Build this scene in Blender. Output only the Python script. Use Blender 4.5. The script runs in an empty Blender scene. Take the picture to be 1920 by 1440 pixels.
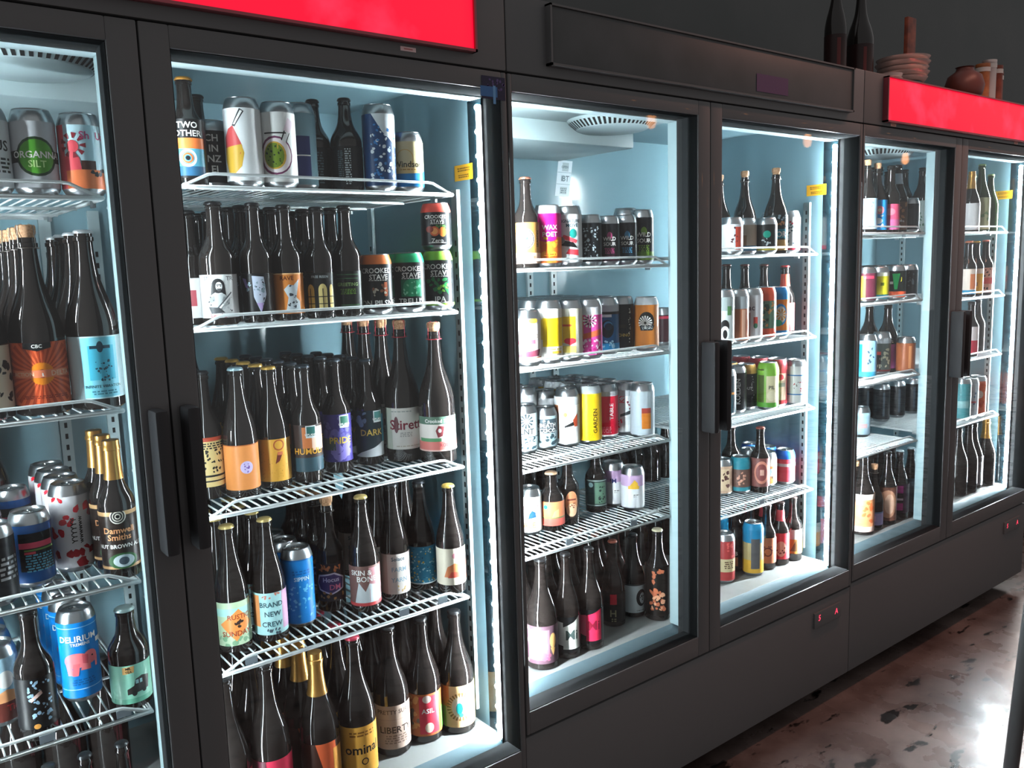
AMB = .31
LEDS = ((600, 320), (215, 640), (300, 520))
MULS = (52, 66, 66)
STOOL = (2.72, -.70); STOOLR = .5-.785398
LAMPS = [('red_fill', (3.3, -.35, 2.55), (-.75, 0, 0), .9, .1, 24, (1, .42, .3))]  # added warm-red area light for the things atop the far fridge

import bpy, bmesh, math, random
from mathutils import Vector, Matrix
from mathutils.geometry import tessellate_polygon
S = bpy.context.scene
C = S.collection
PI = math.pi

# ------------------------------------------------------------------ materials
def lin(h):
    h = h.lstrip('#'); o = []
    for i in (0, 2, 4):
        v = int(h[i:i+2], 16)/255.0
        o.append(v/12.92 if v <= .04045 else ((v+.055)/1.055)**2.4)
    return (o[0], o[1], o[2], 1.0)
MATS = {}
def mat(name, col, rough=.4, metal=0.0, spec=.5, emit=0.0, coat=0.0, noise=None):
    if name in MATS: return MATS[name]
    m = bpy.data.materials.new(name); m.use_nodes = True
    b = m.node_tree.nodes['Principled BSDF']
    c = lin(col) if isinstance(col, str) else (*col, 1)
    b.inputs['Base Color'].default_value = c
    b.inputs['Roughness'].default_value = rough
    b.inputs['Metallic'].default_value = metal
    b.inputs['Specular IOR Level'].default_value = spec
    if coat:
        b.inputs['Coat Weight'].default_value = coat; b.inputs['Coat Roughness'].default_value = .05
    if emit:
        b.inputs['Base Color'].default_value = (.02, .02, .02, 1)
        b.inputs['Emission Color'].default_value = c; b.inputs['Emission Strength'].default_value = emit
    if noise:                                   # (scale, second colour, low, high): wear and print texture of the surface itself
        nt = m.node_tree; tc = nt.nodes.new('ShaderNodeTexCoord'); n = nt.nodes.new('ShaderNodeTexNoise'); r = nt.nodes.new('ShaderNodeValToRGB')
        n.inputs['Scale'].default_value = noise[0]; n.inputs['Detail'].default_value = 6
        r.color_ramp.elements[0].position = noise[2]; r.color_ramp.elements[1].position = noise[3]
        r.color_ramp.elements[0].color = c; r.color_ramp.elements[1].color = lin(noise[1])
        nt.links.new(tc.outputs['Object'], n.inputs['Vector']); nt.links.new(n.outputs['Fac'], r.inputs['Fac'])
        if not emit: nt.links.new(r.outputs['Color'], b.inputs['Base Color'])
        if emit: nt.links.new(r.outputs['Color'], b.inputs['Emission Color'])
    MATS[name] = m
    return m
def paint(h):                                   # printing ink / label paper
    return mat('ink_' + h.lstrip('#'), h, rough=.36, spec=.28)
BLACK = mat('black_enamel', '#5e5e5f', rough=.42, spec=.18, coat=.22)
DARK = mat('dark_gasket', '#252627', rough=.7, spec=.0)
CHAN = mat('light_channel_plastic', '#0a171c', rough=.06, spec=.5)
LINER = mat('liner_enamel', '#7a9ba6', rough=.13, spec=.45)
WHITE = mat('white_enamel', '#b4c8cc', rough=.22, spec=.5)
LINFLOOR = mat('liner_floor_steel', '#8b8e8d', rough=.22, spec=.5)
WIRE = mat('white_coated_wire', '#d3dcde', rough=.3, spec=.5)
GLASSB = mat('brown_bottle_glass', (.014, .011, .010), rough=.055, spec=.5)
GLASSG = mat('green_bottle_glass', (.02, .035, .012), rough=.07, spec=.5)
ALU = mat('can_aluminium', '#c3c9cd', rough=.28, metal=1.0)
TABM = mat('tab_aluminium', '#d6dadc', rough=.22, metal=1.0)
CORK = mat('cork', '#d0a27c', rough=.8, noise=(300, '#a87850', .45, .65))
WIREC = mat('cage_wire', '#7a7470', rough=.35, metal=1.0)
GOLD = mat('gold_foil', '#c79550', rough=.3, metal=.85)
LED = [[mat('led_tube_%d_%d' % (i, k), (.84, .95, 1.0), emit=v) for k, v in enumerate(e)] for i, e in enumerate(LEDS)]
LEDM = [mat('mullion_led_%d' % i, (.84, .95, 1.0), emit=e) for i, e in enumerate(MULS)]
MULL = mat('mullion_enamel', '#8fa5aa', rough=.25, spec=.4)
LEDDOT = [mat('led_dot_%d' % i, (.9, .97, 1.0), emit=2*e[1]) for i, e in enumerate(LEDS)]
SIGNRED = mat('lit_red_sign', (1.0, .0, .035), rough=.4, emit=1.0, noise=(6, '#ff4a70', .5, .8))
SIGNOFF = mat('unlit_sign', '#525354', rough=.45, spec=.2, noise=(9, '#4a4c4c', .4, .7))
DIGIT = mat('red_digit', (1.0, .05, .11), emit=1.6)
GRILLE = mat('grille_black', '#666667', rough=.55, spec=.15)
STICKY = mat('yellow_sticker', '#eeae22', rough=.45)
def glass_mat():
    m = bpy.data.materials.new('door_glass'); m.use_nodes = True; nt = m.node_tree; nt.nodes.clear()
    out = nt.nodes.new('ShaderNodeOutputMaterial'); tr = nt.nodes.new('ShaderNodeBsdfTransparent'); gl = nt.nodes.new('ShaderNodeBsdfGlossy')
    gl.inputs['Roughness'].default_value = .02; tr.inputs['Color'].default_value = (.97, .985, .985, 1)
    lw = nt.nodes.new('ShaderNodeLayerWeight'); lw.inputs['Blend'].default_value = .5
    p = nt.nodes.new('ShaderNodeMath'); p.operation = 'POWER'; p.inputs[1].default_value = 5
    a = nt.nodes.new('ShaderNodeMath'); a.operation = 'MULTIPLY_ADD'; a.inputs[1].default_value = .9; a.inputs[2].default_value = .035
    mx = nt.nodes.new('ShaderNodeMixShader')
    L = nt.links.new
    L(lw.outputs['Facing'], p.inputs[0]); L(p.outputs[0], a.inputs[0]); L(a.outputs[0], mx.inputs[0])
    L(tr.outputs[0], mx.inputs[1]); L(gl.outputs[0], mx.inputs[2]); L(mx.outputs[0], out.inputs['Surface'])
    return m
GLASS = glass_mat()

# ------------------------------------------------------------------ mesh collecting
class MB:
    def __init__(s): s.v = []; s.f = []; s.m = []; s.sm = []
    def add(s, vs, fs, mi=0, smooth=False):
        b = len(s.v); s.v += [tuple(v) for v in vs]
        for f in fs: s.f.append([b+i for i in f]); s.m.append(mi); s.sm.append(smooth)
    def box(s, x0, x1, y0, y1, z0, z1, mi=0, bev=0.0):
        if bev <= 0:
            s.add([(x0,y0,z0),(x1,y0,z0),(x1,y1,z0),(x0,y1,z0),(x0,y0,z1),(x1,y0,z1),(x1,y1,z1),(x0,y1,z1)],
                  [(0,3,2,1),(4,5,6,7),(0,1,5,4),(1,2,6,5),(2,3,7,6),(3,0,4,7)], mi); return
        bm = bmesh.new(); r = bmesh.ops.create_cube(bm, size=1)
        for v in bm.verts: v.co = Vector(((x0+x1)/2+v.co.x*(x1-x0), (y0+y1)/2+v.co.y*(y1-y0), (z0+z1)/2+v.co.z*(z1-z0)))
        bmesh.ops.bevel(bm, geom=list(bm.edges), offset=bev, segments=2, affect='EDGES', profile=.6)
        bm.verts.index_update()
        s.add([v.co.copy() for v in bm.verts], [[v.index for v in f.verts] for f in bm.faces], mi); bm.free()
    def lathe(s, prof, n=28, mi=0, cx=0, cy=0, smooth=True, flute=None):   # prof: (r, z); closes at r = 0
        b = []; vs = []
        for r, z in prof:
            if r <= 1e-6: b.append([len(vs)]); vs.append((cx, cy, z))
            else:
                row = []
                for k in range(n):
                    a = 2*PI*k/n; rr = r
                    if flute and flute[0] <= z <= flute[1]: rr = r*(1 + flute[2]*(1 if k % 2 else -1))
                    row.append(len(vs)); vs.append((cx+rr*math.cos(a), cy+rr*math.sin(a), z))
                b.append(row)
        fs = []
        for A, B in zip(b[:-1], b[1:]):
            for k in range(n):
                k2 = (k+1) % n
                if len(A) == 1 and len(B) == 1: continue
                if len(A) == 1: fs.append((A[0], B[k2], B[k]))
                elif len(B) == 1: fs.append((A[k], A[k2], B[0]))
                else: fs.append((A[k], A[k2], B[k2], B[k]))
        s.add(vs, fs, mi, smooth)
    def tube(s, pts, r, n=8, mi=0, closed=False):
        pts = [Vector(p) for p in pts]; rings = []
        m = len(pts); up = Vector((0.13, .27, .95)); vs = []
        for i, p in enumerate(pts):
            a = pts[(i-1) % m] if (closed or i > 0) else p; c = pts[(i+1) % m] if (closed or i < m-1) else p
            d = (c-a).normalized(); x = d.cross(up)
            if x.length < 1e-4: x = d.cross(Vector((1, 0, 0)))
            x.normalize(); y = d.cross(x)
            rings.append(len(vs)); vs += [p + (x*math.cos(2*PI*k/n) + y*math.sin(2*PI*k/n))*r for k in range(n)]
        fs = []
        for i in range(m if closed else m-1):
            A = rings[i]; B = rings[(i+1) % m]
            fs += [(A+k, A+(k+1) % n, B+(k+1) % n, B+k) for k in range(n)]
        if not closed:
            fs.append(tuple(range(rings[0]+n-1, rings[0]-1, -1))); fs.append(tuple(range(rings[-1], rings[-1]+n)))
        s.add(vs, fs, mi, True)
    def sphere(s, c, r, mi=0, n=8):
        s.lathe([(0, c[2]-r)] + [(r*math.sin(PI*i/n), c[2]-r*math.cos(PI*i/n)) for i in range(1, n)] + [(0, c[2]+r)], 10, mi, c[0], c[1])
    def mesh(s, name, mats):
        me = bpy.data.meshes.new(name); me.from_pydata(s.v, [], s.f)
        for m in (mats if isinstance(mats, (list, tuple)) else [mats]): me.materials.append(m)
        me.polygons.foreach_set('material_index', s.m); me.polygons.foreach_set('use_smooth', s.sm)
        me.update(); me.set_sharp_from_angle(angle=math.radians(50))
        return me
    def build(s, name, mats, parent=None):
        return link(name, s.mesh(name, mats), parent)
def link(name, me, parent=None):
    o = bpy.data.objects.new(name, me); C.objects.link(o)
    if parent: o.parent = parent
    return o
def tag(o, label=None, cat=None, group=None, kind=None):
    if label: o['label'] = label
    if cat: o['category'] = cat
    if group: o['group'] = group
    if kind: o['kind'] = kind
    return o
def empty(name, loc, rz=0):
    o = bpy.data.objects.new(name, None); C.objects.link(o); o.location = loc; o.rotation_euler = (0, 0, rz); o.empty_display_size = .02
    return o

# ------------------------------------------------------------------ printed artwork, wrapped round a cylinder
TXT = {}
def text_tris(s):
    if s in TXT: return TXT[s]
    cu = bpy.data.curves.new('lettering', 'FONT'); cu.body = s; cu.align_x = 'CENTER'; cu.size = 1.0; cu.offset = .018; cu.resolution_u = 2
    o = bpy.data.objects.new('lettering', cu); C.objects.link(o)
    me = o.evaluated_get(bpy.context.evaluated_depsgraph_get()).to_mesh()
    me.calc_loop_triangles(); v = [(p.co.x, p.co.y) for p in me.vertices]
    t = [[v[i] for i in lt.vertices] for lt in me.loop_triangles]
    bpy.data.objects.remove(o); bpy.data.curves.remove(cu)
    TXT[s] = t
    return t
def clip(poly, u, keep_greater):
    out = []; n = len(poly)
    for i in range(n):
        a = poly[i]; b = poly[(i+1) % n]
        ia = (a[0] >= u) if keep_greater else (a[0] <= u); ib = (b[0] >= u) if keep_greater else (b[0] <= u)
        if ia: out.append(a)
        if ia != ib:
            t = (u-a[0])/(b[0]-a[0]); out.append((u, a[1]+t*(b[1]-a[1])))
    return out
def clipv(poly, v, keep_greater):
    return [(b, a) for a, b in clip([(b, a) for a, b in poly], v, keep_greater)]
def art_polys(art):                     # yields (colour, polygon in (u, v)) in units of the label height, bottom to top layer
    for e in art[1:]:
        k = e[0]
        if k == 'r': yield e[5], [[(e[1],e[2]),(e[3],e[2]),(e[3],e[4]),(e[1],e[4])]]
        elif k == 'e': yield e[5], [[(e[1]+e[3]*math.cos(2*PI*i/20), e[2]+e[4]*math.sin(2*PI*i/20)) for i in range(20)]]
        elif k == 'o':
            ro = e[3]; ri = e[3]-e[4]; q = []
            for i in range(24):
                a, b = 2*PI*i/24, 2*PI*(i+1)/24
                q.append([(e[1]+r*math.cos(t), e[2]+r*math.sin(t)) for r, t in ((ri,a),(ro,a),(ro,b),(ri,b))])
            yield e[5], q
        elif k == 'p':
            P = e[1]; yield e[2], [[P[i] for i in t] for t in tessellate_polygon([[Vector((x, y, 0)) for x, y in P]])]
        elif k == 't':
            sz = e[4]; rot = len(e) > 6; q = []
            for t in text_tris(e[1]):
                t2 = [(x*sz*1.1, (y-.35)*sz*1.1) for x, y in t]
                if rot: t2 = [(-y, x) for x, y in t2]
                q.append([(e[2]+x, e[3]+y) for x, y in t2])
            yield e[5], q
        elif k == 's':
            n = e[5]; q = []
            for i in range(n):
                a = 2*PI*i/n; d = PI/n*.55
                q.append([(e[1]+r*math.cos(a+t), e[2]+r*math.sin(a+t)) for r, t in ((e[3],-d*.6),(e[4],-d),(e[4],d),(e[3],d*.6))])
            yield e[6], q
        elif k == 'b':
            rnd = random.Random(e[1]); q = []
            for i in range(e[2]):
                u = rnd.uniform(e[3], e[5]); v = rnd.uniform(e[4], e[6]); a0 = rnd.uniform(0, 6); el = rnd.uniform(.5, 1); ro = rnd.uniform(e[7], e[8])
                rs = [ro*rnd.uniform(.65, 1.15) for _ in range(9)]
                pts = []
                for j in range(9):
                    a = 2*PI*j/9; x = rs[j]*math.cos(a); y = rs[j]*el*math.sin(a)
                    pts.append((u+x*math.cos(a0)-y*math.sin(a0), v+x*math.sin(a0)+y*math.cos(a0)))
                q += [[(u, v), pts[j], pts[(j+1) % 9]] for j in range(9)]
            yield e[9], q
        elif k == 'm':
            rnd = random.Random(len(art)*7+int(e[2]*100)); n = e[5]; q = []; hh = (e[4]-e[2])/max(n, 1)
            for i in range(n):
                v = e[2]+hh*i+hh*.2; u = e[1]+rnd.uniform(0, .1)*(e[3]-e[1])
                while u < e[3]:
                    w = rnd.uniform(.5, 2.2)*min(hh, .08); w = min(w, e[3]-u); q.append([(u,v),(u+w,v),(u+w,v+hh*.55),(u,v+hh*.55)]); u += w+min(hh, .08)*.5
            yield e[6], q
def art_mesh(name, art, r, z0, z1, th0, umax=None, extra=None):
    """art printed on a cylinder of radius r between z0 and z1, its middle facing th0; umax (in label heights) or None for a full wrap."""
    H = z1-z0; full = umax is None; um = PI*r/H if full else min(umax, PI*r/H)
    v = []; f = []; mi = []; cols = []; st = .2*r/H
    def put(col, polys, layer):
        if col not in cols: cols.append(col)
        ci = cols.index(col); rr = r + .00012*layer
        for P in polys:
            P = clipv(clipv(P, 0, True), 1, False) if any(y < 0 or y > 1 for _, y in P) else P
            if len(P) < 3: continue
            if sum(P[i-1][0]*P[i][1]-P[i][0]*P[i-1][1] for i in range(len(P))) < 0: P = P[::-1]
            u0 = max(min(x for x, _ in P), -um); u1 = min(max(x for x, _ in P), um)
            if u1-u0 < 1e-6: continue
            a = math.floor(u0/st); b = math.ceil(u1/st)
            for k in range(a, b):
                Q = clip(clip(P, max(k*st, -um), True), min((k+1)*st, um), False)
                if len(Q) < 3: continue
                i0 = len(v)
                for x, y in Q:
                    t = th0 + x*H/r; v.append((rr*math.cos(t), rr*math.sin(t), z0+y*H))
                f.append(list(range(i0, len(v)))); mi.append(ci)
    put(art[0], [[(-um, 0), (um, 0), (um, 1), (-um, 1)]], 0)
    for n, (c, q) in enumerate(art_polys(art)): put(c, q, n+1)
    me = bpy.data.meshes.new(name); me.from_pydata(v, [], f)
    for c in cols: me.materials.append(paint(c))
    me.polygons.foreach_set('material_index', mi); me.polygons.foreach_set('use_smooth', [True]*len(f))
    # smooth cylinder normals
    me.update()
    me.normals_split_custom_set_from_vertices([Vector((x, y, 0)).normalized() for x, y, _ in v])
    return me

# ------------------------------------------------------------------ cans and bottles
PROF = {
 'lo': [(.90,0),(1,.012),(1,.52),(.975,.56),(.88,.60),(.68,.65),(.53,.70),(.46,.76),(.41,.93),(.46,.935),(.46,.955),(.42,.96),(.42,.985)],
 'bo': [(.90,0),(1,.010),(1,.50),(.97,.56),(.83,.62),(.62,.68),(.47,.75),(.37,.92),(.41,.925),(.41,.95),(.37,.955),(.37,.985)],
 'bu': [(.90,0),(1,.010),(1,.42),(.95,.50),(.83,.58),(.63,.68),(.48,.78),(.40,.88),(.38,.93),(.43,.935),(.43,.955),(.39,.96),(.39,.985)],
 'ch': [(.90,0),(1,.010),(1,.43),(.96,.50),(.82,.58),(.62,.66),(.46,.74),(.37,.84),(.335,.93),(.385,.935),(.385,.955),(.335,.96),(.335,.985)],
 'st': [(.92,0),(1,.015),(1,.54),(.95,.60),(.76,.67),(.56,.73),(.48,.80),(.43,.92),(.47,.925),(.47,.955),(.43,.96),(.43,.985)],
}
def spline(prof):
    out = []
    for i in range(len(prof)-1):
        p0 = prof[max(i-1, 0)]; p1 = prof[i]; p2 = prof[i+1]; p3 = prof[min(i+2, len(prof)-1)]
        out.append(p1)
        if .42 < p1[1] < .92 and p2[1]-p1[1] > .03:
            for t in (.33, .67):
                z = p1[1]+(p2[1]-p1[1])*t
                m1 = (p2[0]-p0[0])/(p2[1]-p0[1]); m2 = (p3[0]-p1[0])/(p3[1]-p1[1]); d = p2[1]-p1[1]
                h = (2*t**3-3*t*t+1)*p1[0]+(t**3-2*t*t+t)*d*m1+(-2*t**3+3*t*t)*p2[0]+(t**3-t*t)*d*m2
                out.append((min(h, max(p1[0], p2[0])), z))
    return out+[prof[-1]]
LIDC = {}
def lid_mesh(r):
    if r in LIDC: return LIDC[r]
    m = MB(); a = r*.82
    m.lathe([(a*.97,-.001),(a*1.02,.0016),(a*.99,.0022),(a*.93,.0012),(a*.90,-.0035),(a*.86,-.004),(a*.84,-.0025),(0,-.0025)], 28)
    LIDC[r] = m.mesh('lid', ALU); return LIDC[r]
TABC = {}
def tab_mesh(r):
    if r not in TABC:
        m = MB(); m.tube([(.0085*math.cos(t)-.003, .006*math.sin(t), -.0014) for t in [2*PI*i/14 for i in range(14)]], .0012, 5, closed=True)
        m.lathe([(0,-.0026),(.0035,-.0026),(.003,-.0008),(0,-.0006)], 8, cx=.006); m.box(-.004,.008,-.0035,.0035,-.0019,-.0012)
        TABC[r] = m.mesh('pull_tab', TABM)
    return TABC[r]
def can(root, h, r, art, th, o):
    body = MB(); top = o.get('top')
    prof = [(0,.005),(r*.70,.004),(r*.76,0),(r*.80,.0005),(r*.97,.008),(r,.011),(r,h-.021)]
    body.lathe(prof, 32)
    body.lathe([(r,h-.021),(r*.985,h-.017),(r*.93,h-.010),(r*.86,h-.004),(r*.82,h-.0015),(r*.80,h-.001)], 32, 1 if top else 0)
    body.build('body', [ALU, paint(top)] if top else [ALU], root)
    lid = link('lid', lid_mesh(r), root); lid.location = (0, 0, h-.0022)
    tb = link('pull_tab', tab_mesh(r), lid); tb.rotation_euler = (0, 0, th+o.get('tab', .8))
    link('label', art_mesh('label', art, r+.0003, .0105, h-.0205, th), root)
def cap_mesh(r, z, h, m):
    m.lathe([(r*1.12,z),(r*1.16,z+.001),(r*1.08,z+.0045),(r*.9,z+.0062),(0,z+.0066)], 42, smooth=False, flute=(z-.001, z+.003, .035))
def bottle(root, kind, h, r, art, th, o):
    P = PROF[kind]; clo = o.get('clo', 'cap'); gh = h if clo != 'cork' else h-.016
    prof = [(0,.004),(r*.8,.002)]+[(a*r, z*gh) for a, z in spline(P)]
    zt = prof[-1][1]; rt = prof[-1][0]
    b = MB(); b.lathe(prof+[(rt*.7, zt), (rt*.66, zt-.01), (0, zt-.01)], 32)
    b.build('glass_body', GLASSG if o.get('glass') == 'g' else GLASSB, root)
    if clo == 'cap':
        m = MB(); cap_mesh(rt, h-.0066-.0045 if False else zt-.003, h, m); m.build('cap', mat('cap_'+o.get('cap', '#333')[1:], o.get('cap', '#333333'), rough=.3, metal=.4), root)
    elif clo == 'cork':
        m = MB(); c = rt*.95; m.lathe([(0,zt-.012),(c*.9,zt-.012),(c*.92,zt+.001),(c*1.12,zt+.008),(c*1.15,h-.003),(c*1.02,h),(0,h+.0005)], 20); ck = m.build('cork', CORK, root)
        w = MB(); wc = mat('wire_'+o['wire'][1:], o['wire'], rough=.35, metal=.6) if o.get('wire') else WIREC
        rr = P[-4][0]*r*1.04
        for k in range(4):
            a = th+PI/4+k*PI/2; ca, sa = math.cos(a), math.sin(a)
            w.tube([(c*.5*ca,c*.5*sa,h+.0015),(c*1.22*ca,c*1.22*sa,h-.001),(c*1.3*ca,c*1.3*sa,zt+.004),(rr*1.06*ca,rr*1.06*sa,.93*gh)], .0007, 5)
        w.tube([(rr*1.05*math.cos(2*PI*i/18), rr*1.05*math.sin(2*PI*i/18), .928*gh) for i in range(18)], .0009, 5, closed=True)
        w.build('wire_cage', wc, ck)
    else:
        m = MB(); q = [(a*r+.0012, z*gh) for a, z in spline(P) if z*gh > .70*gh]; m.lathe(q+[(q[-1][0], h), (q[-1][0]*.8, h+.001), (0, h+.0012)], 28); m.build('foil_capsule', GOLD, root)
    lv = o.get('lab', (.06, .41))
    if lv[1]-lv[0] > .05:
        link('label', art_mesh('label', art, r+.0004, lv[0]*gh, lv[1]*gh, th, umax=2.1*r/((lv[1]-lv[0])*gh)), root)
    if o.get('neck'):
        m = MB(); q = [(a*r+.0006, z*gh) for a, z in spline(P) if .70 <= z <= .88]
        m.lathe(q, 28); m.build('neck_label', paint(o['neck']), root)

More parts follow.
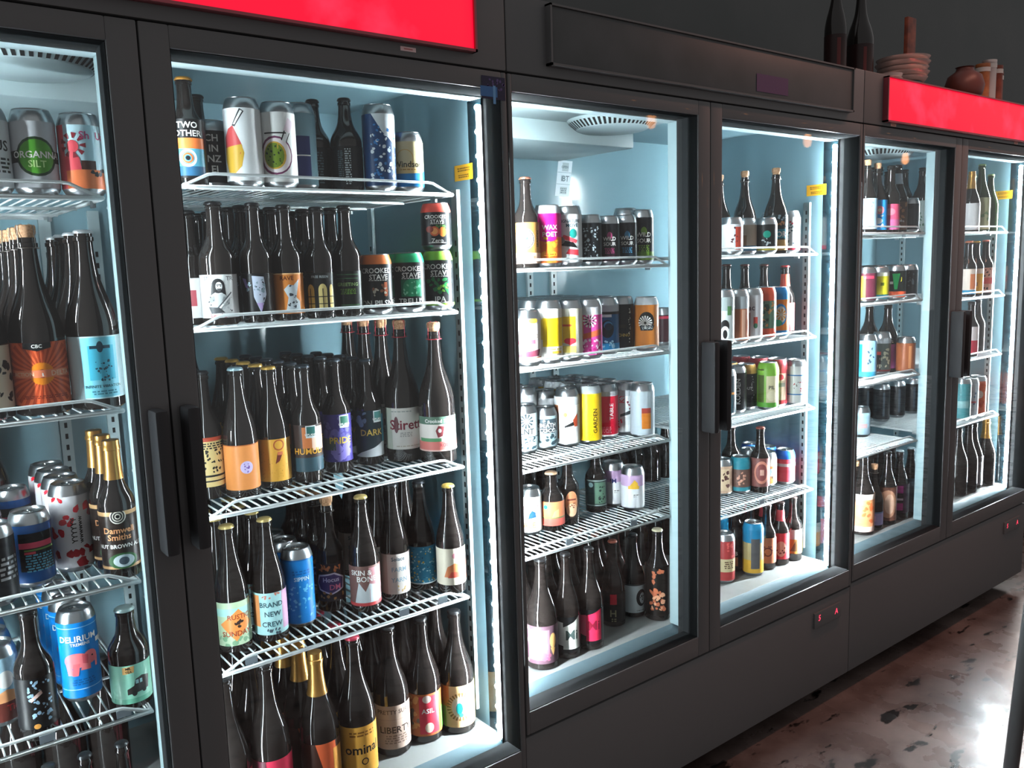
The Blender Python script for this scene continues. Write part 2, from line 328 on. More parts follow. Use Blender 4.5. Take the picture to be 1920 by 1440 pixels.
# kind, x, y, z, height, radius, facing, label, group, artwork, options, copies behind it
ITEMS = [
('c12', 0.4374, 0.1449, 1.584, 0.1328, 0.033, -1.52, 'pale can with black capital letters at the cut edge, top shelf, first door', 'cans on the top shelf, first door', ['#dfe6ea', ('t', 'US', 0.16, 0.62, 0.2, '#141416'), ('m', -0.1, 0.2, 0.3, 0.45, 4, '#141416'), ('r', 0.02, 0.08, 0.3, 0.12, '#141416')], {}, []),
('c12', 0.5048, 0.1466, 1.584, 0.134, 0.033, -1.666, 'silver can with round green badge on black band, top shelf, first door', 'cans on the top shelf, first door', ['#c4c9ce', ('r', -1.2, 0.38, 1.2, 0.56, '#141416'), ('e', 0, 0.47, 0.3, 0.3, '#1d3a1e'), ('e', 0, 0.47, 0.26, 0.26, '#4f9a2c'), ('t', 'ORGANNA', 0, 0.5, 0.13, '#f2f2ee'), ('t', 'SILT', 0, 0.36, 0.13, '#c9f0a0')], {}, []),
('c12', 0.572, 0.14, 1.584, 0.1321, 0.033, -1.743, 'can with pink crowned statue under blue sky, top shelf, first door', 'cans on the top shelf, first door', ['#b9dbe6', ('r', -0.9, 0, -0.27, 1, '#d95a62'), ('r', -0.27, 0, 0.6, 0.3, '#f0824f'), ('p', [(-0.27, 0.28), (-0.02, 0.3), (-0.04, 0.48), (-0.14, 0.62), (-0.27, 0.5)], '#e0505c'), ('e', -0.13, 0.66, 0.09, 0.1, '#e0505c'), ('s', -0.13, 0.68, 0.11, 0.2, 9, '#8c2733'), ('t', 'Sh  Un', 0.2, 0.84, 0.15, '#b03b6b'), ('r', -0.02, 0.3, 0.2, 0.44, '#4a2b22'), ('b', 3, 6, 0.05, 0.22, 0.4, 0.3, 0.03, 0.05, '#141416')], {}, []),
('ch', 0.3973, 0.1529, 1.23, 0.3052, 0.041, -1.581, 'dark corked bottle with cream label at the cut edge, second shelf, first door', 'bottles on the second shelf, first door', ['#d8cfb8', ('b', 5, 14, 0.05, 0.1, 0.5, 0.9, 0.03, 0.09, '#141416')], {'clo': 'cork'}, [(0.2379, 'dark corked bottle second back in its file, second shelf, first door'), (0.3229, 'dark corked bottle third back in its file, second shelf, first door'), (0.4079, 'dark corked bottle fourth back in its file, second shelf, first door')]),
('ch', 0.4807, 0.1544, 1.23, 0.3079, 0.041, -1.721, 'corked dark bottle with orange sunburst label, second shelf, first door', 'bottles on the second shelf, first door', ['#e8683c', ('s', 0.02, 0.5, 0.17, 0.6, 30, '#b8431f'), ('e', 0.02, 0.5, 0.18, 0.18, '#f28c1e'), ('e', 0.02, 0.5, 0.07, 0.07, '#7a1c10'), ('t', 'a', 0.02, 0.5, 0.1, '#f2f2ee'), ('r', -0.42, 0.44, 0.46, 0.56, '#ee8660'), ('t', 'ACTION', -0.26, 0.5, 0.08, '#f9c9a8'), ('t', 'DELTA', 0.31, 0.5, 0.1, '#f9c9a8'), ('p', [(-0.22, 1), (0.18, 1), (0.18, 0.91), (-0.02, 0.86), (-0.22, 0.91)], '#141416'), ('t', 'CBC', -0.02, 0.94, 0.07, '#f2f2ee'), ('m', -0.3, 0.1, 0.4, 0.16, 2, '#8c2f18')], {'clo': 'cork'}, [(0.2394, 'orange label bottle second back in its file, second shelf, first door'), (0.3244, 'orange label bottle third back in its file, second shelf, first door'), (0.4094, 'orange label bottle fourth back in its file, second shelf, first door')]),
('ch', 0.564, 0.148, 1.23, 0.3012, 0.041, -1.772, 'capped dark bottle with icy cyan label, second shelf, first door', 'bottles on the second shelf, first door', ['#c9eaf2', ('r', -0.2, 0.02, 0.36, 0.98, '#7fd3e6'), ('r', -0.1, 0.3, 0.3, 0.85, '#49b9d6'), ('r', -0.07, 0.8, 0.24, 0.85, '#143a4a'), ('e', 0.08, 0.83, 0.05, 0.09, '#143a4a'), ('b', 11, 22, 0.0, 0.28, 0.26, 0.62, 0.008, 0.03, '#1b4250'), ('t', 'INFINITE VIBRATION', 0.1, 0.2, 0.055, '#1b4250'), ('m', -0.1, 0.06, 0.3, 0.14, 2, '#3a8296')], {'clo': 'cap', 'cap': '#cfd6da'}, [(0.233, 'cyan label bottle second back in its file, second shelf, first door'), (0.318, 'cyan label bottle third back in its file, second shelf, first door'), (0.403, 'cyan label bottle fourth back in its file, second shelf, first door')]),
('c12', 0.3813, 0.145, 0.927, 0.1342, 0.033, -1.659, 'silver rimmed can at the cut edge, third shelf, first door', 'cans on the third shelf, first door', ['#2a2c30', ('m', -0.1, 0.3, 0.4, 0.7, 5, '#c9ced2')], {}, [(0.283, 'cut off can third back in its file, third shelf, first door'), (0.352, 'cut off can fourth back in its file, third shelf, first door')]),
('c12', 0.4455, 0.2052, 0.927, 0.1316, 0.033, -1.695, 'short deep blue can with pink and turquoise lettering, third shelf, first door', 'cans on the third shelf, first door', ['#0d4d8c', ('r', -0.2, 0.2, 0.42, 0.86, '#16181c'), ('r', -0.2, 0.6, 0.36, 0.7, '#e0526b'), ('r', -0.12, 0.55, 0.4, 0.58, '#6a8a4a'), ('m', -0.12, 0.18, 0.36, 0.5, 7, '#5fa9c6'), ('r', -0.12, 0.5, 0.05, 0.54, '#d84a5a')], {}, [(0.4122, 'deep blue can fourth back in its file, third shelf, first door')]),
('c16', 0.5163, 0.24, 0.927, 0.1611, 0.033, -1.734, 'tall white can with red cow blotches, third shelf, first door', 'cans on the third shelf, first door', ['#dcdde2', ('b', 21, 16, -0.6, 0.55, 0.6, 0.97, 0.05, 0.1, '#d81c30'), ('b', 27, 14, -0.6, 0.03, 0.6, 0.36, 0.05, 0.1, '#9c1522'), ('b', 33, 6, -0.5, 0.35, -0.12, 0.6, 0.05, 0.09, '#c01a2c'), ('t', 'YYYYYY', 0.02, 0.52, 0.09, '#141416', 90), ('t', 'wwwwww', 0.1, 0.52, 0.08, '#141416', 90)], {}, [(0.309, 'red blotched can second back in its file, third shelf, first door'), (0.378, 'red blotched can third back in its file, third shelf, first door'), (0.447, 'red blotched can fourth back in its file, third shelf, first door')]),
('lo', 0.5737, 0.1434, 0.927, 0.2428, 0.0305, -1.779, 'brown ale bottle with gold foil neck and black label, third shelf, first door', 'bottles on the third shelf, first door', ['#2a201c', ('r', -0.5, 0.93, 0.5, 1, '#d0a878'), ('r', -0.5, 0, 0.5, 0.05, '#c9a070'), ('e', 0, 0.92, 0.13, 0.13, '#ece6da'), ('o', 0, 0.92, 0.11, 0.02, '#141416'), ('o', 0, 0.92, 0.07, 0.02, '#141416'), ('e', 0, 0.92, 0.03, 0.03, '#141416'), ('t', 'Damwell', 0.0, 0.68, 0.13, '#d99a6c'), ('t', 'Smiths', 0.0, 0.56, 0.13, '#d99a6c'), ('t', 'NUT BROWN ALE', 0, 0.4, 0.085, '#f2f2ee'), ('e', 0.03, 0.14, 0.24, 0.14, '#2f5a35'), ('e', 0.04, 0.14, 0.17, 0.11, '#b9c9cf'), ('e', 0.04, 0.14, 0.08, 0.07, '#3e4a55')], {'clo': 'foil', 'lab': (0.08, 0.5)}, [(0.2074, 'gold foil bottle second back in its file, third shelf, first door'), (0.2714, 'gold foil bottle third back in its file, third shelf, first door')]),
('c16', 0.3753, 0.235, 0.684, 0.1436, 0.033, -1.651, 'blue grey can with sandy hills at the cut edge, fourth shelf, first door', 'cans on the fourth shelf, first door', ['#9ec3d6', ('r', -0.9, 0, 0.9, 0.3, '#5c2a24'), ('p', [(-0.1, 0.3), (0.3, 0.3), (0.25, 0.45), (0.1, 0.5), (-0.1, 0.42)], '#d89a6a'), ('t', 'Tie', 0.17, 0.2, 0.13, '#c23a3a'), ('e', 0.1, 0.66, 0.12, 0.14, '#f2f2ee')], {}, [(0.304, 'pale blue can second back in its file, fourth shelf, first door'), (0.373, 'pale blue can third back in its file, fourth shelf, first door'), (0.442, 'pale blue can fourth back in its file, fourth shelf, first door')]),
('lo', 0.4202, 0.1425, 0.684, 0.221, 0.0305, -1.684, 'dark bottle with blue white zigzag print, fourth shelf, first door', 'bottles on the fourth shelf, first door', ['#141416', ('b', 41, 34, -0.14, 0.12, 0.26, 0.95, 0.02, 0.055, '#9cc0dc'), ('p', [(-0.12, 0.6), (0.08, 0.75), (0.1, 0.68), (-0.1, 0.54)], '#e8c8c0'), ('e', -0.04, 0.05, 0.06, 0.05, '#d99a4a')], {'clo': 'cap', 'cap': '#141416', 'lab': (0.1, 0.5)}, []),
('c16', 0.5057, 0.2367, 0.684, 0.1727, 0.033, -1.728, 'tall bright blue can with a pink elephant, fourth shelf, first door', 'cans on the fourth shelf, first door', ['#0a7fd0', ('r', -1, 0.93, 1, 0.94, '#9cc8ea'), ('r', -1, 0.11, 1, 0.12, '#9cc8ea'), ('t', 'DELIRIUM', 0.0, 0.79, 0.1, '#f2f2ee'), ('t', 'TREMENS', 0.02, 0.715, 0.05, '#f2f2ee'), ('e', -0.04, 0.5, 0.15, 0.1, '#ee7d84'), ('e', 0.13, 0.52, 0.09, 0.09, '#ee7d84'), ('p', [(-0.18, 0.5), (-0.1, 0.5), (-0.09, 0.31), (-0.15, 0.31)], '#ee7d84'), ('p', [(-0.08, 0.46), (0.0, 0.46), (-0.03, 0.3), (-0.1, 0.3)], '#e46a74'), ('p', [(0.03, 0.46), (0.12, 0.46), (0.12, 0.36), (0.0, 0.37)], '#ee7d84'), ('p', [(0.17, 0.55), (0.22, 0.5), (0.21, 0.37), (0.18, 0.37), (0.18, 0.46)], '#ee7d84'), ('p', [(0.03, 0.58), (0.1, 0.56), (0.09, 0.44), (0.03, 0.46)], '#d85a66'), ('e', 0.15, 0.53, 0.012, 0.012, '#141416'), ('m', -0.12, 0.17, 0.16, 0.26, 3, '#0a5c9c'), ('r', 0.22, 0.68, 0.36, 0.74, '#f2f2ee')], {}, [(0.3057, 'bright blue elephant can second back in its file, fourth shelf, first door'), (0.3747, 'bright blue elephant can third back in its file, fourth shelf, first door'), (0.4437, 'bright blue elephant can fourth back in its file, fourth shelf, first door')]),
('st', 0.5709, 0.1516, 0.684, 0.1795, 0.034, -1.776, 'brown bottle with mint label and a small car, fourth shelf, first door', 'bottles on the fourth shelf, first door', ['#93d2bc', ('r', -0.5, 0.0, 0.5, 0.13, '#6fb79c'), ('p', [(-0.18, 0.78), (0.08, 0.8), (0.1, 0.97), (-0.18, 0.96)], '#e0b070'), ('t', 'MR.', -0.04, 0.92, 0.08, '#141416'), ('t', 'TEA', -0.04, 0.83, 0.08, '#141416'), ('p', [(-0.1, 0.24), (0.42, 0.3), (0.46, 0.62), (0.26, 0.68), (0.1, 0.62), (0.06, 0.46), (-0.1, 0.38)], '#33302f'), ('e', 0.06, 0.26, 0.06, 0.07, '#25282a'), ('e', 0.3, 0.3, 0.06, 0.07, '#25282a'), ('r', 0.1, 0.5, 0.17, 0.6, '#9fc8cc'), ('r', 0.2, 0.5, 0.26, 0.6, '#9fc8cc')], {'clo': 'cap', 'cap': '#a9c4c4', 'lab': (0.06, 0.46)}, []),
('bo', 0.4249, 0.1395, 0.3515, 0.274, 0.0275, -1.687, 'dark bottle top, first in line from the cut edge, cabinet floor, first door', 'bottles on the cabinet floor, first door', ['#141416', ('r', -0.4, 0.1, 0.4, 0.9, '#3a2a2a')], {'clo': 'cap', 'cap': '#3a3f42'}, []),
('bo', 0.4814, 0.1395, 0.3515, 0.2716, 0.0275, -1.722, 'dark bottle top, second in line from the cut edge, cabinet floor, first door', 'bottles on the cabinet floor, first door', ['#141416', ('r', -0.4, 0.1, 0.4, 0.9, '#3a2a2a')], {'clo': 'cap', 'cap': '#3a3f42'}, []),
('bo', 0.5419, 0.1395, 0.3515, 0.2697, 0.0275, -1.76, 'dark bottle top, third in line from the cut edge, cabinet floor, first door', 'bottles on the cabinet floor, first door', ['#141416', ('r', -0.4, 0.1, 0.4, 0.9, '#3a2a2a')], {'clo': 'cap', 'cap': '#3a3f42'}, []),
('lo', 0.7488, 0.1425, 1.607, 0.187, 0.0305, -1.883, 'dark bottle with orange and blue spiral label, top shelf, second door', 'bottles on the top shelf, second door', ['#141416', ('r', -0.28, 0.5, 0.3, 0.68, '#e2783c'), ('r', -0.28, 0.2, 0.3, 0.5, '#58a4bc'), ('r', -0.28, 0.04, 0.3, 0.2, '#2f5f80'), ('o', -0.02, 0.34, 0.15, 0.04, '#f2f2ee'), ('o', -0.02, 0.34, 0.09, 0.03, '#d8622f'), ('e', -0.02, 0.34, 0.04, 0.04, '#141416'), ('t', 'TWO', 0, 0.9, 0.13, '#f2f2ee'), ('t', 'OTHER', 0, 0.76, 0.13, '#f2f2ee')], {'clo': 'cap', 'cap': '#c98d3a', 'lab': (0.06, 0.6)}, []),
('lo', 0.8153, 0.2825, 1.607, 0.187, 0.0305, -1.894, 'plain dark bottle squeezed behind the front ones, top shelf, second door', 'bottles on the top shelf, second door', ['#141416'], {'clo': 'cap', 'cap': '#141416', 'lab': (0.1, 0.12)}, []),
('c12', 0.8086, 0.2, 1.607, 0.125, 0.033, -1.905, 'short black can with stacked white capitals, top shelf, second door', 'cans on the top shelf, second door', ['#1a1b1d', ('r', -1, 0, -0.32, 1, '#4f8ba3'), ('t', 'CH', 0.02, 0.86, 0.17, '#f2f2ee'), ('t', 'IN', 0.05, 0.66, 0.17, '#f2f2ee'), ('t', 'NZ', 0.05, 0.46, 0.17, '#f2f2ee'), ('t', 'EI', 0.05, 0.26, 0.17, '#f2f2ee')], {}, []),
('c16', 0.8508, 0.145, 1.607, 0.1602, 0.033, -2.01, 'tall white can with a red and yellow pear, top shelf, second door', 'cans on the top shelf, second door', ['#e9eef0', ('p', [(-0.2, 0.72), (-0.12, 0.76), (-0.05, 0.6), (0.0, 0.48), (-0.03, 0.36), (-0.3, 0.36), (-0.28, 0.6)], '#c84a4c'), ('p', [(-0.28, 0.46), (-0.01, 0.5), (0.02, 0.38), (-0.02, 0.2), (-0.12, 0.1), (-0.24, 0.12), (-0.3, 0.3)], '#d2a83a'), ('p', [(-0.13, 0.76), (-0.09, 0.74), (0.05, 0.95), (-0.01, 0.99)], '#2a2c30'), ('p', [(-0.11, 0.775), (-0.085, 0.77), (0.03, 0.95), (0.0, 0.965)], '#f2f2ee')], {}, []),
('c16', 0.9183, 0.1444, 1.607, 0.1583, 0.033, -1.907, 'tall white can with a cut green passion fruit, top shelf, second door', 'cans on the top shelf, second door', ['#eef0ee', ('e', -0.07, 0.38, 0.26, 0.28, '#74365c'), ('e', -0.06, 0.38, 0.23, 0.25, '#efe4e6'), ('e', -0.08, 0.38, 0.17, 0.2, '#d0a840'), ('e', -0.09, 0.38, 0.15, 0.18, '#6b8420'), ('b', 8, 16, -0.2, 0.25, 0.02, 0.52, 0.01, 0.022, '#23301a'), ('p', [(0.02, 0.6), (0.1, 0.56), (0.17, 0.72), (0.09, 0.77)], '#e9ecec'), ('p', [(0.02, 0.6), (0.035, 0.59), (0.1, 0.76), (0.085, 0.77)], '#141416'), ('p', [(0.1, 0.56), (0.17, 0.72), (0.16, 0.725), (0.09, 0.57)], '#141416'), ('p', [(0.06, 0.74), (0.16, 0.7), (0.24, 0.86), (0.14, 0.92)], '#e4d4dd'), ('r', -0.22, 0.69, 0.1, 0.71, '#141416')], {}, []),
('c16', 0.9765, 0.1785, 1.607, 0.1668, 0.033, -1.999, 'grey can with navy panels, top shelf, second door', 'cans on the top shelf, second door', ['#7fa3ae', ('r', -0.18, 0.42, 0.16, 0.68, '#27305c'), ('r', -0.18, 0.08, 0.16, 0.4, '#2c3462'), ('r', -0.18, 0.4, 0.16, 0.415, '#f2f2ee')], {}, []),
('bo', 1.0289, 0.2196, 1.607, 0.187, 0.032, -2.016, 'tall dark bottle with faint dotted label, top shelf, second door', 'bottles on the top shelf, second door', ['#1a1d1f', ('m', -0.2, 0.1, 0.2, 0.9, 12, '#5a7078')], {'clo': 'cap', 'cap': '#141416', 'lab': (0.05, 0.48)}, []),
('bo', 1.0774, 0.1756, 1.607, 0.187, 0.032, -2.051, 'tall dark bottle with silver dotted label, top shelf, second door', 'bottles on the top shelf, second door', ['#16181a', ('m', -0.06, 0.05, 0.1, 0.95, 16, '#c8d6da'), ('m', -0.24, 0.2, -0.1, 0.9, 14, '#5f757c')], {'clo': 'cap', 'cap': '#141416', 'lab': (0.05, 0.48)}, []),
('c16', 1.1353, 0.1429, 1.607, 0.1727, 0.033, -2.087, 'tall can marbled in blue and white, top shelf, second door', 'cans on the top shelf, second door', ['#123c68', ('p', [(-0.1, 1), (0.35, 1), (0.35, 0.5), (0.2, 0.62), (0.05, 0.75)], '#e6f1f6'), ('b', 17, 50, -0.12, 0.05, 0.36, 0.85, 0.012, 0.04, '#dcebf4'), ('b', 18, 30, -0.12, 0.05, 0.36, 0.85, 0.012, 0.035, '#2f78b8')], {}, []),
('c12', 1.2028, 0.145, 1.607, 0.1228, 0.033, -2.119, 'short cream can with a blue base, top shelf, second door', 'cans on the top shelf, second door', ['#efe3b4', ('r', -1.2, 0, 1.2, 0.36, '#1487cc'), ('e', -0.05, 0.36, 0.5, 0.07, '#f4d79a'), ('o', -0.06, 0.63, 0.2, 0.02, '#e8c67e'), ('t', 'Windsor', 0.0, 0.5, 0.17, '#4a4630'), ('m', -0.2, 0.36, 0.2, 0.4, 1, '#c08a3a')], {}, []),
('lo', 0.7561, 0.2075, 1.357, 0.2114, 0.0305, -1.439, 'dark bottle with blank white label by the frame, second shelf, second door', 'bottles on the second shelf, second door', ['#ecebea', ('r', -0.6, 0.3, -0.1, 0.7, '#b8505a')], {'clo': 'cap', 'cap': '#141416'}, [(0.2715, 'white label bottle second back in its file, second shelf, second door'), (0.3355, 'white label bottle third back in its file, second shelf, second door'), (0.3995, 'white label bottle fourth back in its file, second shelf, second door'), (0.4635, 'white label bottle fifth back in its file, second shelf, second door'), (0.5275, 'white label bottle sixth back in its file, second shelf, second door')]),
('lo', 0.7843, 0.1445, 1.357, 0.2238, 0.0325, -1.903, 'dark bottle with pencil drawing of a warrior, second shelf, second door', 'bottles on the second shelf, second door', ['#d2d6d6', ('b', 53, 14, -0.34, 0.1, 0.36, 0.9, 0.03, 0.07, '#bcc2c3'), ('e', -0.02, 0.74, 0.15, 0.17, '#232325'), ('p', [(-0.17, 0.74), (-0.2, 0.52), (-0.08, 0.6), (0.06, 0.58), (0.15, 0.5), (0.13, 0.74)], '#232325'), ('e', 0.0, 0.73, 0.075, 0.1, '#c9cdcd'), ('r', -0.06, 0.755, 0.06, 0.775, '#2c2c2e'), ('e', -0.03, 0.735, 0.016, 0.012, '#141416'), ('e', 0.035, 0.735, 0.016, 0.012, '#141416'), ('p', [(-0.05, 0.68), (0.05, 0.68), (0.03, 0.61), (-0.03, 0.61)], '#4a4a4c'), ('p', [(-0.3, 0.28), (-0.22, 0.5), (-0.08, 0.56), (0.1, 0.55), (0.24, 0.46), (0.2, 0.3), (0.02, 0.24), (-0.16, 0.22)], '#a4a9aa'), ('p', [(-0.24, 0.44), (-0.12, 0.52), (-0.1, 0.4), (-0.2, 0.34)], '#7c8183'), ('p', [(0.08, 0.5), (0.2, 0.44), (0.16, 0.34), (0.05, 0.4)], '#7c8183'), ('p', [(-0.12, 0.18), (-0.06, 0.14), (0.3, 0.56), (0.26, 0.6)], '#dfe3e3'), ('p', [(-0.12, 0.18), (-0.1, 0.16), (0.28, 0.58), (0.26, 0.6)], '#4a4d50'), ('p', [(-0.26, 0.26), (-0.02, 0.24), (0.1, 0.12), (-0.2, 0.1)], '#3a3c3f'), ('b', 52, 12, -0.28, 0.14, 0.26, 0.5, 0.012, 0.028, '#34363a'), ('t', 'ST', -0.28, 0.92, 0.11, '#5c5c60'), ('t', 'TR', 0.24, 0.91, 0.12, '#5c5c60'), ('t', 'Leuchgeist', 0.04, 0.06, 0.11, '#8c2a34')], {'clo': 'cap', 'cap': '#141416'}, []),
('lo', 0.8566, 0.1415, 1.357, 0.2231, 0.0295, -1.944, 'dark bottle printed with a pale lilac face, second shelf, second door', 'bottles on the second shelf, second door', ['#141416', ('p', [(-0.12, 0.95), (0.16, 0.92), (0.2, 0.5), (0.05, 0.06), (-0.1, 0.45)], '#b9c2d4'), ('p', [(-0.4, 0.9), (-0.28, 0.88), (-0.22, 0.62), (-0.3, 0.68)], '#8f80b8'), ('b', 61, 16, -0.26, 0.5, 0.16, 0.86, 0.02, 0.05, '#7f95a0'), ('b', 62, 14, -0.06, 0.2, 0.14, 0.8, 0.012, 0.03, '#262a30'), ('p', [(-0.04, 0.3), (0.12, 0.3), (0.06, 0.1)], '#b7a0d4')], {'clo': 'cap', 'cap': '#141416'}, [(0.2035, 'pale face bottle second back in its file, second shelf, second door'), (0.2655, 'pale face bottle third back in its file, second shelf, second door'), (0.3275, 'pale face bottle fourth back in its file, second shelf, second door'), (0.3895, 'pale face bottle fifth back in its file, second shelf, second door'), (0.4515, 'pale face bottle sixth back in its file, second shelf, second door')]),
('lo', 0.9171, 0.1415, 1.357, 0.2202, 0.0295, -1.977, 'dark bottle with orange label and white figure, second shelf, second door', 'bottles on the second shelf, second door', ['#d8843a', ('p', [(-0.08, 0.02), (0.3, 0.02), (0.3, 0.3), (0.2, 0.4), (0.3, 0.85), (0.14, 0.7), (0.02, 0.72), (-0.1, 0.6), (0.0, 0.4)], '#cfdbe2'), ('b', 71, 12, 0.0, 0.1, 0.24, 0.7, 0.02, 0.05, '#39424c'), ('t', 'RAVE', -0.02, 0.88, 0.13, '#6b3214'), ('r', -0.5, 0.97, 0.6, 1, '#f0c088')], {'clo': 'cap', 'cap': '#141416'}, [(0.2035, 'orange label bottle second back in its file, second shelf, second door'), (0.2655, 'orange label bottle third back in its file, second shelf, second door'), (0.3275, 'orange label bottle fourth back in its file, second shelf, second door'), (0.3895, 'orange label bottle fifth back in its file, second shelf, second door'), (0.4515, 'orange label bottle sixth back in its file, second shelf, second door')]),
('lo', 0.9849, 0.1415, 1.357, 0.2174, 0.0295, -2.012, 'dark bottle printed with yellow arched windows, second shelf, second door', 'bottles on the second shelf, second door', ['#1b1b1a', ('r', -0.36, 0.06, -0.16, 0.55, '#e0b45a'), ('e', -0.26, 0.55, 0.1, 0.16, '#e0b45a'), ('r', -0.05, 0.06, 0.17, 0.55, '#e6d28a'), ('e', 0.06, 0.55, 0.11, 0.17, '#e6d28a'), ('r', 0.24, 0.06, 0.36, 0.55, '#d8c078'), ('e', 0.3, 0.55, 0.06, 0.15, '#d8c078'), ('r', -0.38, 0.2, 0.38, 0.22, '#141416'), ('r', -0.38, 0.38, 0.38, 0.4, '#141416'), ('r', -0.27, 0.06, -0.25, 0.6, '#141416'), ('r', 0.05, 0.06, 0.07, 0.6, '#141416'), ('t', 'FREE RISEN', 0.0, 0.9, 0.08, '#aab4b8')], {'clo': 'cap', 'cap': '#141416'}, [(0.2035, 'church window bottle second back in its file, second shelf, second door'), (0.2655, 'church window bottle third back in its file, second shelf, second door'), (0.3275, 'church window bottle fourth back in its file, second shelf, second door'), (0.3895, 'church window bottle fifth back in its file, second shelf, second door'), (0.4515, 'church window bottle sixth back in its file, second shelf, second door')]),
('lo', 1.0458, 0.1415, 1.357, 0.2216, 0.0295, -2.044, 'dark bottle with green lettering on black, second shelf, second door', 'bottles on the second shelf, second door', ['#151a16', ('t', 'GREETING', 0.0, 0.66, 0.11, '#8fb070'), ('r', -0.3, 0.9, 0.3, 0.92, '#3e6a48'), ('r', -0.3, 0.8, 0.3, 0.82, '#3e6a48'), ('m', -0.2, 0.4, 0.2, 0.55, 4, '#6f9a3e'), ('r', -0.2, 0.12, 0.3, 0.14, '#4a7a50')], {'clo': 'cap', 'cap': '#141416'}, [(0.2035, 'green text bottle second back in its file, second shelf, second door'), (0.2655, 'green text bottle third back in its file, second shelf, second door'), (0.3275, 'green text bottle fourth back in its file, second shelf, second door'), (0.3895, 'green text bottle fifth back in its file, second shelf, second door'), (0.4515, 'green text bottle sixth back in its file, second shelf, second door')]),
('c12', 1.1144, 0.145, 1.357, 0.1231, 0.033, -2.077, 'black can with orange shoulder and brown drawing, second shelf, second door', 'cans on the second shelf, second door', ['#16181a', ('r', -1.5, 0.0, 1.5, 0.05, '#16181a'), ('t', 'CROOKED', 0.0, 0.86, 0.14, '#f2f2ee'), ('t', 'STAVE', 0.05, 0.72, 0.14, '#f2f2ee'), ('m', -0.2, 0.63, 0.25, 0.66, 1, '#f2f2ee'), ('b', 81, 10, -0.1, 0.3, 0.3, 0.55, 0.03, 0.06, '#8a5a44'), ('r', 0.16, 0.3, 0.24, 0.6, '#b8603e'), ('b', 82, 8, -0.1, 0.3, 0.2, 0.5, 0.02, 0.04, '#c8c2b0'), ('t', 'VON PILSNER', 0.03, 0.14, 0.16, '#f2f2ee'), ('r', -0.25, 0.06, 0.3, 0.08, '#f2f2ee')], {'top': '#e0793c'}, [(0.214, 'orange rimmed can second back in its file, second shelf, second door'), (0.283, 'orange rimmed can third back in its file, second shelf, second door'), (0.352, 'orange rimmed can fourth back in its file, second shelf, second door'), (0.421, 'orange rimmed can fifth back in its file, second shelf, second door'), (0.49, 'orange rimmed can sixth back in its file, second shelf, second door')]),
('c12', 1.1935, 0.145, 1.357, 0.1251, 0.033, -2.114, 'black can with emerald shoulder and green tree, second shelf, second door', 'cans on the second shelf, second door', ['#16181a', ('r', -1.5, 0.0, 1.5, 0.05, '#16181a'), ('t', 'CROOKED', 0.0, 0.86, 0.14, '#f2f2ee'), ('t', 'STAVE', 0.05, 0.72, 0.14, '#f2f2ee'), ('m', -0.2, 0.63, 0.25, 0.66, 1, '#f2f2ee'), ('p', [(-0.2, 0.24), (0.3, 0.24), (0.3, 0.62), (-0.2, 0.62)], '#0f6a4a'), ('e', 0.05, 0.44, 0.2, 0.2, '#1f8f63'), ('b', 83, 14, -0.15, 0.28, 0.26, 0.6, 0.02, 0.04, '#7fd0a8'), ('t', 'TRELLIS', 0.03, 0.14, 0.16, '#f2f2ee'), ('r', -0.25, 0.06, 0.3, 0.08, '#f2f2ee')], {'top': '#17a06a'}, [(0.214, 'green rimmed can second back in its file, second shelf, second door'), (0.283, 'green rimmed can third back in its file, second shelf, second door'), (0.352, 'green rimmed can fourth back in its file, second shelf, second door'), (0.421, 'green rimmed can fifth back in its file, second shelf, second door'), (0.49, 'green rimmed can sixth back in its file, second shelf, second door')]),
('c12', 1.2671, 0.145, 1.357, 0.1286, 0.033, -2.148, 'black can with lime shoulder under the stacked can, second shelf, second door', 'cans on the second shelf, second door', ['#16181a', ('r', -1.5, 0.0, 1.5, 0.05, '#8fd04a'), ('t', 'CROOKED', 0.0, 0.86, 0.14, '#f2f2ee'), ('t', 'STAVE', 0.05, 0.72, 0.14, '#f2f2ee'), ('m', -0.2, 0.63, 0.25, 0.66, 1, '#f2f2ee'), ('b', 84, 16, -0.25, 0.28, 0.3, 0.6, 0.04, 0.08, '#1f7a44'), ('b', 85, 10, 0.0, 0.3, 0.3, 0.5, 0.03, 0.05, '#7fc04a'), ('t', 'IPA', 0.03, 0.14, 0.16, '#f2f2ee'), ('r', -0.25, 0.06, 0.3, 0.08, '#f2f2ee')], {'top': '#8fd04a'}, [(0.214, 'lime rimmed can second back in its file, second shelf, second door'), (0.283, 'lime rimmed can third back in its file, second shelf, second door'), (0.352, 'lime rimmed can fourth back in its file, second shelf, second door'), (0.421, 'lime rimmed can fifth back in its file, second shelf, second door'), (0.49, 'lime rimmed can sixth back in its file, second shelf, second door')]),
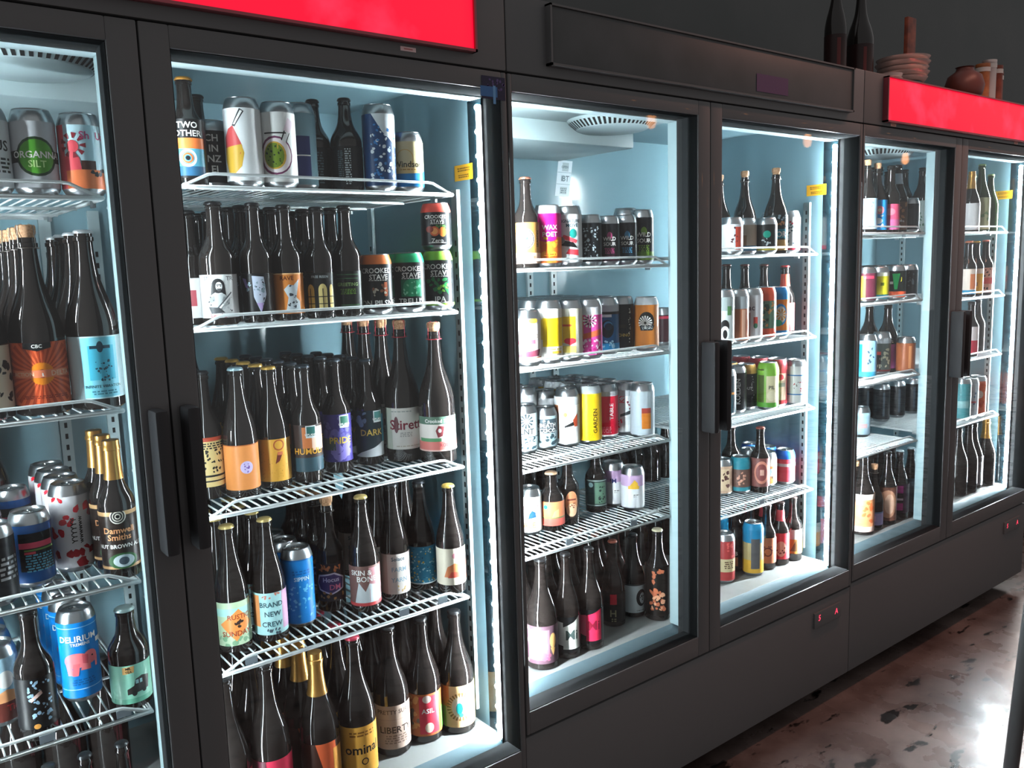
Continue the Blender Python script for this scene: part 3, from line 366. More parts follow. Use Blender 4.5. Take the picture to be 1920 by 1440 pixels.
('c12', 1.2671, 0.145, 1.4864, 0.1006, 0.033, -2.148, 'black can with red shoulder stacked on the lime one, second shelf, second door', 'cans on the second shelf, second door', ['#16181a', ('r', -1.5, 0.0, 1.5, 0.05, '#16181a'), ('t', 'CROOKED', 0.0, 0.86, 0.14, '#f2f2ee'), ('t', 'STAVE', 0.05, 0.72, 0.14, '#f2f2ee'), ('m', -0.2, 0.63, 0.25, 0.66, 1, '#f2f2ee'), ('e', -0.05, 0.42, 0.15, 0.15, '#d8623a'), ('e', -0.05, 0.42, 0.1, 0.1, '#f0a060'), ('e', 0.2, 0.4, 0.12, 0.15, '#e07a34'), ('e', -0.2, 0.48, 0.12, 0.1, '#8c3326'), ('b', 86, 8, 0.0, 0.5, 0.3, 0.62, 0.03, 0.05, '#4a7a3a'), ('t', 'Zero', 0.03, 0.14, 0.16, '#f2f2ee'), ('r', -0.25, 0.06, 0.3, 0.08, '#f2f2ee')], {'top': '#ee5a4c'}, []),
('lo', 0.7681, 0.2406, 1.012, 0.2519, 0.0305, -1.562, 'dark bottle with cream and black doodle label, third shelf, second door', 'bottles on the third shelf, second door', ['#e2c98a', ('r', -0.6, 0.92, 0.6, 1, '#b84a32'), ('b', 91, 26, -0.2, 0.3, 0.3, 0.75, 0.02, 0.04, '#241f18'), ('r', -0.4, 0.2, 0.4, 0.24, '#141416'), ('r', -0.4, 0.1, 0.4, 0.13, '#141416'), ('m', -0.2, 0.76, 0.3, 0.9, 3, '#141416')], {'clo': 'cap', 'cap': '#2a2c2e', 'lab': (0.1, 0.49)}, [(0.3046, 'doodle label bottle second back in its file, third shelf, second door'), (0.3686, 'doodle label bottle third back in its file, third shelf, second door'), (0.4326, 'doodle label bottle fourth back in its file, third shelf, second door'), (0.4966, 'doodle label bottle fifth back in its file, third shelf, second door'), (0.5606, 'doodle label bottle sixth back in its file, third shelf, second door')]),
('bu', 0.8247, 0.2086, 1.012, 0.2566, 0.033, -1.913, 'dark bottle with orange label and lilac seal, third shelf, second door', 'bottles on the third shelf, second door', ['#d98a4a', ('e', 0.1, 0.5, 0.14, 0.14, '#c3b6dc'), ('b', 95, 9, 0.03, 0.4, 0.18, 0.6, 0.015, 0.03, '#6a4a98'), ('r', -0.6, 0.98, 0.6, 1, '#a85a2a')], {'clo': 'cap', 'cap': '#9fc0ca'}, []),
('bu', 0.901, 0.2305, 1.012, 0.2493, 0.033, -1.949, 'dark bottle with gold seeded label and red tag, third shelf, second door', 'bottles on the third shelf, second door', ['#d9a23e', ('b', 97, 60, -0.5, 0.05, 0.5, 0.8, 0.006, 0.012, '#8c5a18'), ('o', 0.12, 0.86, 0.13, 0.03, '#a8542e'), ('p', [(0.02, 0.42), (0.12, 0.48), (0.2, 0.66), (0.08, 0.68)], '#6a2a20'), ('r', 0.08, 0.62, 0.2, 0.7, '#c8704a')], {'clo': 'cap', 'cap': '#d8ae58'}, [(0.2995, 'gold label bottle second back in its file, third shelf, second door'), (0.3685, 'gold label bottle third back in its file, third shelf, second door'), (0.4375, 'gold label bottle fourth back in its file, third shelf, second door'), (0.5065, 'gold label bottle fifth back in its file, third shelf, second door')]),
('lo', 0.9703, 0.2194, 1.012, 0.2467, 0.0305, -1.987, 'longneck bottle with dusky orange photo label, third shelf, second door', 'bottles on the third shelf, second door', ['#3a2c28', ('r', -0.1, 0.5, 0.4, 0.95, '#d8804a'), ('r', 0.1, 0.45, 0.5, 0.95, '#e8c4b0'), ('r', -0.6, 0.0, 0.6, 0.3, '#34505c'), ('r', -0.02, 0.72, 0.2, 0.98, '#dfe8ea'), ('r', 0.0, 0.76, 0.18, 0.96, '#2f6a66'), ('t', 'UPLAND', 0.09, 0.79, 0.06, '#f2f2ee'), ('t', 'HUMULI', 0.02, 0.44, 0.16, '#e8a83a')], {'clo': 'cap', 'cap': '#39424a', 'lab': (0.1, 0.5)}, [(0.2834, 'dusk label bottle second back in its file, third shelf, second door'), (0.3474, 'dusk label bottle third back in its file, third shelf, second door'), (0.4114, 'dusk label bottle fourth back in its file, third shelf, second door'), (0.4754, 'dusk label bottle fifth back in its file, third shelf, second door'), (0.5394, 'dusk label bottle sixth back in its file, third shelf, second door')]),
('lo', 1.0575, 0.2535, 1.012, 0.2486, 0.0305, -2.022, 'longneck bottle with purple grape label, third shelf, second door', 'bottles on the third shelf, second door', ['#4a4290', ('b', 101, 16, -0.4, 0.5, 0.3, 0.95, 0.06, 0.12, '#6a66b8'), ('b', 102, 12, -0.1, 0.05, 0.4, 0.4, 0.06, 0.12, '#8a80d0'), ('r', -0.5, 0.25, -0.05, 0.5, '#4c5a58'), ('r', 0.05, 0.72, 0.27, 0.98, '#dfe8ea'), ('r', 0.07, 0.76, 0.25, 0.96, '#2f6a5a'), ('t', 'UPLAND', 0.16, 0.79, 0.06, '#f2f2ee'), ('t', 'PRIDE', 0.06, 0.46, 0.17, '#e8c84a')], {'clo': 'cap', 'cap': '#39424a', 'lab': (0.1, 0.52)}, [(0.3175, 'purple grape bottle second back in its file, third shelf, second door'), (0.3815, 'purple grape bottle third back in its file, third shelf, second door'), (0.4455, 'purple grape bottle fourth back in its file, third shelf, second door'), (0.5095, 'purple grape bottle fifth back in its file, third shelf, second door')]),
('lo', 1.1447, 0.2703, 1.012, 0.2395, 0.0305, -2.059, 'longneck bottle with gold title over snowy peaks, third shelf, second door', 'bottles on the third shelf, second door', ['#1c2c34', ('p', [(-0.4, 0.0), (0.5, 0.0), (0.5, 0.4), (0.3, 0.3), (0.1, 0.2), (-0.2, 0.1)], '#dfe8ee'), ('r', 0.1, 0.74, 0.32, 0.99, '#dfe8ea'), ('r', 0.12, 0.78, 0.3, 0.97, '#4a8a86'), ('t', 'UPLAND', 0.21, 0.81, 0.06, '#f2f2ee'), ('t', 'DARK', 0.05, 0.53, 0.17, '#d8b85a'), ('b', 105, 6, -0.4, 0.7, -0.05, 0.95, 0.05, 0.08, '#7f98b0'), ('r', 0.3, 0.3, 0.5, 0.9, '#3f8aa0')], {'clo': 'cap', 'cap': '#39424a', 'lab': (0.08, 0.52)}, [(0.3343, 'snowy label bottle second back in its file, third shelf, second door'), (0.3983, 'snowy label bottle third back in its file, third shelf, second door'), (0.4623, 'snowy label bottle fourth back in its file, third shelf, second door'), (0.5263, 'snowy label bottle fifth back in its file, third shelf, second door')]),
('ch', 1.2205, 0.2454, 1.012, 0.3219, 0.041, -2.099, 'corked bottle with white label and maroon script, third shelf, second door', 'bottles on the third shelf, second door', ['#e6e4de', ('r', -0.9, 0, -0.3, 1, '#bfc6b8'), ('t', 'Stirett', 0.06, 0.6, 0.3, '#7a1f30'), ('e', -0.18, 0.6, 0.06, 0.2, '#5a1c26'), ('m', -0.1, 0.3, 0.2, 0.42, 3, '#a8a8a4'), ('m', -0.2, 0.06, 0.4, 0.1, 1, '#b8b0a0'), ('m', -0.3, 0.9, 0.2, 0.94, 1, '#9aa6a0')], {'clo': 'cork', 'wire': '#d84a5a', 'lab': (0.1, 0.41)}, [(0.3304, 'white script bottle second back in its file, third shelf, second door'), (0.4154, 'white script bottle third back in its file, third shelf, second door'), (0.5004, 'white script bottle fourth back in its file, third shelf, second door')]),
('ch', 1.2665, 0.1729, 1.012, 0.3165, 0.041, -2.14, 'corked bottle with white and rose label, third shelf, second door', 'bottles on the third shelf, second door', ['#efe9e2', ('r', -0.9, 0.78, 0.9, 1, '#5a7a68'), ('t', 'Crooked Stave', 0.05, 0.88, 0.13, '#f2f2ee'), ('r', -0.9, 0.0, 0.9, 0.28, '#e08078'), ('r', -0.6, 0.28, 0.1, 0.38, '#5a9a6a'), ('p', [(0.0, 0.4), (0.14, 0.44), (0.2, 0.72), (0.02, 0.74), (-0.06, 0.6)], '#8a3a40'), ('e', 0.06, 0.6, 0.05, 0.06, '#f2f2ee'), ('t', 'ROSE', 0.2, 0.18, 0.12, '#b8404a'), ('r', -0.9, 0.0, 0.9, 0.04, '#f0c8c0')], {'clo': 'cork', 'wire': '#d84a5a', 'lab': (0.1, 0.36)}, []),
('bu', 0.7796, 0.1979, 0.707, 0.254, 0.033, -1.89, 'gold capped bottle with green and orange diamond label, fourth shelf, second door', 'bottles on the fourth shelf, second door', ['#b9cfae', ('r', -0.6, 0.68, 0.6, 0.86, '#a8d8d0'), ('b', 111, 20, -0.4, 0.02, 0.5, 0.3, 0.03, 0.08, '#7fa886'), ('p', [(0.04, 0.1), (0.42, 0.48), (0.12, 0.84), (-0.3, 0.5)], '#e8924e'), ('t', 'RUSTIC', 0.12, 0.66, 0.14, '#9c3a1e'), ('t', 'SUNDAY', 0.06, 0.28, 0.15, '#9c3a1e'), ('b', 112, 6, 0.0, 0.42, 0.2, 0.56, 0.04, 0.06, '#3a2a24')], {'clo': 'cap', 'cap': '#c9b273'}, [(0.2669, 'sundae label bottle second back in its file, fourth shelf, second door'), (0.3359, 'sundae label bottle third back in its file, fourth shelf, second door'), (0.4049, 'sundae label bottle fourth back in its file, fourth shelf, second door')]),
('bu', 0.8565, 0.1963, 0.707, 0.2522, 0.033, -1.932, 'gold capped bottle with pale blue label and dark capitals, fourth shelf, second door', 'bottles on the fourth shelf, second door', ['#a9d6d8', ('r', -0.9, 0.2, -0.26, 0.95, '#d8905a'), ('r', 0.28, 0.1, 0.9, 1, '#c9a0c0'), ('t', 'BRAND', 0.02, 0.72, 0.15, '#31505a'), ('t', 'NEW', 0.04, 0.5, 0.15, '#31505a'), ('t', 'CREW', 0.02, 0.26, 0.15, '#31505a'), ('b', 113, 7, -0.1, 0.02, 0.3, 0.14, 0.03, 0.05, '#41505a'), ('b', 114, 6, -0.2, 0.88, 0.2, 0.98, 0.03, 0.05, '#c07a6a')], {'clo': 'cap', 'cap': '#c9b273'}, [(0.2653, 'pale blue label bottle second back in its file, fourth shelf, second door'), (0.3343, 'pale blue label bottle third back in its file, fourth shelf, second door'), (0.4033, 'pale blue label bottle fourth back in its file, fourth shelf, second door')]),
('c16', 0.9288, 0.2182, 0.707, 0.1692, 0.033, -1.966, 'slim bright blue can standing between two bottles, fourth shelf, second door', 'cans on the fourth shelf, second door', ['#1478c4', ('b', 115, 40, -0.2, 0.1, 0.3, 0.6, 0.01, 0.03, '#5fb4e0'), ('t', 'SIPPIN', 0.06, 0.7, 0.08, '#bfe0f4'), ('m', -0.1, 0.76, 0.2, 0.84, 2, '#0d5a9c'), ('r', -1, 0.98, 1, 1, '#0f5fa0')], {}, [(0.2872, 'bright blue can second back in its file, fourth shelf, second door'), (0.3562, 'bright blue can third back in its file, fourth shelf, second door'), (0.4252, 'bright blue can fourth back in its file, fourth shelf, second door')]),
('lo', 1.0186, 0.2501, 0.707, 0.2542, 0.0305, -2.004, 'dark bottle with purple scroll label and orange trim, fourth shelf, second door', 'bottles on the fourth shelf, second door', ['#2a2226', ('b', 116, 18, -0.4, 0.8, 0.4, 0.98, 0.03, 0.06, '#c8784a'), ('p', [(-0.34, 0.3), (0.0, 0.18), (0.34, 0.3), (0.38, 0.6), (0.1, 0.76), (-0.34, 0.7), (-0.4, 0.5)], '#d4cce0'), ('p', [(-0.3, 0.33), (0.0, 0.22), (0.3, 0.33), (0.34, 0.58), (0.08, 0.72), (-0.3, 0.66), (-0.36, 0.5)], '#4a3a6c'), ('t', 'Hocus', 0.0, 0.58, 0.15, '#d8d0e8'), ('t', 'DM', 0.1, 0.38, 0.18, '#e07898'), ('b', 117, 10, -0.4, 0.08, 0.4, 0.24, 0.03, 0.05, '#a87a4a')], {'clo': 'cork', 'lab': (0.1, 0.46)}, [(0.3141, 'purple scroll bottle second back in its file, fourth shelf, second door'), (0.3781, 'purple scroll bottle third back in its file, fourth shelf, second door'), (0.4421, 'purple scroll bottle fourth back in its file, fourth shelf, second door')]),
('bu', 1.0746, 0.1963, 0.707, 0.2564, 0.033, -2.044, 'gold capped bottle with brown label and white silhouette, fourth shelf, second door', 'bottles on the fourth shelf, second door', ['#7a5a54', ('r', 0.1, 0.1, 0.6, 0.95, '#b8848a'), ('p', [(-0.28, 0.08), (0.36, 0.08), (0.3, 0.5), (0.1, 0.56), (0.0, 0.36), (-0.16, 0.6)], '#cfd8dc'), ('t', 'SKIN &', -0.1, 0.84, 0.16, '#f2f2ee'), ('t', 'BONES', 0.08, 0.68, 0.17, '#f2f2ee'), ('r', -0.9, 0, 0.9, 0.08, '#c84a4c')], {'clo': 'cap', 'cap': '#c9b273'}, []),
('bu', 1.1582, 0.2085, 0.707, 0.2661, 0.033, -2.081, 'dark bottle with pale script label, fourth shelf, second door', 'bottles on the fourth shelf, second door', ['#dcd4ce', ('r', -0.9, 0.0, -0.2, 1, '#b8a8a0'), ('t', 'Solace', 0.08, 0.88, 0.12, '#3a5a6c'), ('t', 'FARM', 0.1, 0.62, 0.14, '#8aa4b4'), ('t', 'YARN', 0.1, 0.36, 0.14, '#8aa4b4'), ('b', 118, 5, 0.0, 0.08, 0.3, 0.24, 0.02, 0.04, '#c8a868')], {'clo': 'cap', 'cap': '#2c2f33'}, [(0.2775, 'washed out label bottle second back in its file, fourth shelf, second door'), (0.3465, 'washed out label bottle third back in its file, fourth shelf, second door'), (0.4155, 'washed out label bottle fourth back in its file, fourth shelf, second door')]),
('bu', 1.2379, 0.2211, 0.707, 0.2553, 0.033, -2.114, 'dark bottle with speckled teal label, fourth shelf, second door', 'bottles on the fourth shelf, second door', ['#2a7a9c', ('b', 121, 50, -0.35, 0.05, 0.4, 0.95, 0.012, 0.035, '#a8d4e0'), ('b', 122, 26, -0.35, 0.05, 0.4, 0.95, 0.012, 0.035, '#c8a850'), ('b', 123, 26, -0.35, 0.05, 0.4, 0.95, 0.012, 0.03, '#164a66'), ('r', -0.9, 0.0, 0.9, 0.03, '#dfe8e8')], {'clo': 'cap', 'cap': '#2c2f33'}, [(0.2901, 'teal label bottle second back in its file, fourth shelf, second door'), (0.3591, 'teal label bottle third back in its file, fourth shelf, second door'), (0.4281, 'teal label bottle fourth back in its file, fourth shelf, second door')]),
('bu', 1.2745, 0.1532, 0.707, 0.2523, 0.033, -2.149, 'gold capped bottle with cream label and pink fruit, fourth shelf, second door', 'bottles on the fourth shelf, second door', ['#f4ecd8', ('p', [(-0.2, 0.22), (0.3, 0.2), (0.36, 0.5), (0.1, 0.6), (-0.1, 0.5)], '#e08a5c'), ('p', [(-0.1, 0.2), (0.3, 0.2), (0.3, 0.34), (0.0, 0.36)], '#d85a4a'), ('e', 0.12, 0.8, 0.09, 0.08, '#e8a0a8'), ('r', 0.3, 0.1, 0.6, 0.6, '#e8806a')], {'clo': 'cap', 'cap': '#d8b860', 'lab': (0.09, 0.43)}, []),
('ch', 0.7356, 0.153, 0.3515, 0.3258, 0.041, -1.873, 'tall dark bottle with red label at the bottom edge, cabinet floor, second door', 'bottles on the cabinet floor, second door', ['#d0586a', ('m', -0.3, 0.2, 0.3, 0.8, 5, '#f2f2ee')], {'clo': 'cap', 'cap': '#2a2a2c'}, [(0.238, 'red shoulder bottle second back in its file, cabinet floor, second door'), (0.323, 'red shoulder bottle third back in its file, cabinet floor, second door'), (0.408, 'red shoulder bottle fourth back in its file, cabinet floor, second door')]),
('ch', 0.8191, 0.153, 0.3515, 0.3279, 0.041, -1.92, 'tall dark bottle with crimson and cream label, cabinet floor, second door', 'bottles on the cabinet floor, second door', ['#cc3350', ('p', [(-0.4, 0.0), (0.5, 0.0), (0.5, 0.55), (0.1, 0.62), (-0.2, 0.4)], '#d8a8a0'), ('e', -0.3, 0.7, 0.16, 0.1, '#7a7478'), ('r', -0.9, 0, -0.1, 1, '#5a1c2c')], {'clo': 'cap', 'cap': '#2a2a2c'}, [(0.238, 'crimson label bottle second back in its file, cabinet floor, second door'), (0.323, 'crimson label bottle third back in its file, cabinet floor, second door'), (0.408, 'crimson label bottle fourth back in its file, cabinet floor, second door')]),
('ch', 0.9265, 0.153, 0.3515, 0.313, 0.041, -1.979, 'gold foil bottle with orange swoosh label, cabinet floor, second door', 'bottles on the cabinet floor, second door', ['#3a2018', ('p', [(-0.1, 1), (0.3, 1), (0.36, 0.3), (0.2, 0.0), (0.05, 0.4)], '#d8623a'), ('r', 0.24, 0.3, 0.5, 0.85, '#d89a4a')], {'clo': 'foil'}, [(0.238, 'orange swoosh bottle second back in its file, cabinet floor, second door'), (0.323, 'orange swoosh bottle third back in its file, cabinet floor, second door'), (0.408, 'orange swoosh bottle fourth back in its file, cabinet floor, second door')]),
('ch', 1.0133, 0.153, 0.3515, 0.324, 0.041, -1.92, 'red necked bottle with tilted yellow label, cabinet floor, second door', 'bottles on the cabinet floor, second door', ['#e2a648', ('t', 'ominal', 0.05, 0.55, 0.24, '#141416'), ('o', 0.08, 0.3, 0.07, 0.02, '#141416'), ('m', -0.2, 0.8, 0.3, 0.92, 2, '#8a5a24')], {'clo': 'cap', 'cap': '#b83a50'}, [(0.238, 'yellow label bottle second back in its file, cabinet floor, second door'), (0.323, 'yellow label bottle third back in its file, cabinet floor, second door'), (0.408, 'yellow label bottle fourth back in its file, cabinet floor, second door')]),
('ch', 1.1246, 0.1989, 0.3515, 0.2975, 0.041, -2.067, 'dark bottle with beige label in small serif type, cabinet floor, second door', 'bottles on the cabinet floor, second door', ['#cbb3a4', ('t', 'PRETTY SURE', 0.05, 0.86, 0.12, '#5a4a44'), ('t', 'LIBERTY', 0.08, 0.45, 0.19, '#3c302c'), ('m', -0.2, 0.12, 0.35, 0.34, 4, '#8a746a'), ('r', -0.9, 0.68, 0.9, 0.685, '#8a746a')], {'clo': 'cap', 'cap': '#2a2a2c'}, [(0.2839, 'beige label bottle second back in its file, cabinet floor, second door'), (0.3689, 'beige label bottle third back in its file, cabinet floor, second door'), (0.4539, 'beige label bottle fourth back in its file, cabinet floor, second door')]),
('ch', 1.2104, 0.1963, 0.3515, 0.295, 0.041, -2.108, 'dark bottle with red panel over fruit picture label, cabinet floor, second door', 'bottles on the cabinet floor, second door', ['#b8683a', ('b', 131, 16, -0.5, 0.1, -0.05, 0.95, 0.06, 0.12, '#d89a5a'), ('b', 132, 8, -0.5, 0.1, -0.1, 0.6, 0.05, 0.09, '#5a4a3a'), ('r', -0.12, 0.05, 0.36, 0.95, '#c8384c'), ('e', 0.06, 0.88, 0.1, 0.09, '#e0d0c8'), ('t', 'ASIL', 0.08, 0.6, 0.14, '#f2f2ee'), ('e', 0.1, 0.2, 0.1, 0.12, '#efe0c8'), ('r', 0.4, 0.05, 0.8, 0.6, '#6aa84a')], {'clo': 'cap', 'cap': '#2a2a2c'}, [(0.2813, 'red fruit bottle second back in its file, cabinet floor, second door'), (0.3663, 'red fruit bottle third back in its file, cabinet floor, second door'), (0.4513, 'red fruit bottle fourth back in its file, cabinet floor, second door')]),
('ch', 1.2916, 0.1765, 0.3515, 0.2945, 0.041, -2.15, 'dark bottle with orange and teal feather label by wall, cabinet floor, second door', 'bottles on the cabinet floor, second door', ['#f0c890', ('r', -0.9, 0.5, -0.2, 1, '#e08a4a'), ('r', -0.9, 0.0, -0.3, 0.5, '#9ab04a'), ('e', 0.12, 0.5, 0.26, 0.3, '#f6e8c8'), ('e', 0.12, 0.5, 0.17, 0.2, '#f4f6f0'), ('e', 0.04, 0.46, 0.08, 0.14, '#2ab8b8'), ('e', 0.2, 0.5, 0.05, 0.14, '#5ac8c0'), ('e', 0.08, 0.3, 0.05, 0.05, '#4ac49a'), ('s', 0.08, 0.5, 0.24, 0.34, 26, '#8a6a3a')], {'clo': 'cap', 'cap': '#2a2a2c'}, [(0.2615, 'peacock label bottle second back in its file, cabinet floor, second door'), (0.3465, 'peacock label bottle third back in its file, cabinet floor, second door'), (0.4315, 'peacock label bottle fourth back in its file, cabinet floor, second door')]),
('lo', 1.5181, 0.1425, 1.441, 0.2109, 0.0305, -2.253, 'brown longneck with tan label and round white seal, top shelf, third door', 'bottles on the top shelf, third door', ['#a87c44', ('e', -0.05, 0.6, 0.26, 0.26, '#e4ddc8'), ('o', -0.05, 0.6, 0.24, 0.02, '#141416'), ('e', -0.05, 0.6, 0.17, 0.17, '#b8d0d8'), ('b', 141, 8, -0.14, 0.5, 0.05, 0.68, 0.02, 0.04, '#3a4a50'), ('r', -0.9, 0.0, 0.9, 0.26, '#efc9b0'), ('t', 'ALE', 0.12, 0.14, 0.12, '#a86a50'), ('t', 'SEASON', 0.3, 0.6, 0.1, '#3a2c1c', 90)], {'clo': 'cap', 'cap': '#8a5a4a', 'lab': (0.05, 0.5)}, []),
('c16', 1.5852, 0.145, 1.441, 0.1475, 0.033, -2.277, 'tall magenta can fading to orange, top shelf, third door', 'cans on the top shelf, third door', ['#f0782c', ('r', -1, 0.52, 1, 1, '#d81c84'), ('e', 0, 0.5, 0.2, 0.07, '#d81c84'), ('b', 143, 14, -0.25, 0.1, 0.25, 0.5, 0.03, 0.07, '#f6b03a'), ('t', 'WAX', 0.05, 0.72, 0.12, '#f2f2ee'), ('t', 'POET', 0.05, 0.58, 0.12, '#f2f2ee'), ('m', -0.1, 0.1, 0.2, 0.2, 2, '#c85a1c')], {'top': '#c6cbd0'}, []),
('c16', 1.6527, 0.145, 1.441, 0.1461, 0.033, -2.301, 'tall white can with red teal and black strokes, top shelf, third door', 'cans on the top shelf, third door', ['#e6eef0', ('t', 'SIGNATURE', 0.04, 0.86, 0.08, '#2a5a66'), ('t', 'MOVE', 0.08, 0.77, 0.09, '#2a5a66'), ('e', 0.1, 0.6, 0.08, 0.1, '#1f8f86'), ('p', [(-0.16, 0.5), (0.16, 0.4), (0.2, 0.46), (-0.1, 0.58)], '#e0505a'), ('p', [(-0.2, 0.36), (0.2, 0.3), (0.1, 0.42), (-0.12, 0.46)], '#141416'), ('p', [(-0.06, 0.18), (0.22, 0.14), (0.22, 0.26), (0.0, 0.28)], '#e0404a'), ('e', -0.16, 0.46, 0.08, 0.08, '#8a9498')], {}, []),
('c16', 1.7217, 0.1405, 1.441, 0.1261, 0.0285, -2.326, 'black can with pale swirling smoke print, top shelf, third door', 'cans on the top shelf, third door', ['#14171a', ('b', 145, 44, -0.2, 0.1, 0.24, 0.9, 0.012, 0.05, '#aebcc2'), ('b', 146, 24, -0.2, 0.1, 0.24, 0.9, 0.012, 0.03, '#14171a')], {}, []),
('c16', 1.785, 0.1405, 1.441, 0.1242, 0.0285, -2.347, 'black can with white title and plum trim, top shelf, third door', 'cans on the top shelf, third door', ['#17181b', ('r', -1, 0, 1, 0.2, '#2a141e'), ('e', 0.03, 0.68, 0.07, 0.1, '#b04a78'), ('t', 'WILD', 0.03, 0.6, 0.13, '#f2f2ee'), ('t', 'SOUR', 0.03, 0.46, 0.12, '#f2f2ee'), ('m', -0.12, 0.2, 0.16, 0.36, 4, '#b04a78')], {}, []),
('c16', 1.8486, 0.1405, 1.441, 0.1275, 0.0285, -2.368, 'black can with white title and blue trim, top shelf, third door', 'cans on the top shelf, third door', ['#17181b', ('r', -1, 0, 1, 0.2, '#142632'), ('e', 0.03, 0.68, 0.07, 0.1, '#4a8ab0'), ('t', 'WILD', 0.03, 0.6, 0.13, '#f2f2ee'), ('t', 'SOUR', 0.03, 0.46, 0.12, '#f2f2ee'), ('m', -0.12, 0.2, 0.16, 0.36, 4, '#4a8ab0')], {}, []),
('c16', 1.9105, 0.1405, 1.441, 0.1413, 0.0285, -2.386, 'black can with white title and green trim, top shelf, third door', 'cans on the top shelf, third door', ['#17181b', ('r', -1, 0, 1, 0.2, '#5a7a2a'), ('e', 0.03, 0.68, 0.07, 0.1, '#7aa03a'), ('t', 'WILD', 0.03, 0.6, 0.13, '#f2f2ee'), ('t', 'SOUR', 0.03, 0.46, 0.12, '#f2f2ee'), ('m', -0.12, 0.2, 0.16, 0.36, 4, '#7aa03a')], {}, []),
('c16', 1.938, 0.23, 1.441, 0.1518, 0.033, -2.367, 'plain silver grey can near the mullion, top shelf, third door', 'cans on the top shelf, third door', ['#6f8088', ('m', -0.15, 0.7, 0.2, 0.8, 2, '#3a464c')], {}, []),
('c12', 1.5133, 0.145, 1.209, 0.1342, 0.033, -2.25, 'short white can with pink bands, second shelf, third door', 'cans on the second shelf, third door', ['#f2efec', ('r', -1.2, 0.42, 0.2, 0.52, '#d8566a'), ('p', [(-0.4, 0.1), (0.3, 0.14), (0.36, 0.3), (-0.1, 0.24)], '#7a3a4c'), ('r', -1.2, 0.06, 0.4, 0.12, '#e0a080'), ('e', 0.15, 0.95, 0.12, 0.06, '#e8b83a'), ('t', 'CITRIC', 0.1, 0.6, 0.1, '#c8b8a8')], {}, [(0.214, 'white and pink can second back in its file, second shelf, third door'), (0.283, 'white and pink can third back in its file, second shelf, third door'), (0.352, 'white and pink can fourth back in its file, second shelf, third door'), (0.421, 'white and pink can fifth back in its file, second shelf, third door')]),
('c16', 1.5808, 0.145, 1.209, 0.1541, 0.033, -2.275, 'tall white can with large yellow panel, second shelf, third door', 'cans on the second shelf, third door', ['#f3f2ec', ('r', -0.12, 0.26, 0.4, 0.82, '#f2cc1a'), ('r', -0.2, 0.4, -0.12, 0.8, '#f0dc6a'), ('m', 0.0, 0.18, 0.3, 0.24, 1, '#c8b860'), ('r', 0.06, 0.12, 0.3, 0.17, '#e8b838')], {}, [(0.214, 'white and yellow can second back in its file, second shelf, third door'), (0.283, 'white and yellow can third back in its file, second shelf, third door'), (0.352, 'white and yellow can fourth back in its file, second shelf, third door'), (0.421, 'white and yellow can fifth back in its file, second shelf, third door')]),
('c16', 1.6483, 0.145, 1.209, 0.1509, 0.033, -2.3, 'silver can with yellow strip and red heart, second shelf, third door', 'cans on the second shelf, third door', ['#d8d8c8', ('r', -0.14, 0.3, 0.14, 0.84, '#f0c430'), ('r', -0.14, 0.64, 0.06, 0.68, '#d85a3a'), ('e', -0.03, 0.34, 0.08, 0.06, '#d83040'), ('e', 0.06, 0.34, 0.08, 0.06, '#d83040'), ('p', [(-0.1, 0.33), (0.13, 0.33), (0.02, 0.25)], '#d83040'), ('r', -0.14, 0.1, 0.14, 0.24, '#e0cc6a')], {}, [(0.214, 'lemon strip can second back in its file, second shelf, third door'), (0.283, 'lemon strip can third back in its file, second shelf, third door'), (0.352, 'lemon strip can fourth back in its file, second shelf, third door'), (0.421, 'lemon strip can fifth back in its file, second shelf, third door')]),
('c16', 1.7158, 0.145, 1.209, 0.1507, 0.033, -2.323, 'tall pink can with white palm and swirls, second shelf, third door', 'cans on the second shelf, third door', ['#d84a9c', ('r', -1, 0.84, 1, 1, '#cdd2d6'), ('p', [(-0.3, 0.4), (0.3, 0.55), (0.3, 0.42), (-0.3, 0.3)], '#d8643c'), ('r', -0.6, 0.4, -0.12, 0.84, '#e89a6a'), ('s', 0.02, 0.72, 0.02, 0.15, 12, '#f2f2ee'), ('s', 0.02, 0.72, 0.05, 0.1, 9, '#3a2030'), ('b', 151, 18, -0.2, 0.02, 0.25, 0.34, 0.02, 0.05, '#f4d8ec'), ('b', 152, 12, -0.2, 0.02, 0.25, 0.34, 0.015, 0.04, '#b01c74')], {}, [(0.214, 'pink swirl can second back in its file, second shelf, third door'), (0.283, 'pink swirl can third back in its file, second shelf, third door'), (0.352, 'pink swirl can fourth back in its file, second shelf, third door'), (0.421, 'pink swirl can fifth back in its file, second shelf, third door')]),
('c16', 1.8177, 0.1865, 1.209, 0.1491, 0.033, -2.343, 'tall blue can with dark planet and waves, second shelf, third door', 'cans on the second shelf, third door', ['#14507c', ('r', -1, 0.8, 1, 1, '#b8c2c8'), ('r', -1, 0.8, 1, 0.86, '#141416'), ('r', -0.14, 0.74, 0.12, 0.8, '#dfe8ec'), ('e', 0.02, 0.48, 0.15, 0.2, '#0d1420'), ('e', 0.04, 0.56, 0.1, 0.09, '#3a86b4'), ('e', 0.05, 0.53, 0.09, 0.08, '#12283c'), ('r', -1, 0.0, 1, 0.16, '#0f86c0'), ('b', 153, 8, -0.12, 0.08, 0.16, 0.24, 0.02, 0.05, '#9fd4ea')], {}, [(0.2555, 'blue planet can second back in its file, second shelf, third door'), (0.3245, 'blue planet can third back in its file, second shelf, third door'), (0.3935, 'blue planet can fourth back in its file, second shelf, third door'), (0.4625, 'blue planet can fifth back in its file, second shelf, third door')]),
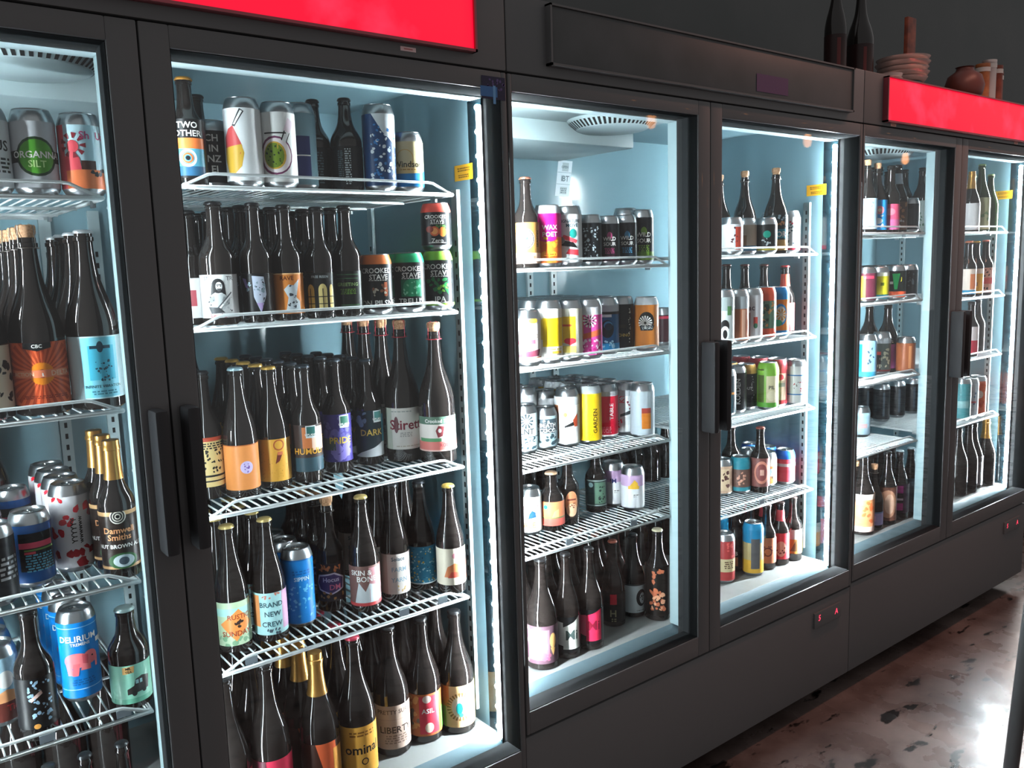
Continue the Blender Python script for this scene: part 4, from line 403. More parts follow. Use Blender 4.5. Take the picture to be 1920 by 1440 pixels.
('c16', 1.8853, 0.1975, 1.209, 0.1483, 0.033, -2.361, 'black can with small gold title, second shelf, third door', 'cans on the second shelf, third door', ['#121315', ('t', 'TECHNO', 0.0, 0.3, 0.09, '#c8a850'), ('b', 154, 20, -0.22, 0.05, -0.08, 0.9, 0.008, 0.02, '#8fa0a4'), ('b', 155, 20, 0.16, 0.05, 0.22, 0.95, 0.008, 0.02, '#e8e8d8'), ('r', -0.1, 0.46, 0.1, 0.54, '#2a2418')], {}, [(0.2665, 'black tech can second back in its file, second shelf, third door'), (0.3355, 'black tech can third back in its file, second shelf, third door'), (0.4045, 'black tech can fourth back in its file, second shelf, third door'), (0.4735, 'black tech can fifth back in its file, second shelf, third door')]),
('c16', 1.938, 0.1553, 1.209, 0.1446, 0.033, -2.39, 'copper can with black and white fan emblem, second shelf, third door', 'cans on the second shelf, third door', ['#c87a34', ('e', 0.0, 0.62, 0.19, 0.22, '#1c1a18'), ('s', -0.03, 0.58, 0.03, 0.17, 16, '#f2f2ee'), ('p', [(-0.17, 0.52), (0.2, 0.52), (0.14, 0.4), (-0.14, 0.4)], '#1f2a30'), ('m', -0.12, 0.43, 0.14, 0.5, 2, '#c8d0d0')], {'top': '#b8c0c4'}, []),
('c12', 2.1558, 0.305, 1.198, 0.1112, 0.033, -2.405, 'dark maroon can set far back by the mullion, second shelf, fourth door', 'cans on the second shelf, fourth door', ['#3a1a20', ('r', -1.2, 0.86, 1.2, 0.96, '#c0304c')], {}, [(0.374, 'maroon can second back in its file, second shelf, fourth door'), (0.443, 'maroon can third back in its file, second shelf, fourth door')]),
('c12', 1.5831, 0.2512, 0.968, 0.1258, 0.033, -2.244, 'short pale can with dark palm pattern, third shelf, third door', 'cans on the third shelf, third door', ['#c6dade', ('s', 0.05, 0.8, 0.03, 0.2, 11, '#22343c'), ('t', 'PLNT', 0.0, 0.52, 0.2, '#182830'), ('r', -1.2, 0.36, 1.2, 0.38, '#31505a'), ('b', 161, 20, -0.35, 0.06, 0.4, 0.34, 0.03, 0.06, '#2c4a54'), ('m', -0.3, 0.1, 0.3, 0.3, 3, '#f2f2ee')], {}, []),
('c12', 1.6506, 0.2516, 0.968, 0.1111, 0.033, -2.268, 'short can with bold white title on dark clouds, third shelf, third door', 'cans on the third shelf, third door', ['#9fb8be', ('r', -0.4, 0.5, 0.5, 0.9, '#33424a'), ('b', 162, 20, -0.35, 0.1, 0.4, 0.9, 0.04, 0.08, '#dfe8ea'), ('r', -0.12, 0.44, 0.36, 0.78, '#2c383e'), ('t', 'DEATH', 0.1, 0.7, 0.17, '#f2f2ee'), ('t', 'COCO', 0.1, 0.53, 0.17, '#f2f2ee'), ('b', 163, 10, -0.3, 0.1, 0.4, 0.35, 0.05, 0.09, '#31454c')], {}, []),
('c16', 1.6474, 0.33, 0.968, 0.1582, 0.033, -2.245, 'tall silver can with copper band behind the short ones, third shelf, third door', 'cans on the third shelf, third door', ['#c87a3c', ('r', -1, 0.72, 1, 1, '#c6ccd0')], {}, [(0.399, 'back tan can second back in its file, third shelf, third door'), (0.468, 'back tan can third back in its file, third shelf, third door'), (0.537, 'back tan can fourth back in its file, third shelf, third door')]),
('c16', 1.7175, 0.33, 0.968, 0.1414, 0.033, -2.268, 'tall silver can with copper patch behind the white one, third shelf, third door', 'cans on the third shelf, third door', ['#dfe0de', ('r', -1, 0.2, 0.1, 0.74, '#c8703c'), ('r', -1, 0.76, 1, 1, '#c6ccd0')], {}, [(0.399, 'back copper can second back in its file, third shelf, third door'), (0.468, 'back copper can third back in its file, third shelf, third door'), (0.537, 'back copper can fourth back in its file, third shelf, third door')]),
('c16', 1.7163, 0.2363, 0.968, 0.1554, 0.033, -2.295, 'tall white can with orange and black shapes, third shelf, third door', 'cans on the third shelf, third door', ['#e6eaea', ('r', -1, 0.1, -0.2, 0.9, '#b86a3a'), ('e', -0.04, 0.62, 0.04, 0.05, '#c8822c'), ('p', [(-0.06, 0.38), (0.2, 0.5), (0.2, 0.4), (-0.06, 0.34)], '#141416'), ('p', [(0.12, 0.5), (0.24, 0.64), (0.24, 0.36), (0.16, 0.36)], '#c8502c'), ('r', -1, 0.82, 1, 1, '#c6ccd0')], {}, []),
('c16', 1.782, 0.2206, 0.968, 0.1572, 0.033, -2.322, 'tall solid yellow can with upright black lettering, third shelf, third door', 'cans on the third shelf, third door', ['#f2c41c', ('t', 'GARDEN', 0.13, 0.42, 0.12, '#3a3010', 90), ('m', -0.1, 0.06, 0.1, 0.16, 3, '#c89a14')], {'top': '#a8b0b4'}, [(0.2896, 'solid yellow can second back in its file, third shelf, third door'), (0.3586, 'solid yellow can third back in its file, third shelf, third door'), (0.4276, 'solid yellow can fourth back in its file, third shelf, third door')]),
('c16', 1.856, 0.233, 0.968, 0.1527, 0.033, -2.341, 'tall red can with upright white lettering, third shelf, third door', 'cans on the third shelf, third door', ['#e01c3c', ('r', -1, 0.9, 1, 1, '#c6ccd0'), ('t', 'TABLE', 0.13, 0.55, 0.12, '#f2f2ee', 90), ('m', -0.12, 0.06, 0.12, 0.22, 4, '#f08a98'), ('r', -1, 0.0, 1, 0.03, '#f2f2ee')], {}, [(0.302, 'solid red can second back in its file, third shelf, third door'), (0.371, 'solid red can third back in its file, third shelf, third door'), (0.44, 'solid red can fourth back in its file, third shelf, third door')]),
('c16', 1.9322, 0.2373, 0.968, 0.1486, 0.033, -2.363, 'tall white can with pink letters and black stroke, third shelf, third door', 'cans on the third shelf, third door', ['#d8e0e2', ('t', 'KY', -0.06, 0.8, 0.16, '#d83a58', 90), ('p', [(-0.1, 0.42), (0.2, 0.54), (0.2, 0.44), (-0.1, 0.36)], '#2a3034'), ('b', 165, 8, -0.18, 0.1, -0.06, 0.3, 0.02, 0.04, '#d83a58'), ('b', 166, 6, 0.08, 0.55, 0.2, 0.72, 0.02, 0.04, '#8a3a50'), ('r', -1, 0.86, 1, 1, '#b8c2c8')], {}, [(0.3063, 'white graffiti can second back in its file, third shelf, third door'), (0.3753, 'white graffiti can third back in its file, third shelf, third door'), (0.4443, 'white graffiti can fourth back in its file, third shelf, third door')]),
('c16', 1.9349, 0.1698, 0.968, 0.151, 0.033, -2.384, 'silver can with orange to red block, third shelf, third door', 'cans on the third shelf, third door', ['#a9b8c0', ('r', -0.02, 0.14, 0.2, 0.5, '#c8782c'), ('r', -0.02, 0.5, 0.2, 0.62, '#9a3a34')], {}, []),
('c16', 1.5838, 0.2441, 0.754, 0.1226, 0.033, -2.246, 'white can with blue mountain and orange capitals, fourth shelf, third door', 'cans on the fourth shelf, third door', ['#f2efe8', ('t', 'OGUNT', 0.06, 0.7, 0.12, '#d85a5a'), ('p', [(-0.04, 0.38), (0.2, 0.42), (0.18, 0.56), (0.08, 0.62), (0.0, 0.52)], '#2a5a9c'), ('t', 'ALE', 0.0, 0.2, 0.2, '#f0a040'), ('r', -0.6, 0.56, -0.2, 0.7, '#efe0c0')], {}, []),
('st', 1.6513, 0.2325, 0.754, 0.1529, 0.034, -2.274, 'stubby bottle with coral label and blue dot, fourth shelf, third door', 'bottles on the fourth shelf, third door', ['#e88a5c', ('r', -0.9, 0.3, 0.9, 0.36, '#7a8a58'), ('r', -0.9, 0.0, 0.9, 0.3, '#e0685c'), ('e', -0.26, 0.78, 0.09, 0.09, '#2aa0d0'), ('p', [(0.0, 0.35), (0.3, 0.36), (0.3, 0.7), (0.1, 0.6)], '#f0a878')], {'clo': 'cap', 'cap': '#e0b898', 'lab': (0.1, 0.52)}, []),
('lo', 1.7173, 0.242, 0.754, 0.1832, 0.0305, -2.294, 'brown bottle with bearded face on black label, fourth shelf, third door', 'bottles on the fourth shelf, third door', ['#241c18', ('e', 0.14, 0.55, 0.24, 0.42, '#d8926a'), ('e', 0.14, 0.3, 0.2, 0.24, '#e0b896'), ('r', -0.02, 0.64, 0.3, 0.7, '#7a3a2c'), ('b', 171, 8, 0.02, 0.3, 0.26, 0.58, 0.02, 0.04, '#7a3c2c'), ('t', 'TROUT', -0.2, 0.5, 0.15, '#d8e0d8', 90)], {'clo': 'cap', 'cap': '#8a8078', 'lab': (0.1, 0.52)}, []),
('lo', 1.8499, 0.2705, 0.754, 0.1832, 0.0305, -2.328, 'dark bottle with framed dark green label, fourth shelf, third door', 'bottles on the fourth shelf, third door', ['#2c3c3c', ('r', -0.4, 0.94, 0.45, 0.97, '#a8b8b4'), ('r', -0.4, 0.03, 0.45, 0.06, '#a8b8b4'), ('r', -0.06, 0.1, 0.4, 0.9, '#5a7a68'), ('b', 172, 12, 0.02, 0.15, 0.32, 0.75, 0.03, 0.06, '#20302c'), ('e', -0.2, 0.8, 0.09, 0.09, '#8fb0b4')], {'clo': 'cap', 'cap': '#2a2c2e', 'lab': (0.1, 0.52)}, []),
('c16', 1.9237, 0.2771, 0.754, 0.1277, 0.033, -2.349, 'lilac and white can with navy capitals, fourth shelf, third door', 'cans on the fourth shelf, third door', ['#d4dade', ('r', -1, 0.66, 1, 1, '#b89cc0'), ('t', '!M', 0.0, 0.7, 0.18, '#1c2a5c'), ('r', -0.2, 0.6, 0.2, 0.62, '#d4dade'), ('m', 0.02, 0.38, 0.2, 0.42, 1, '#141416'), ('m', 0.02, 0.33, 0.12, 0.36, 1, '#141416')], {}, []),
('c16', 1.935, 0.2106, 0.754, 0.1238, 0.033, -2.372, 'lilac and white can with gold triangle, fourth shelf, third door', 'cans on the fourth shelf, third door', ['#d4dade', ('r', -1, 0.66, 1, 1, '#b89cc0'), ('p', [(-0.14, 0.62), (0.16, 0.62), (0.16, 0.76), (0.06, 0.86)], '#e0b23c'), ('r', -0.14, 0.58, 0.2, 0.68, '#e0b23c'), ('m', 0.02, 0.38, 0.2, 0.42, 1, '#141416'), ('m', 0.02, 0.33, 0.12, 0.36, 1, '#141416')], {}, []),
('ch', 1.5424, 0.1551, 0.4365, 0.2822, 0.041, -2.258, 'large dark bottle with glossy plum portrait label, cabinet floor, third door', 'bottles on the cabinet floor, third door', ['#5c4450', ('r', -0.4, 0.1, 0.2, 0.9, '#8a6a78'), ('b', 181, 20, -0.4, 0.15, 0.15, 0.9, 0.04, 0.09, '#c8a0ac'), ('b', 182, 10, -0.3, 0.1, 0.2, 0.5, 0.06, 0.1, '#9c5a74'), ('e', 0.3, 0.6, 0.1, 0.2, '#e0b070'), ('p', [(0.22, 0.42), (0.38, 0.4), (0.3, 0.2)], '#d8a868'), ('e', -0.4, 0.92, 0.03, 0.04, '#e0d8b0'), ('e', -0.4, 0.08, 0.03, 0.04, '#e0d8b0')], {'clo': 'cap', 'cap': '#2a2a2c'}, [(0.2401, 'portrait label bottle second back in its file, cabinet floor, third door'), (0.3251, 'portrait label bottle third back in its file, cabinet floor, third door'), (0.4101, 'portrait label bottle fourth back in its file, cabinet floor, third door')]),
('ch', 1.6278, 0.1566, 0.4365, 0.2754, 0.036, -2.289, 'large dark bottle with white banner label, cabinet floor, third door', 'bottles on the cabinet floor, third door', ['#17181a', ('p', [(-0.5, 0.25), (-0.1, 0.2), (-0.1, 0.85), (-0.5, 0.9)], '#dfe0dc'), ('p', [(-0.1, 0.1), (0.4, 0.1), (0.4, 1), (0.2, 0.85), (-0.1, 0.72)], '#dcdfd8'), ('t', 'Mi', 0.14, 0.5, 0.34, '#4a5a58')], {'clo': 'cap', 'cap': '#2a2a2c'}, [(0.2316, 'white banner bottle second back in its file, cabinet floor, third door'), (0.3066, 'white banner bottle third back in its file, cabinet floor, third door'), (0.3816, 'white banner bottle fourth back in its file, cabinet floor, third door')]),
('ch', 1.7067, 0.153, 0.4365, 0.272, 0.036, -2.317, 'large dark bottle with hot pink banner label, cabinet floor, third door', 'bottles on the cabinet floor, third door', ['#17181a', ('p', [(-0.34, 0.3), (-0.1, 0.24), (-0.1, 0.86), (-0.34, 0.82)], '#e85a78'), ('p', [(-0.1, 0.1), (0.36, 0.1), (0.36, 1), (0.1, 0.9), (-0.1, 0.84)], '#e8345c'), ('t', 'Mi', 0.12, 0.55, 0.34, '#8a1c34')], {'clo': 'cap', 'cap': '#2a2a2c'}, [(0.228, 'pink banner bottle second back in its file, cabinet floor, third door'), (0.303, 'pink banner bottle third back in its file, cabinet floor, third door'), (0.378, 'pink banner bottle fourth back in its file, cabinet floor, third door')]),
('ch', 1.8536, 0.213, 0.4365, 0.2426, 0.034, -2.346, 'large black bottle with small red seal, cabinet floor, third door', 'bottles on the cabinet floor, third door', ['#161718', ('r', -0.1, 0.6, 0.12, 0.95, '#c8283c'), ('t', 'H', 0.0, 0.3, 0.3, '#8a8668'), ('m', -0.06, 0.0, 0.1, 0.14, 2, '#8a8668')], {'clo': 'cap', 'cap': '#8a4a3a'}, [(0.284, 'red seal bottle second back in its file, cabinet floor, third door'), (0.355, 'red seal bottle third back in its file, cabinet floor, third door'), (0.426, 'red seal bottle fourth back in its file, cabinet floor, third door')]),
('ch', 1.9415, 0.219, 0.4365, 0.2404, 0.034, -2.371, 'large bottle with white label and black bird disc, cabinet floor, third door', 'bottles on the cabinet floor, third door', ['#c4d0d4', ('e', 0.3, 0.52, 0.2, 0.3, '#1c2024'), ('e', 0.34, 0.5, 0.12, 0.2, '#c4d0d4'), ('b', 185, 5, 0.24, 0.4, 0.4, 0.62, 0.02, 0.05, '#1c2024'), ('r', -0.9, 0.96, 0.9, 1, '#2a3034'), ('m', 0.1, 0.06, 0.4, 0.1, 1, '#4a5256')], {'clo': 'cap', 'cap': '#2a2a2c'}, [(0.29, 'white bird label bottle second back in its file, cabinet floor, third door'), (0.361, 'white bird label bottle third back in its file, cabinet floor, third door'), (0.432, 'white bird label bottle fourth back in its file, cabinet floor, third door')]),
('bo', 1.9763, 0.1565, 0.4365, 0.2624, 0.036, -2.401, 'cream capped dark bottle with copper leaf print, cabinet floor, third door', 'bottles on the cabinet floor, third door', ['#1b1715', ('b', 187, 26, -0.14, 0.05, 0.12, 0.95, 0.03, 0.07, '#b8684a'), ('b', 188, 12, -0.14, 0.05, 0.12, 0.5, 0.03, 0.06, '#d8a080')], {'clo': 'cap', 'cap': '#d8d0b0', 'lab': (0.06, 0.6)}, []),
('c12', 2.287, 0.145, 1.459, 0.1074, 0.033, -2.485, 'silver can with red stripes nearest the frame, top shelf, fourth door', 'cans on the top shelf, fourth door', ['#c8ccd0', ('r', -0.1, 0.1, 0.1, 0.9, '#e0e4e6'), ('b', 201, 14, 0.02, 0.2, 0.3, 0.9, 0.03, 0.06, '#4a2c30'), ('r', 0.16, 0.05, 0.4, 0.9, '#c84a38')], {}, []),
('c12', 2.3849, 0.1691, 1.459, 0.1074, 0.033, -2.5, 'silver can with bronze and blue lower half, top shelf, fourth door', 'cans on the top shelf, fourth door', ['#a89888', ('r', -1.2, 0.0, 1.2, 0.2, '#3a6a84'), ('r', -0.2, 0.2, 0.05, 0.6, '#7a5a40')], {}, []),
('c12', 2.4458, 0.14, 1.459, 0.1074, 0.033, -2.523, 'black can with teal patch and yellow base, top shelf, fourth door', 'cans on the top shelf, fourth door', ['#1c1f20', ('e', 0.05, 0.62, 0.15, 0.14, '#1fa088'), ('b', 203, 10, -0.15, 0.15, 0.2, 0.45, 0.03, 0.05, '#c8d4d8'), ('r', -1.2, 0.0, 1.2, 0.1, '#c8b848')], {}, []),
('ch', 2.5149, 0.1542, 1.459, 0.2581, 0.036, -2.533, 'tall corked bottle with teal and gold label, top shelf, fourth door', 'bottles on the top shelf, fourth door', ['#1f2a2c', ('r', -0.6, 0.0, 0.6, 0.3, '#c8a060'), ('r', -0.6, 0.34, 0.6, 0.6, '#2f8aa0'), ('t', 'SCORE', 0.1, 0.46, 0.2, '#f2f2ee'), ('b', 205, 10, -0.3, 0.6, 0.4, 0.8, 0.03, 0.07, '#d89a6a'), ('b', 206, 10, -0.2, 0.8, 0.4, 1, 0.03, 0.05, '#9fb4c0')], {'clo': 'cork', 'lab': (0.04, 0.48)}, []),
('c12', 2.6454, 0.193, 1.459, 0.1342, 0.033, -2.548, 'white can with red base beside the pilaster, top shelf, fourth door', 'cans on the top shelf, fourth door', ['#e8ecec', ('r', -1.2, 0, 1.2, 0.12, '#d83a4a'), ('b', 207, 18, -0.2, 0.2, 0.3, 0.8, 0.02, 0.05, '#4a5a60'), ('b', 208, 6, 0.0, 0.6, 0.3, 0.85, 0.03, 0.05, '#c8505a')], {}, [(0.262, 'white and red can second back in its file, top shelf, fourth door')]),
('ch', 2.5072, 0.263, 1.459, 0.2599, 0.036, -2.5, 'plain corked bottle standing behind the short cans, top shelf, fourth door', 'bottles on the top shelf, fourth door', ['#141416'], {'clo': 'cork', 'lab': (0.1, 0.12)}, []),
('ch', 2.3699, 0.253, 1.459, 0.2421, 0.034, -2.472, 'plain corked bottle half hidden by the door frame, top shelf, fourth door', 'bottles on the top shelf, fourth door', ['#141416'], {'clo': 'cork', 'lab': (0.1, 0.12)}, []),
('c16', 2.2502, 0.145, 1.198, 0.1612, 0.033, -2.476, 'pale can with black penguin shape, second shelf, fourth door', 'cans on the second shelf, fourth door', ['#b8c0c0', ('r', -1, 0.7, 1, 1, '#8a9494'), ('e', 0.05, 0.36, 0.1, 0.14, '#141416'), ('e', 0.05, 0.2, 0.1, 0.16, '#dfe4e4'), ('e', 0.05, 0.18, 0.05, 0.1, '#141416'), ('r', 0.1, 0.6, 0.2, 0.8, '#4a7a4a')], {}, [(0.214, 'penguin can second back in its file, second shelf, fourth door'), (0.283, 'penguin can third back in its file, second shelf, fourth door')]),
('c16', 2.3177, 0.145, 1.198, 0.16, 0.033, -2.492, 'silver can with copper lower body, second shelf, fourth door', 'cans on the second shelf, fourth door', ['#b06a48', ('r', -1, 0.72, 1, 1, '#9aa0a4'), ('r', 0.1, 0.05, 0.2, 0.7, '#d8a890')], {}, [(0.214, 'copper can second back in its file, second shelf, fourth door'), (0.283, 'copper can third back in its file, second shelf, fourth door')]),
('c16', 2.3852, 0.145, 1.198, 0.1609, 0.033, -2.508, 'white can with dark lettering, second shelf, fourth door', 'cans on the second shelf, fourth door', ['#d8d8dc', ('t', 'Pac', -0.04, 0.72, 0.16, '#5a4a5c'), ('r', 0.05, 0.3, 0.15, 0.5, '#c84a40'), ('r', -0.2, 0.0, -0.02, 0.6, '#a06a60'), ('e', 0.1, 0.3, 0.05, 0.06, '#3a6a50')], {}, []),
('c16', 2.4527, 0.145, 1.198, 0.1617, 0.033, -2.522, 'red orange can with green picture, second shelf, fourth door', 'cans on the second shelf, fourth door', ['#e0583a', ('r', -1, 0.2, 1, 0.84, '#5a7a64'), ('b', 211, 14, -0.2, 0.25, 0.2, 0.8, 0.03, 0.06, '#c8905a'), ('b', 212, 10, -0.2, 0.25, 0.2, 0.8, 0.03, 0.06, '#2c4a3c')], {'top': '#e0583a'}, []),
('c16', 2.5202, 0.145, 1.198, 0.1594, 0.033, -2.537, 'orange can with blue ends and sun disc, second shelf, fourth door', 'cans on the second shelf, fourth door', ['#f08a2c', ('r', -1, 0.86, 1, 1, '#1a8ad0'), ('r', -1, 0.0, 1, 0.12, '#1a8ad0'), ('e', 0.06, 0.5, 0.17, 0.26, '#2a9ae0'), ('e', 0.07, 0.5, 0.13, 0.2, '#f4e8d8'), ('s', 0.08, 0.5, 0.03, 0.14, 9, '#f0a050'), ('e', 0.0, 0.3, 0.1, 0.08, '#3ab080')], {'top': '#1a8ad0'}, []),
('lo', 2.6459, 0.2069, 1.198, 0.2235, 0.0305, -2.544, 'brown longneck with red label and red neck band, second shelf, fourth door', 'bottles on the second shelf, fourth door', ['#d84a48', ('m', -0.2, 0.2, 0.3, 0.8, 5, '#e89a90')], {'clo': 'cap', 'cap': '#a83a3a', 'neck': '#d85a48', 'lab': (0.06, 0.46)}, []),
('lo', 2.3914, 0.2425, 1.198, 0.2342, 0.0305, -2.48, 'brown longneck behind tall cans, frame one, second shelf, fourth door', 'bottles on the second shelf, fourth door', ['#3a2a24'], {'clo': 'cap', 'cap': '#4a2c28', 'lab': (0.1, 0.12)}, []),
('lo', 2.4823, 0.2425, 1.198, 0.232, 0.0305, -2.5, 'brown longneck behind tall cans, middle one, second shelf, fourth door', 'bottles on the second shelf, fourth door', ['#3a2a24'], {'clo': 'cap', 'cap': '#4a2c28', 'lab': (0.1, 0.12)}, []),
('lo', 2.5827, 0.2425, 1.198, 0.2297, 0.0305, -2.521, 'brown longneck behind tall cans, inner one, second shelf, fourth door', 'bottles on the second shelf, fourth door', ['#3a2a24'], {'clo': 'cap', 'cap': '#4a2c28', 'lab': (0.1, 0.12)}, []),
('c16', 2.3508, 0.2134, 0.968, 0.1451, 0.033, -2.48, 'dark can with teal stripe next to the handle, third shelf, fourth door', 'cans on the third shelf, fourth door', ['#1a2c34', ('r', 0.02, 0.0, 0.2, 0.5, '#2f6a78'), ('r', -0.2, 0.5, 0.3, 0.56, '#c8843a')], {}, [(0.2824, 'teal striped can second back in its file, third shelf, fourth door'), (0.3514, 'teal striped can third back in its file, third shelf, fourth door')]),
('c16', 2.4173, 0.2248, 0.968, 0.1475, 0.033, -2.491, 'black can with upright white lettering, third shelf, fourth door', 'cans on the third shelf, fourth door', ['#141416', ('t', 'KOLDEN', 0.06, 0.5, 0.16, '#f2f2ee', 90)], {}, [(0.2938, 'black upright letter can second back in its file, third shelf, fourth door'), (0.3628, 'black upright letter can third back in its file, third shelf, fourth door')]),
('c16', 2.484, 0.2356, 0.968, 0.1463, 0.033, -2.503, 'black can with gold shoulder and small title, third shelf, fourth door', 'cans on the third shelf, fourth door', ['#141416', ('t', 'STOUT', 0.0, 0.52, 0.1, '#b8b8b8'), ('b', 221, 12, 0.16, 0.2, 0.24, 0.9, 0.01, 0.02, '#b8b8b8'), ('r', -1, 0.92, 1, 1, '#c89a50')], {'top': '#c89a50'}, [(0.3046, 'black and gold can second back in its file, third shelf, fourth door'), (0.3736, 'black and gold can third back in its file, third shelf, fourth door')]),
('c16', 2.525, 0.1821, 0.968, 0.1521, 0.033, -2.527, 'lime green can with cream panel, third shelf, fourth door', 'cans on the third shelf, fourth door', ['#7ab03a', ('r', -0.04, 0.1, 0.3, 0.82, '#d8d0a8'), ('r', -0.3, 0.0, -0.1, 1, '#4a5a28'), ('t', 'PIL', 0.1, 0.52, 0.12, '#141416'), ('e', 0.1, 0.3, 0.12, 0.14, '#e8e0c0'), ('r', -1, 0.0, 1, 0.12, '#5aa03a'), ('r', -1, 0.84, 1, 0.96, '#7ab03a')], {'top': '#7ab03a'}, []),
('c16', 2.5909, 0.1965, 0.968, 0.1556, 0.033, -2.536, 'red can with cream panel, third shelf, fourth door', 'cans on the third shelf, fourth door', ['#c84a50', ('r', -0.04, 0.1, 0.3, 0.8, '#e8c8b0'), ('e', 0.1, 0.7, 0.1, 0.08, '#d8404a'), ('r', 0.0, 0.45, 0.24, 0.55, '#8a8a80'), ('r', -1, 0.0, 1, 0.1, '#c83a44')], {'top': '#a83a44'}, [(0.2655, 'red and cream can second back in its file, third shelf, fourth door'), (0.3345, 'red and cream can third back in its file, third shelf, fourth door')]),
('c16', 2.649, 0.1621, 0.968, 0.1505, 0.033, -2.557, 'white can with blue rings and red marks, third shelf, fourth door', 'cans on the third shelf, fourth door', ['#eceff0', ('r', -1, 0.74, 1, 0.77, '#2a7ac0'), ('r', -1, 0.22, 1, 0.25, '#2a7ac0'), ('b', 225, 9, -0.12, 0.3, 0.24, 0.7, 0.02, 0.03, '#c8505a'), ('b', 226, 6, -0.12, 0.4, 0.24, 0.6, 0.015, 0.02, '#141416')], {}, [(0.2311, 'white and blue can second back in its file, third shelf, fourth door'), (0.3001, 'white and blue can third back in its file, third shelf, fourth door')]),
('c12', 2.3888, 0.2558, 0.699, 0.1178, 0.033, -2.476, 'short can with cream and brown picture, fourth shelf, fourth door', 'cans on the fourth shelf, fourth door', ['#c8a890', ('r', -0.3, 0.1, 0.3, 0.9, '#d8c0a0'), ('b', 231, 14, -0.2, 0.1, 0.3, 0.8, 0.04, 0.08, '#5a3c38')], {}, [(0.3248, 'cream label can second back in its file, fourth shelf, fourth door')]),
('c12', 2.4519, 0.2319, 0.699, 0.1191, 0.033, -2.497, 'short can with teal ends and brown middle, fourth shelf, fourth door', 'cans on the fourth shelf, fourth door', ['#6a5048', ('r', -1.2, 0.8, 1.2, 1, '#2f8a9c'), ('r', -1.2, 0.0, 1.2, 0.14, '#3a94a4'), ('b', 232, 12, -0.1, 0.2, 0.3, 0.8, 0.04, 0.07, '#d8a08a')], {'top': '#2f8a9c'}, []),
('lo', 2.5044, 0.1936, 0.699, 0.2123, 0.0305, -2.519, 'brown longneck with pink oval label, fourth shelf, fourth door', 'bottles on the fourth shelf, fourth door', ['#7a4c48', ('e', 0.06, 0.5, 0.26, 0.4, '#d8907c'), ('e', 0.06, 0.5, 0.2, 0.3, '#8a4a48'), ('r', 0.0, 0.4, 0.14, 0.6, '#e0b0a0')], {'clo': 'cap', 'cap': '#7a3c30', 'lab': (0.1, 0.54)}, []),
('c12', 2.5875, 0.2279, 0.699, 0.1135, 0.033, -2.526, 'short silver can with orange picture panel, fourth shelf, fourth door', 'cans on the fourth shelf, fourth door', ['#b8b0a8', ('r', -0.1, 0.0, 0.4, 0.7, '#d88a4a'), ('b', 233, 10, 0.0, 0.1, 0.35, 0.7, 0.04, 0.07, '#4a3a38'), ('r', 0.1, 0.3, 0.35, 0.6, '#a8c0d0')], {}, [(0.2969, 'silver and orange can second back in its file, fourth shelf, fourth door')]),
('c12', 2.649, 0.2001, 0.699, 0.1155, 0.033, -2.546, 'short red can with blue rim, fourth shelf, fourth door', 'cans on the fourth shelf, fourth door', ['#e04a58', ('r', -1.2, 0.6, 1.2, 0.72, '#efd8d8'), ('r', -1.2, 0.9, 1.2, 1, '#2a6ac8')], {'top': '#2a6ac8'}, [(0.2691, 'red and blue can second back in its file, fourth shelf, fourth door'), (0.3381, 'red and blue can third back in its file, fourth shelf, fourth door')]),
('lo', 2.4818, 0.2896, 0.699, 0.2061, 0.0305, -2.487, 'brown longneck behind the two short cans, fourth shelf, fourth door', 'bottles on the fourth shelf, fourth door', ['#5a3a34'], {'clo': 'cap', 'cap': '#4a2c28', 'lab': (0.1, 0.12)}, []),
('c16', 2.3379, 0.2044, 0.4365, 0.158, 0.033, -2.479, 'tall can with red ends and cream middle, cabinet floor, fourth door', 'cans on the cabinet floor, fourth door', ['#a83c3c', ('r', -1, 0.22, 1, 0.55, '#c8b890'), ('m', 0.0, 0.3, 0.24, 0.5, 4, '#5a4030'), ('b', 241, 8, 0.05, 0.6, 0.25, 0.95, 0.03, 0.05, '#d8605c')], {}, [(0.2734, 'red and cream can second back in its file, cabinet floor, fourth door'), (0.3424, 'red and cream can third back in its file, cabinet floor, fourth door')]),
('lo', 2.4497, 0.2478, 0.4365, 0.1924, 0.0305, -2.492, 'black bottle with small orange and white label, cabinet floor, fourth door', 'bottles on the cabinet floor, fourth door', ['#161616', ('r', -0.1, 0.1, 0.14, 0.55, '#b87048'), ('t', 'B', 0.05, 0.75, 0.25, '#f2f2ee')], {'clo': 'cap', 'cap': '#141416', 'lab': (0.06, 0.4)}, []),
('c16', 2.4565, 0.1831, 0.4365, 0.1727, 0.033, -2.512, 'tall can fading from blue to gold, cabinet floor, fourth door', 'cans on the cabinet floor, fourth door', ['#b8a878', ('r', -1, 0.7, 1, 1, '#1f86b4'), ('r', -1, 0.0, 1, 0.3, '#d8a83a'), ('r', -0.04, 0.1, 0.16, 0.8, '#5a5a5c')], {'top': '#1f86b4'}, [(0.3211, 'blue and gold can third back in its file, cabinet floor, fourth door')]),
('lo', 2.5366, 0.1887, 0.4365, 0.2131, 0.0305, -2.527, 'brown longneck with orange badge label, cabinet floor, fourth door', 'bottles on the cabinet floor, fourth door', ['#e08a68', ('o', 0.06, 0.45, 0.18, 0.05, '#7a3a38'), ('b', 243, 8, -0.1, 0.2, 0.25, 0.8, 0.03, 0.06, '#8a4a44')], {'clo': 'cap', 'cap': '#3a2a28', 'lab': (0.1, 0.5)}, [(0.2527, 'orange badge bottle second back in its file, cabinet floor, fourth door'), (0.3167, 'orange badge bottle third back in its file, cabinet floor, fourth door')]),
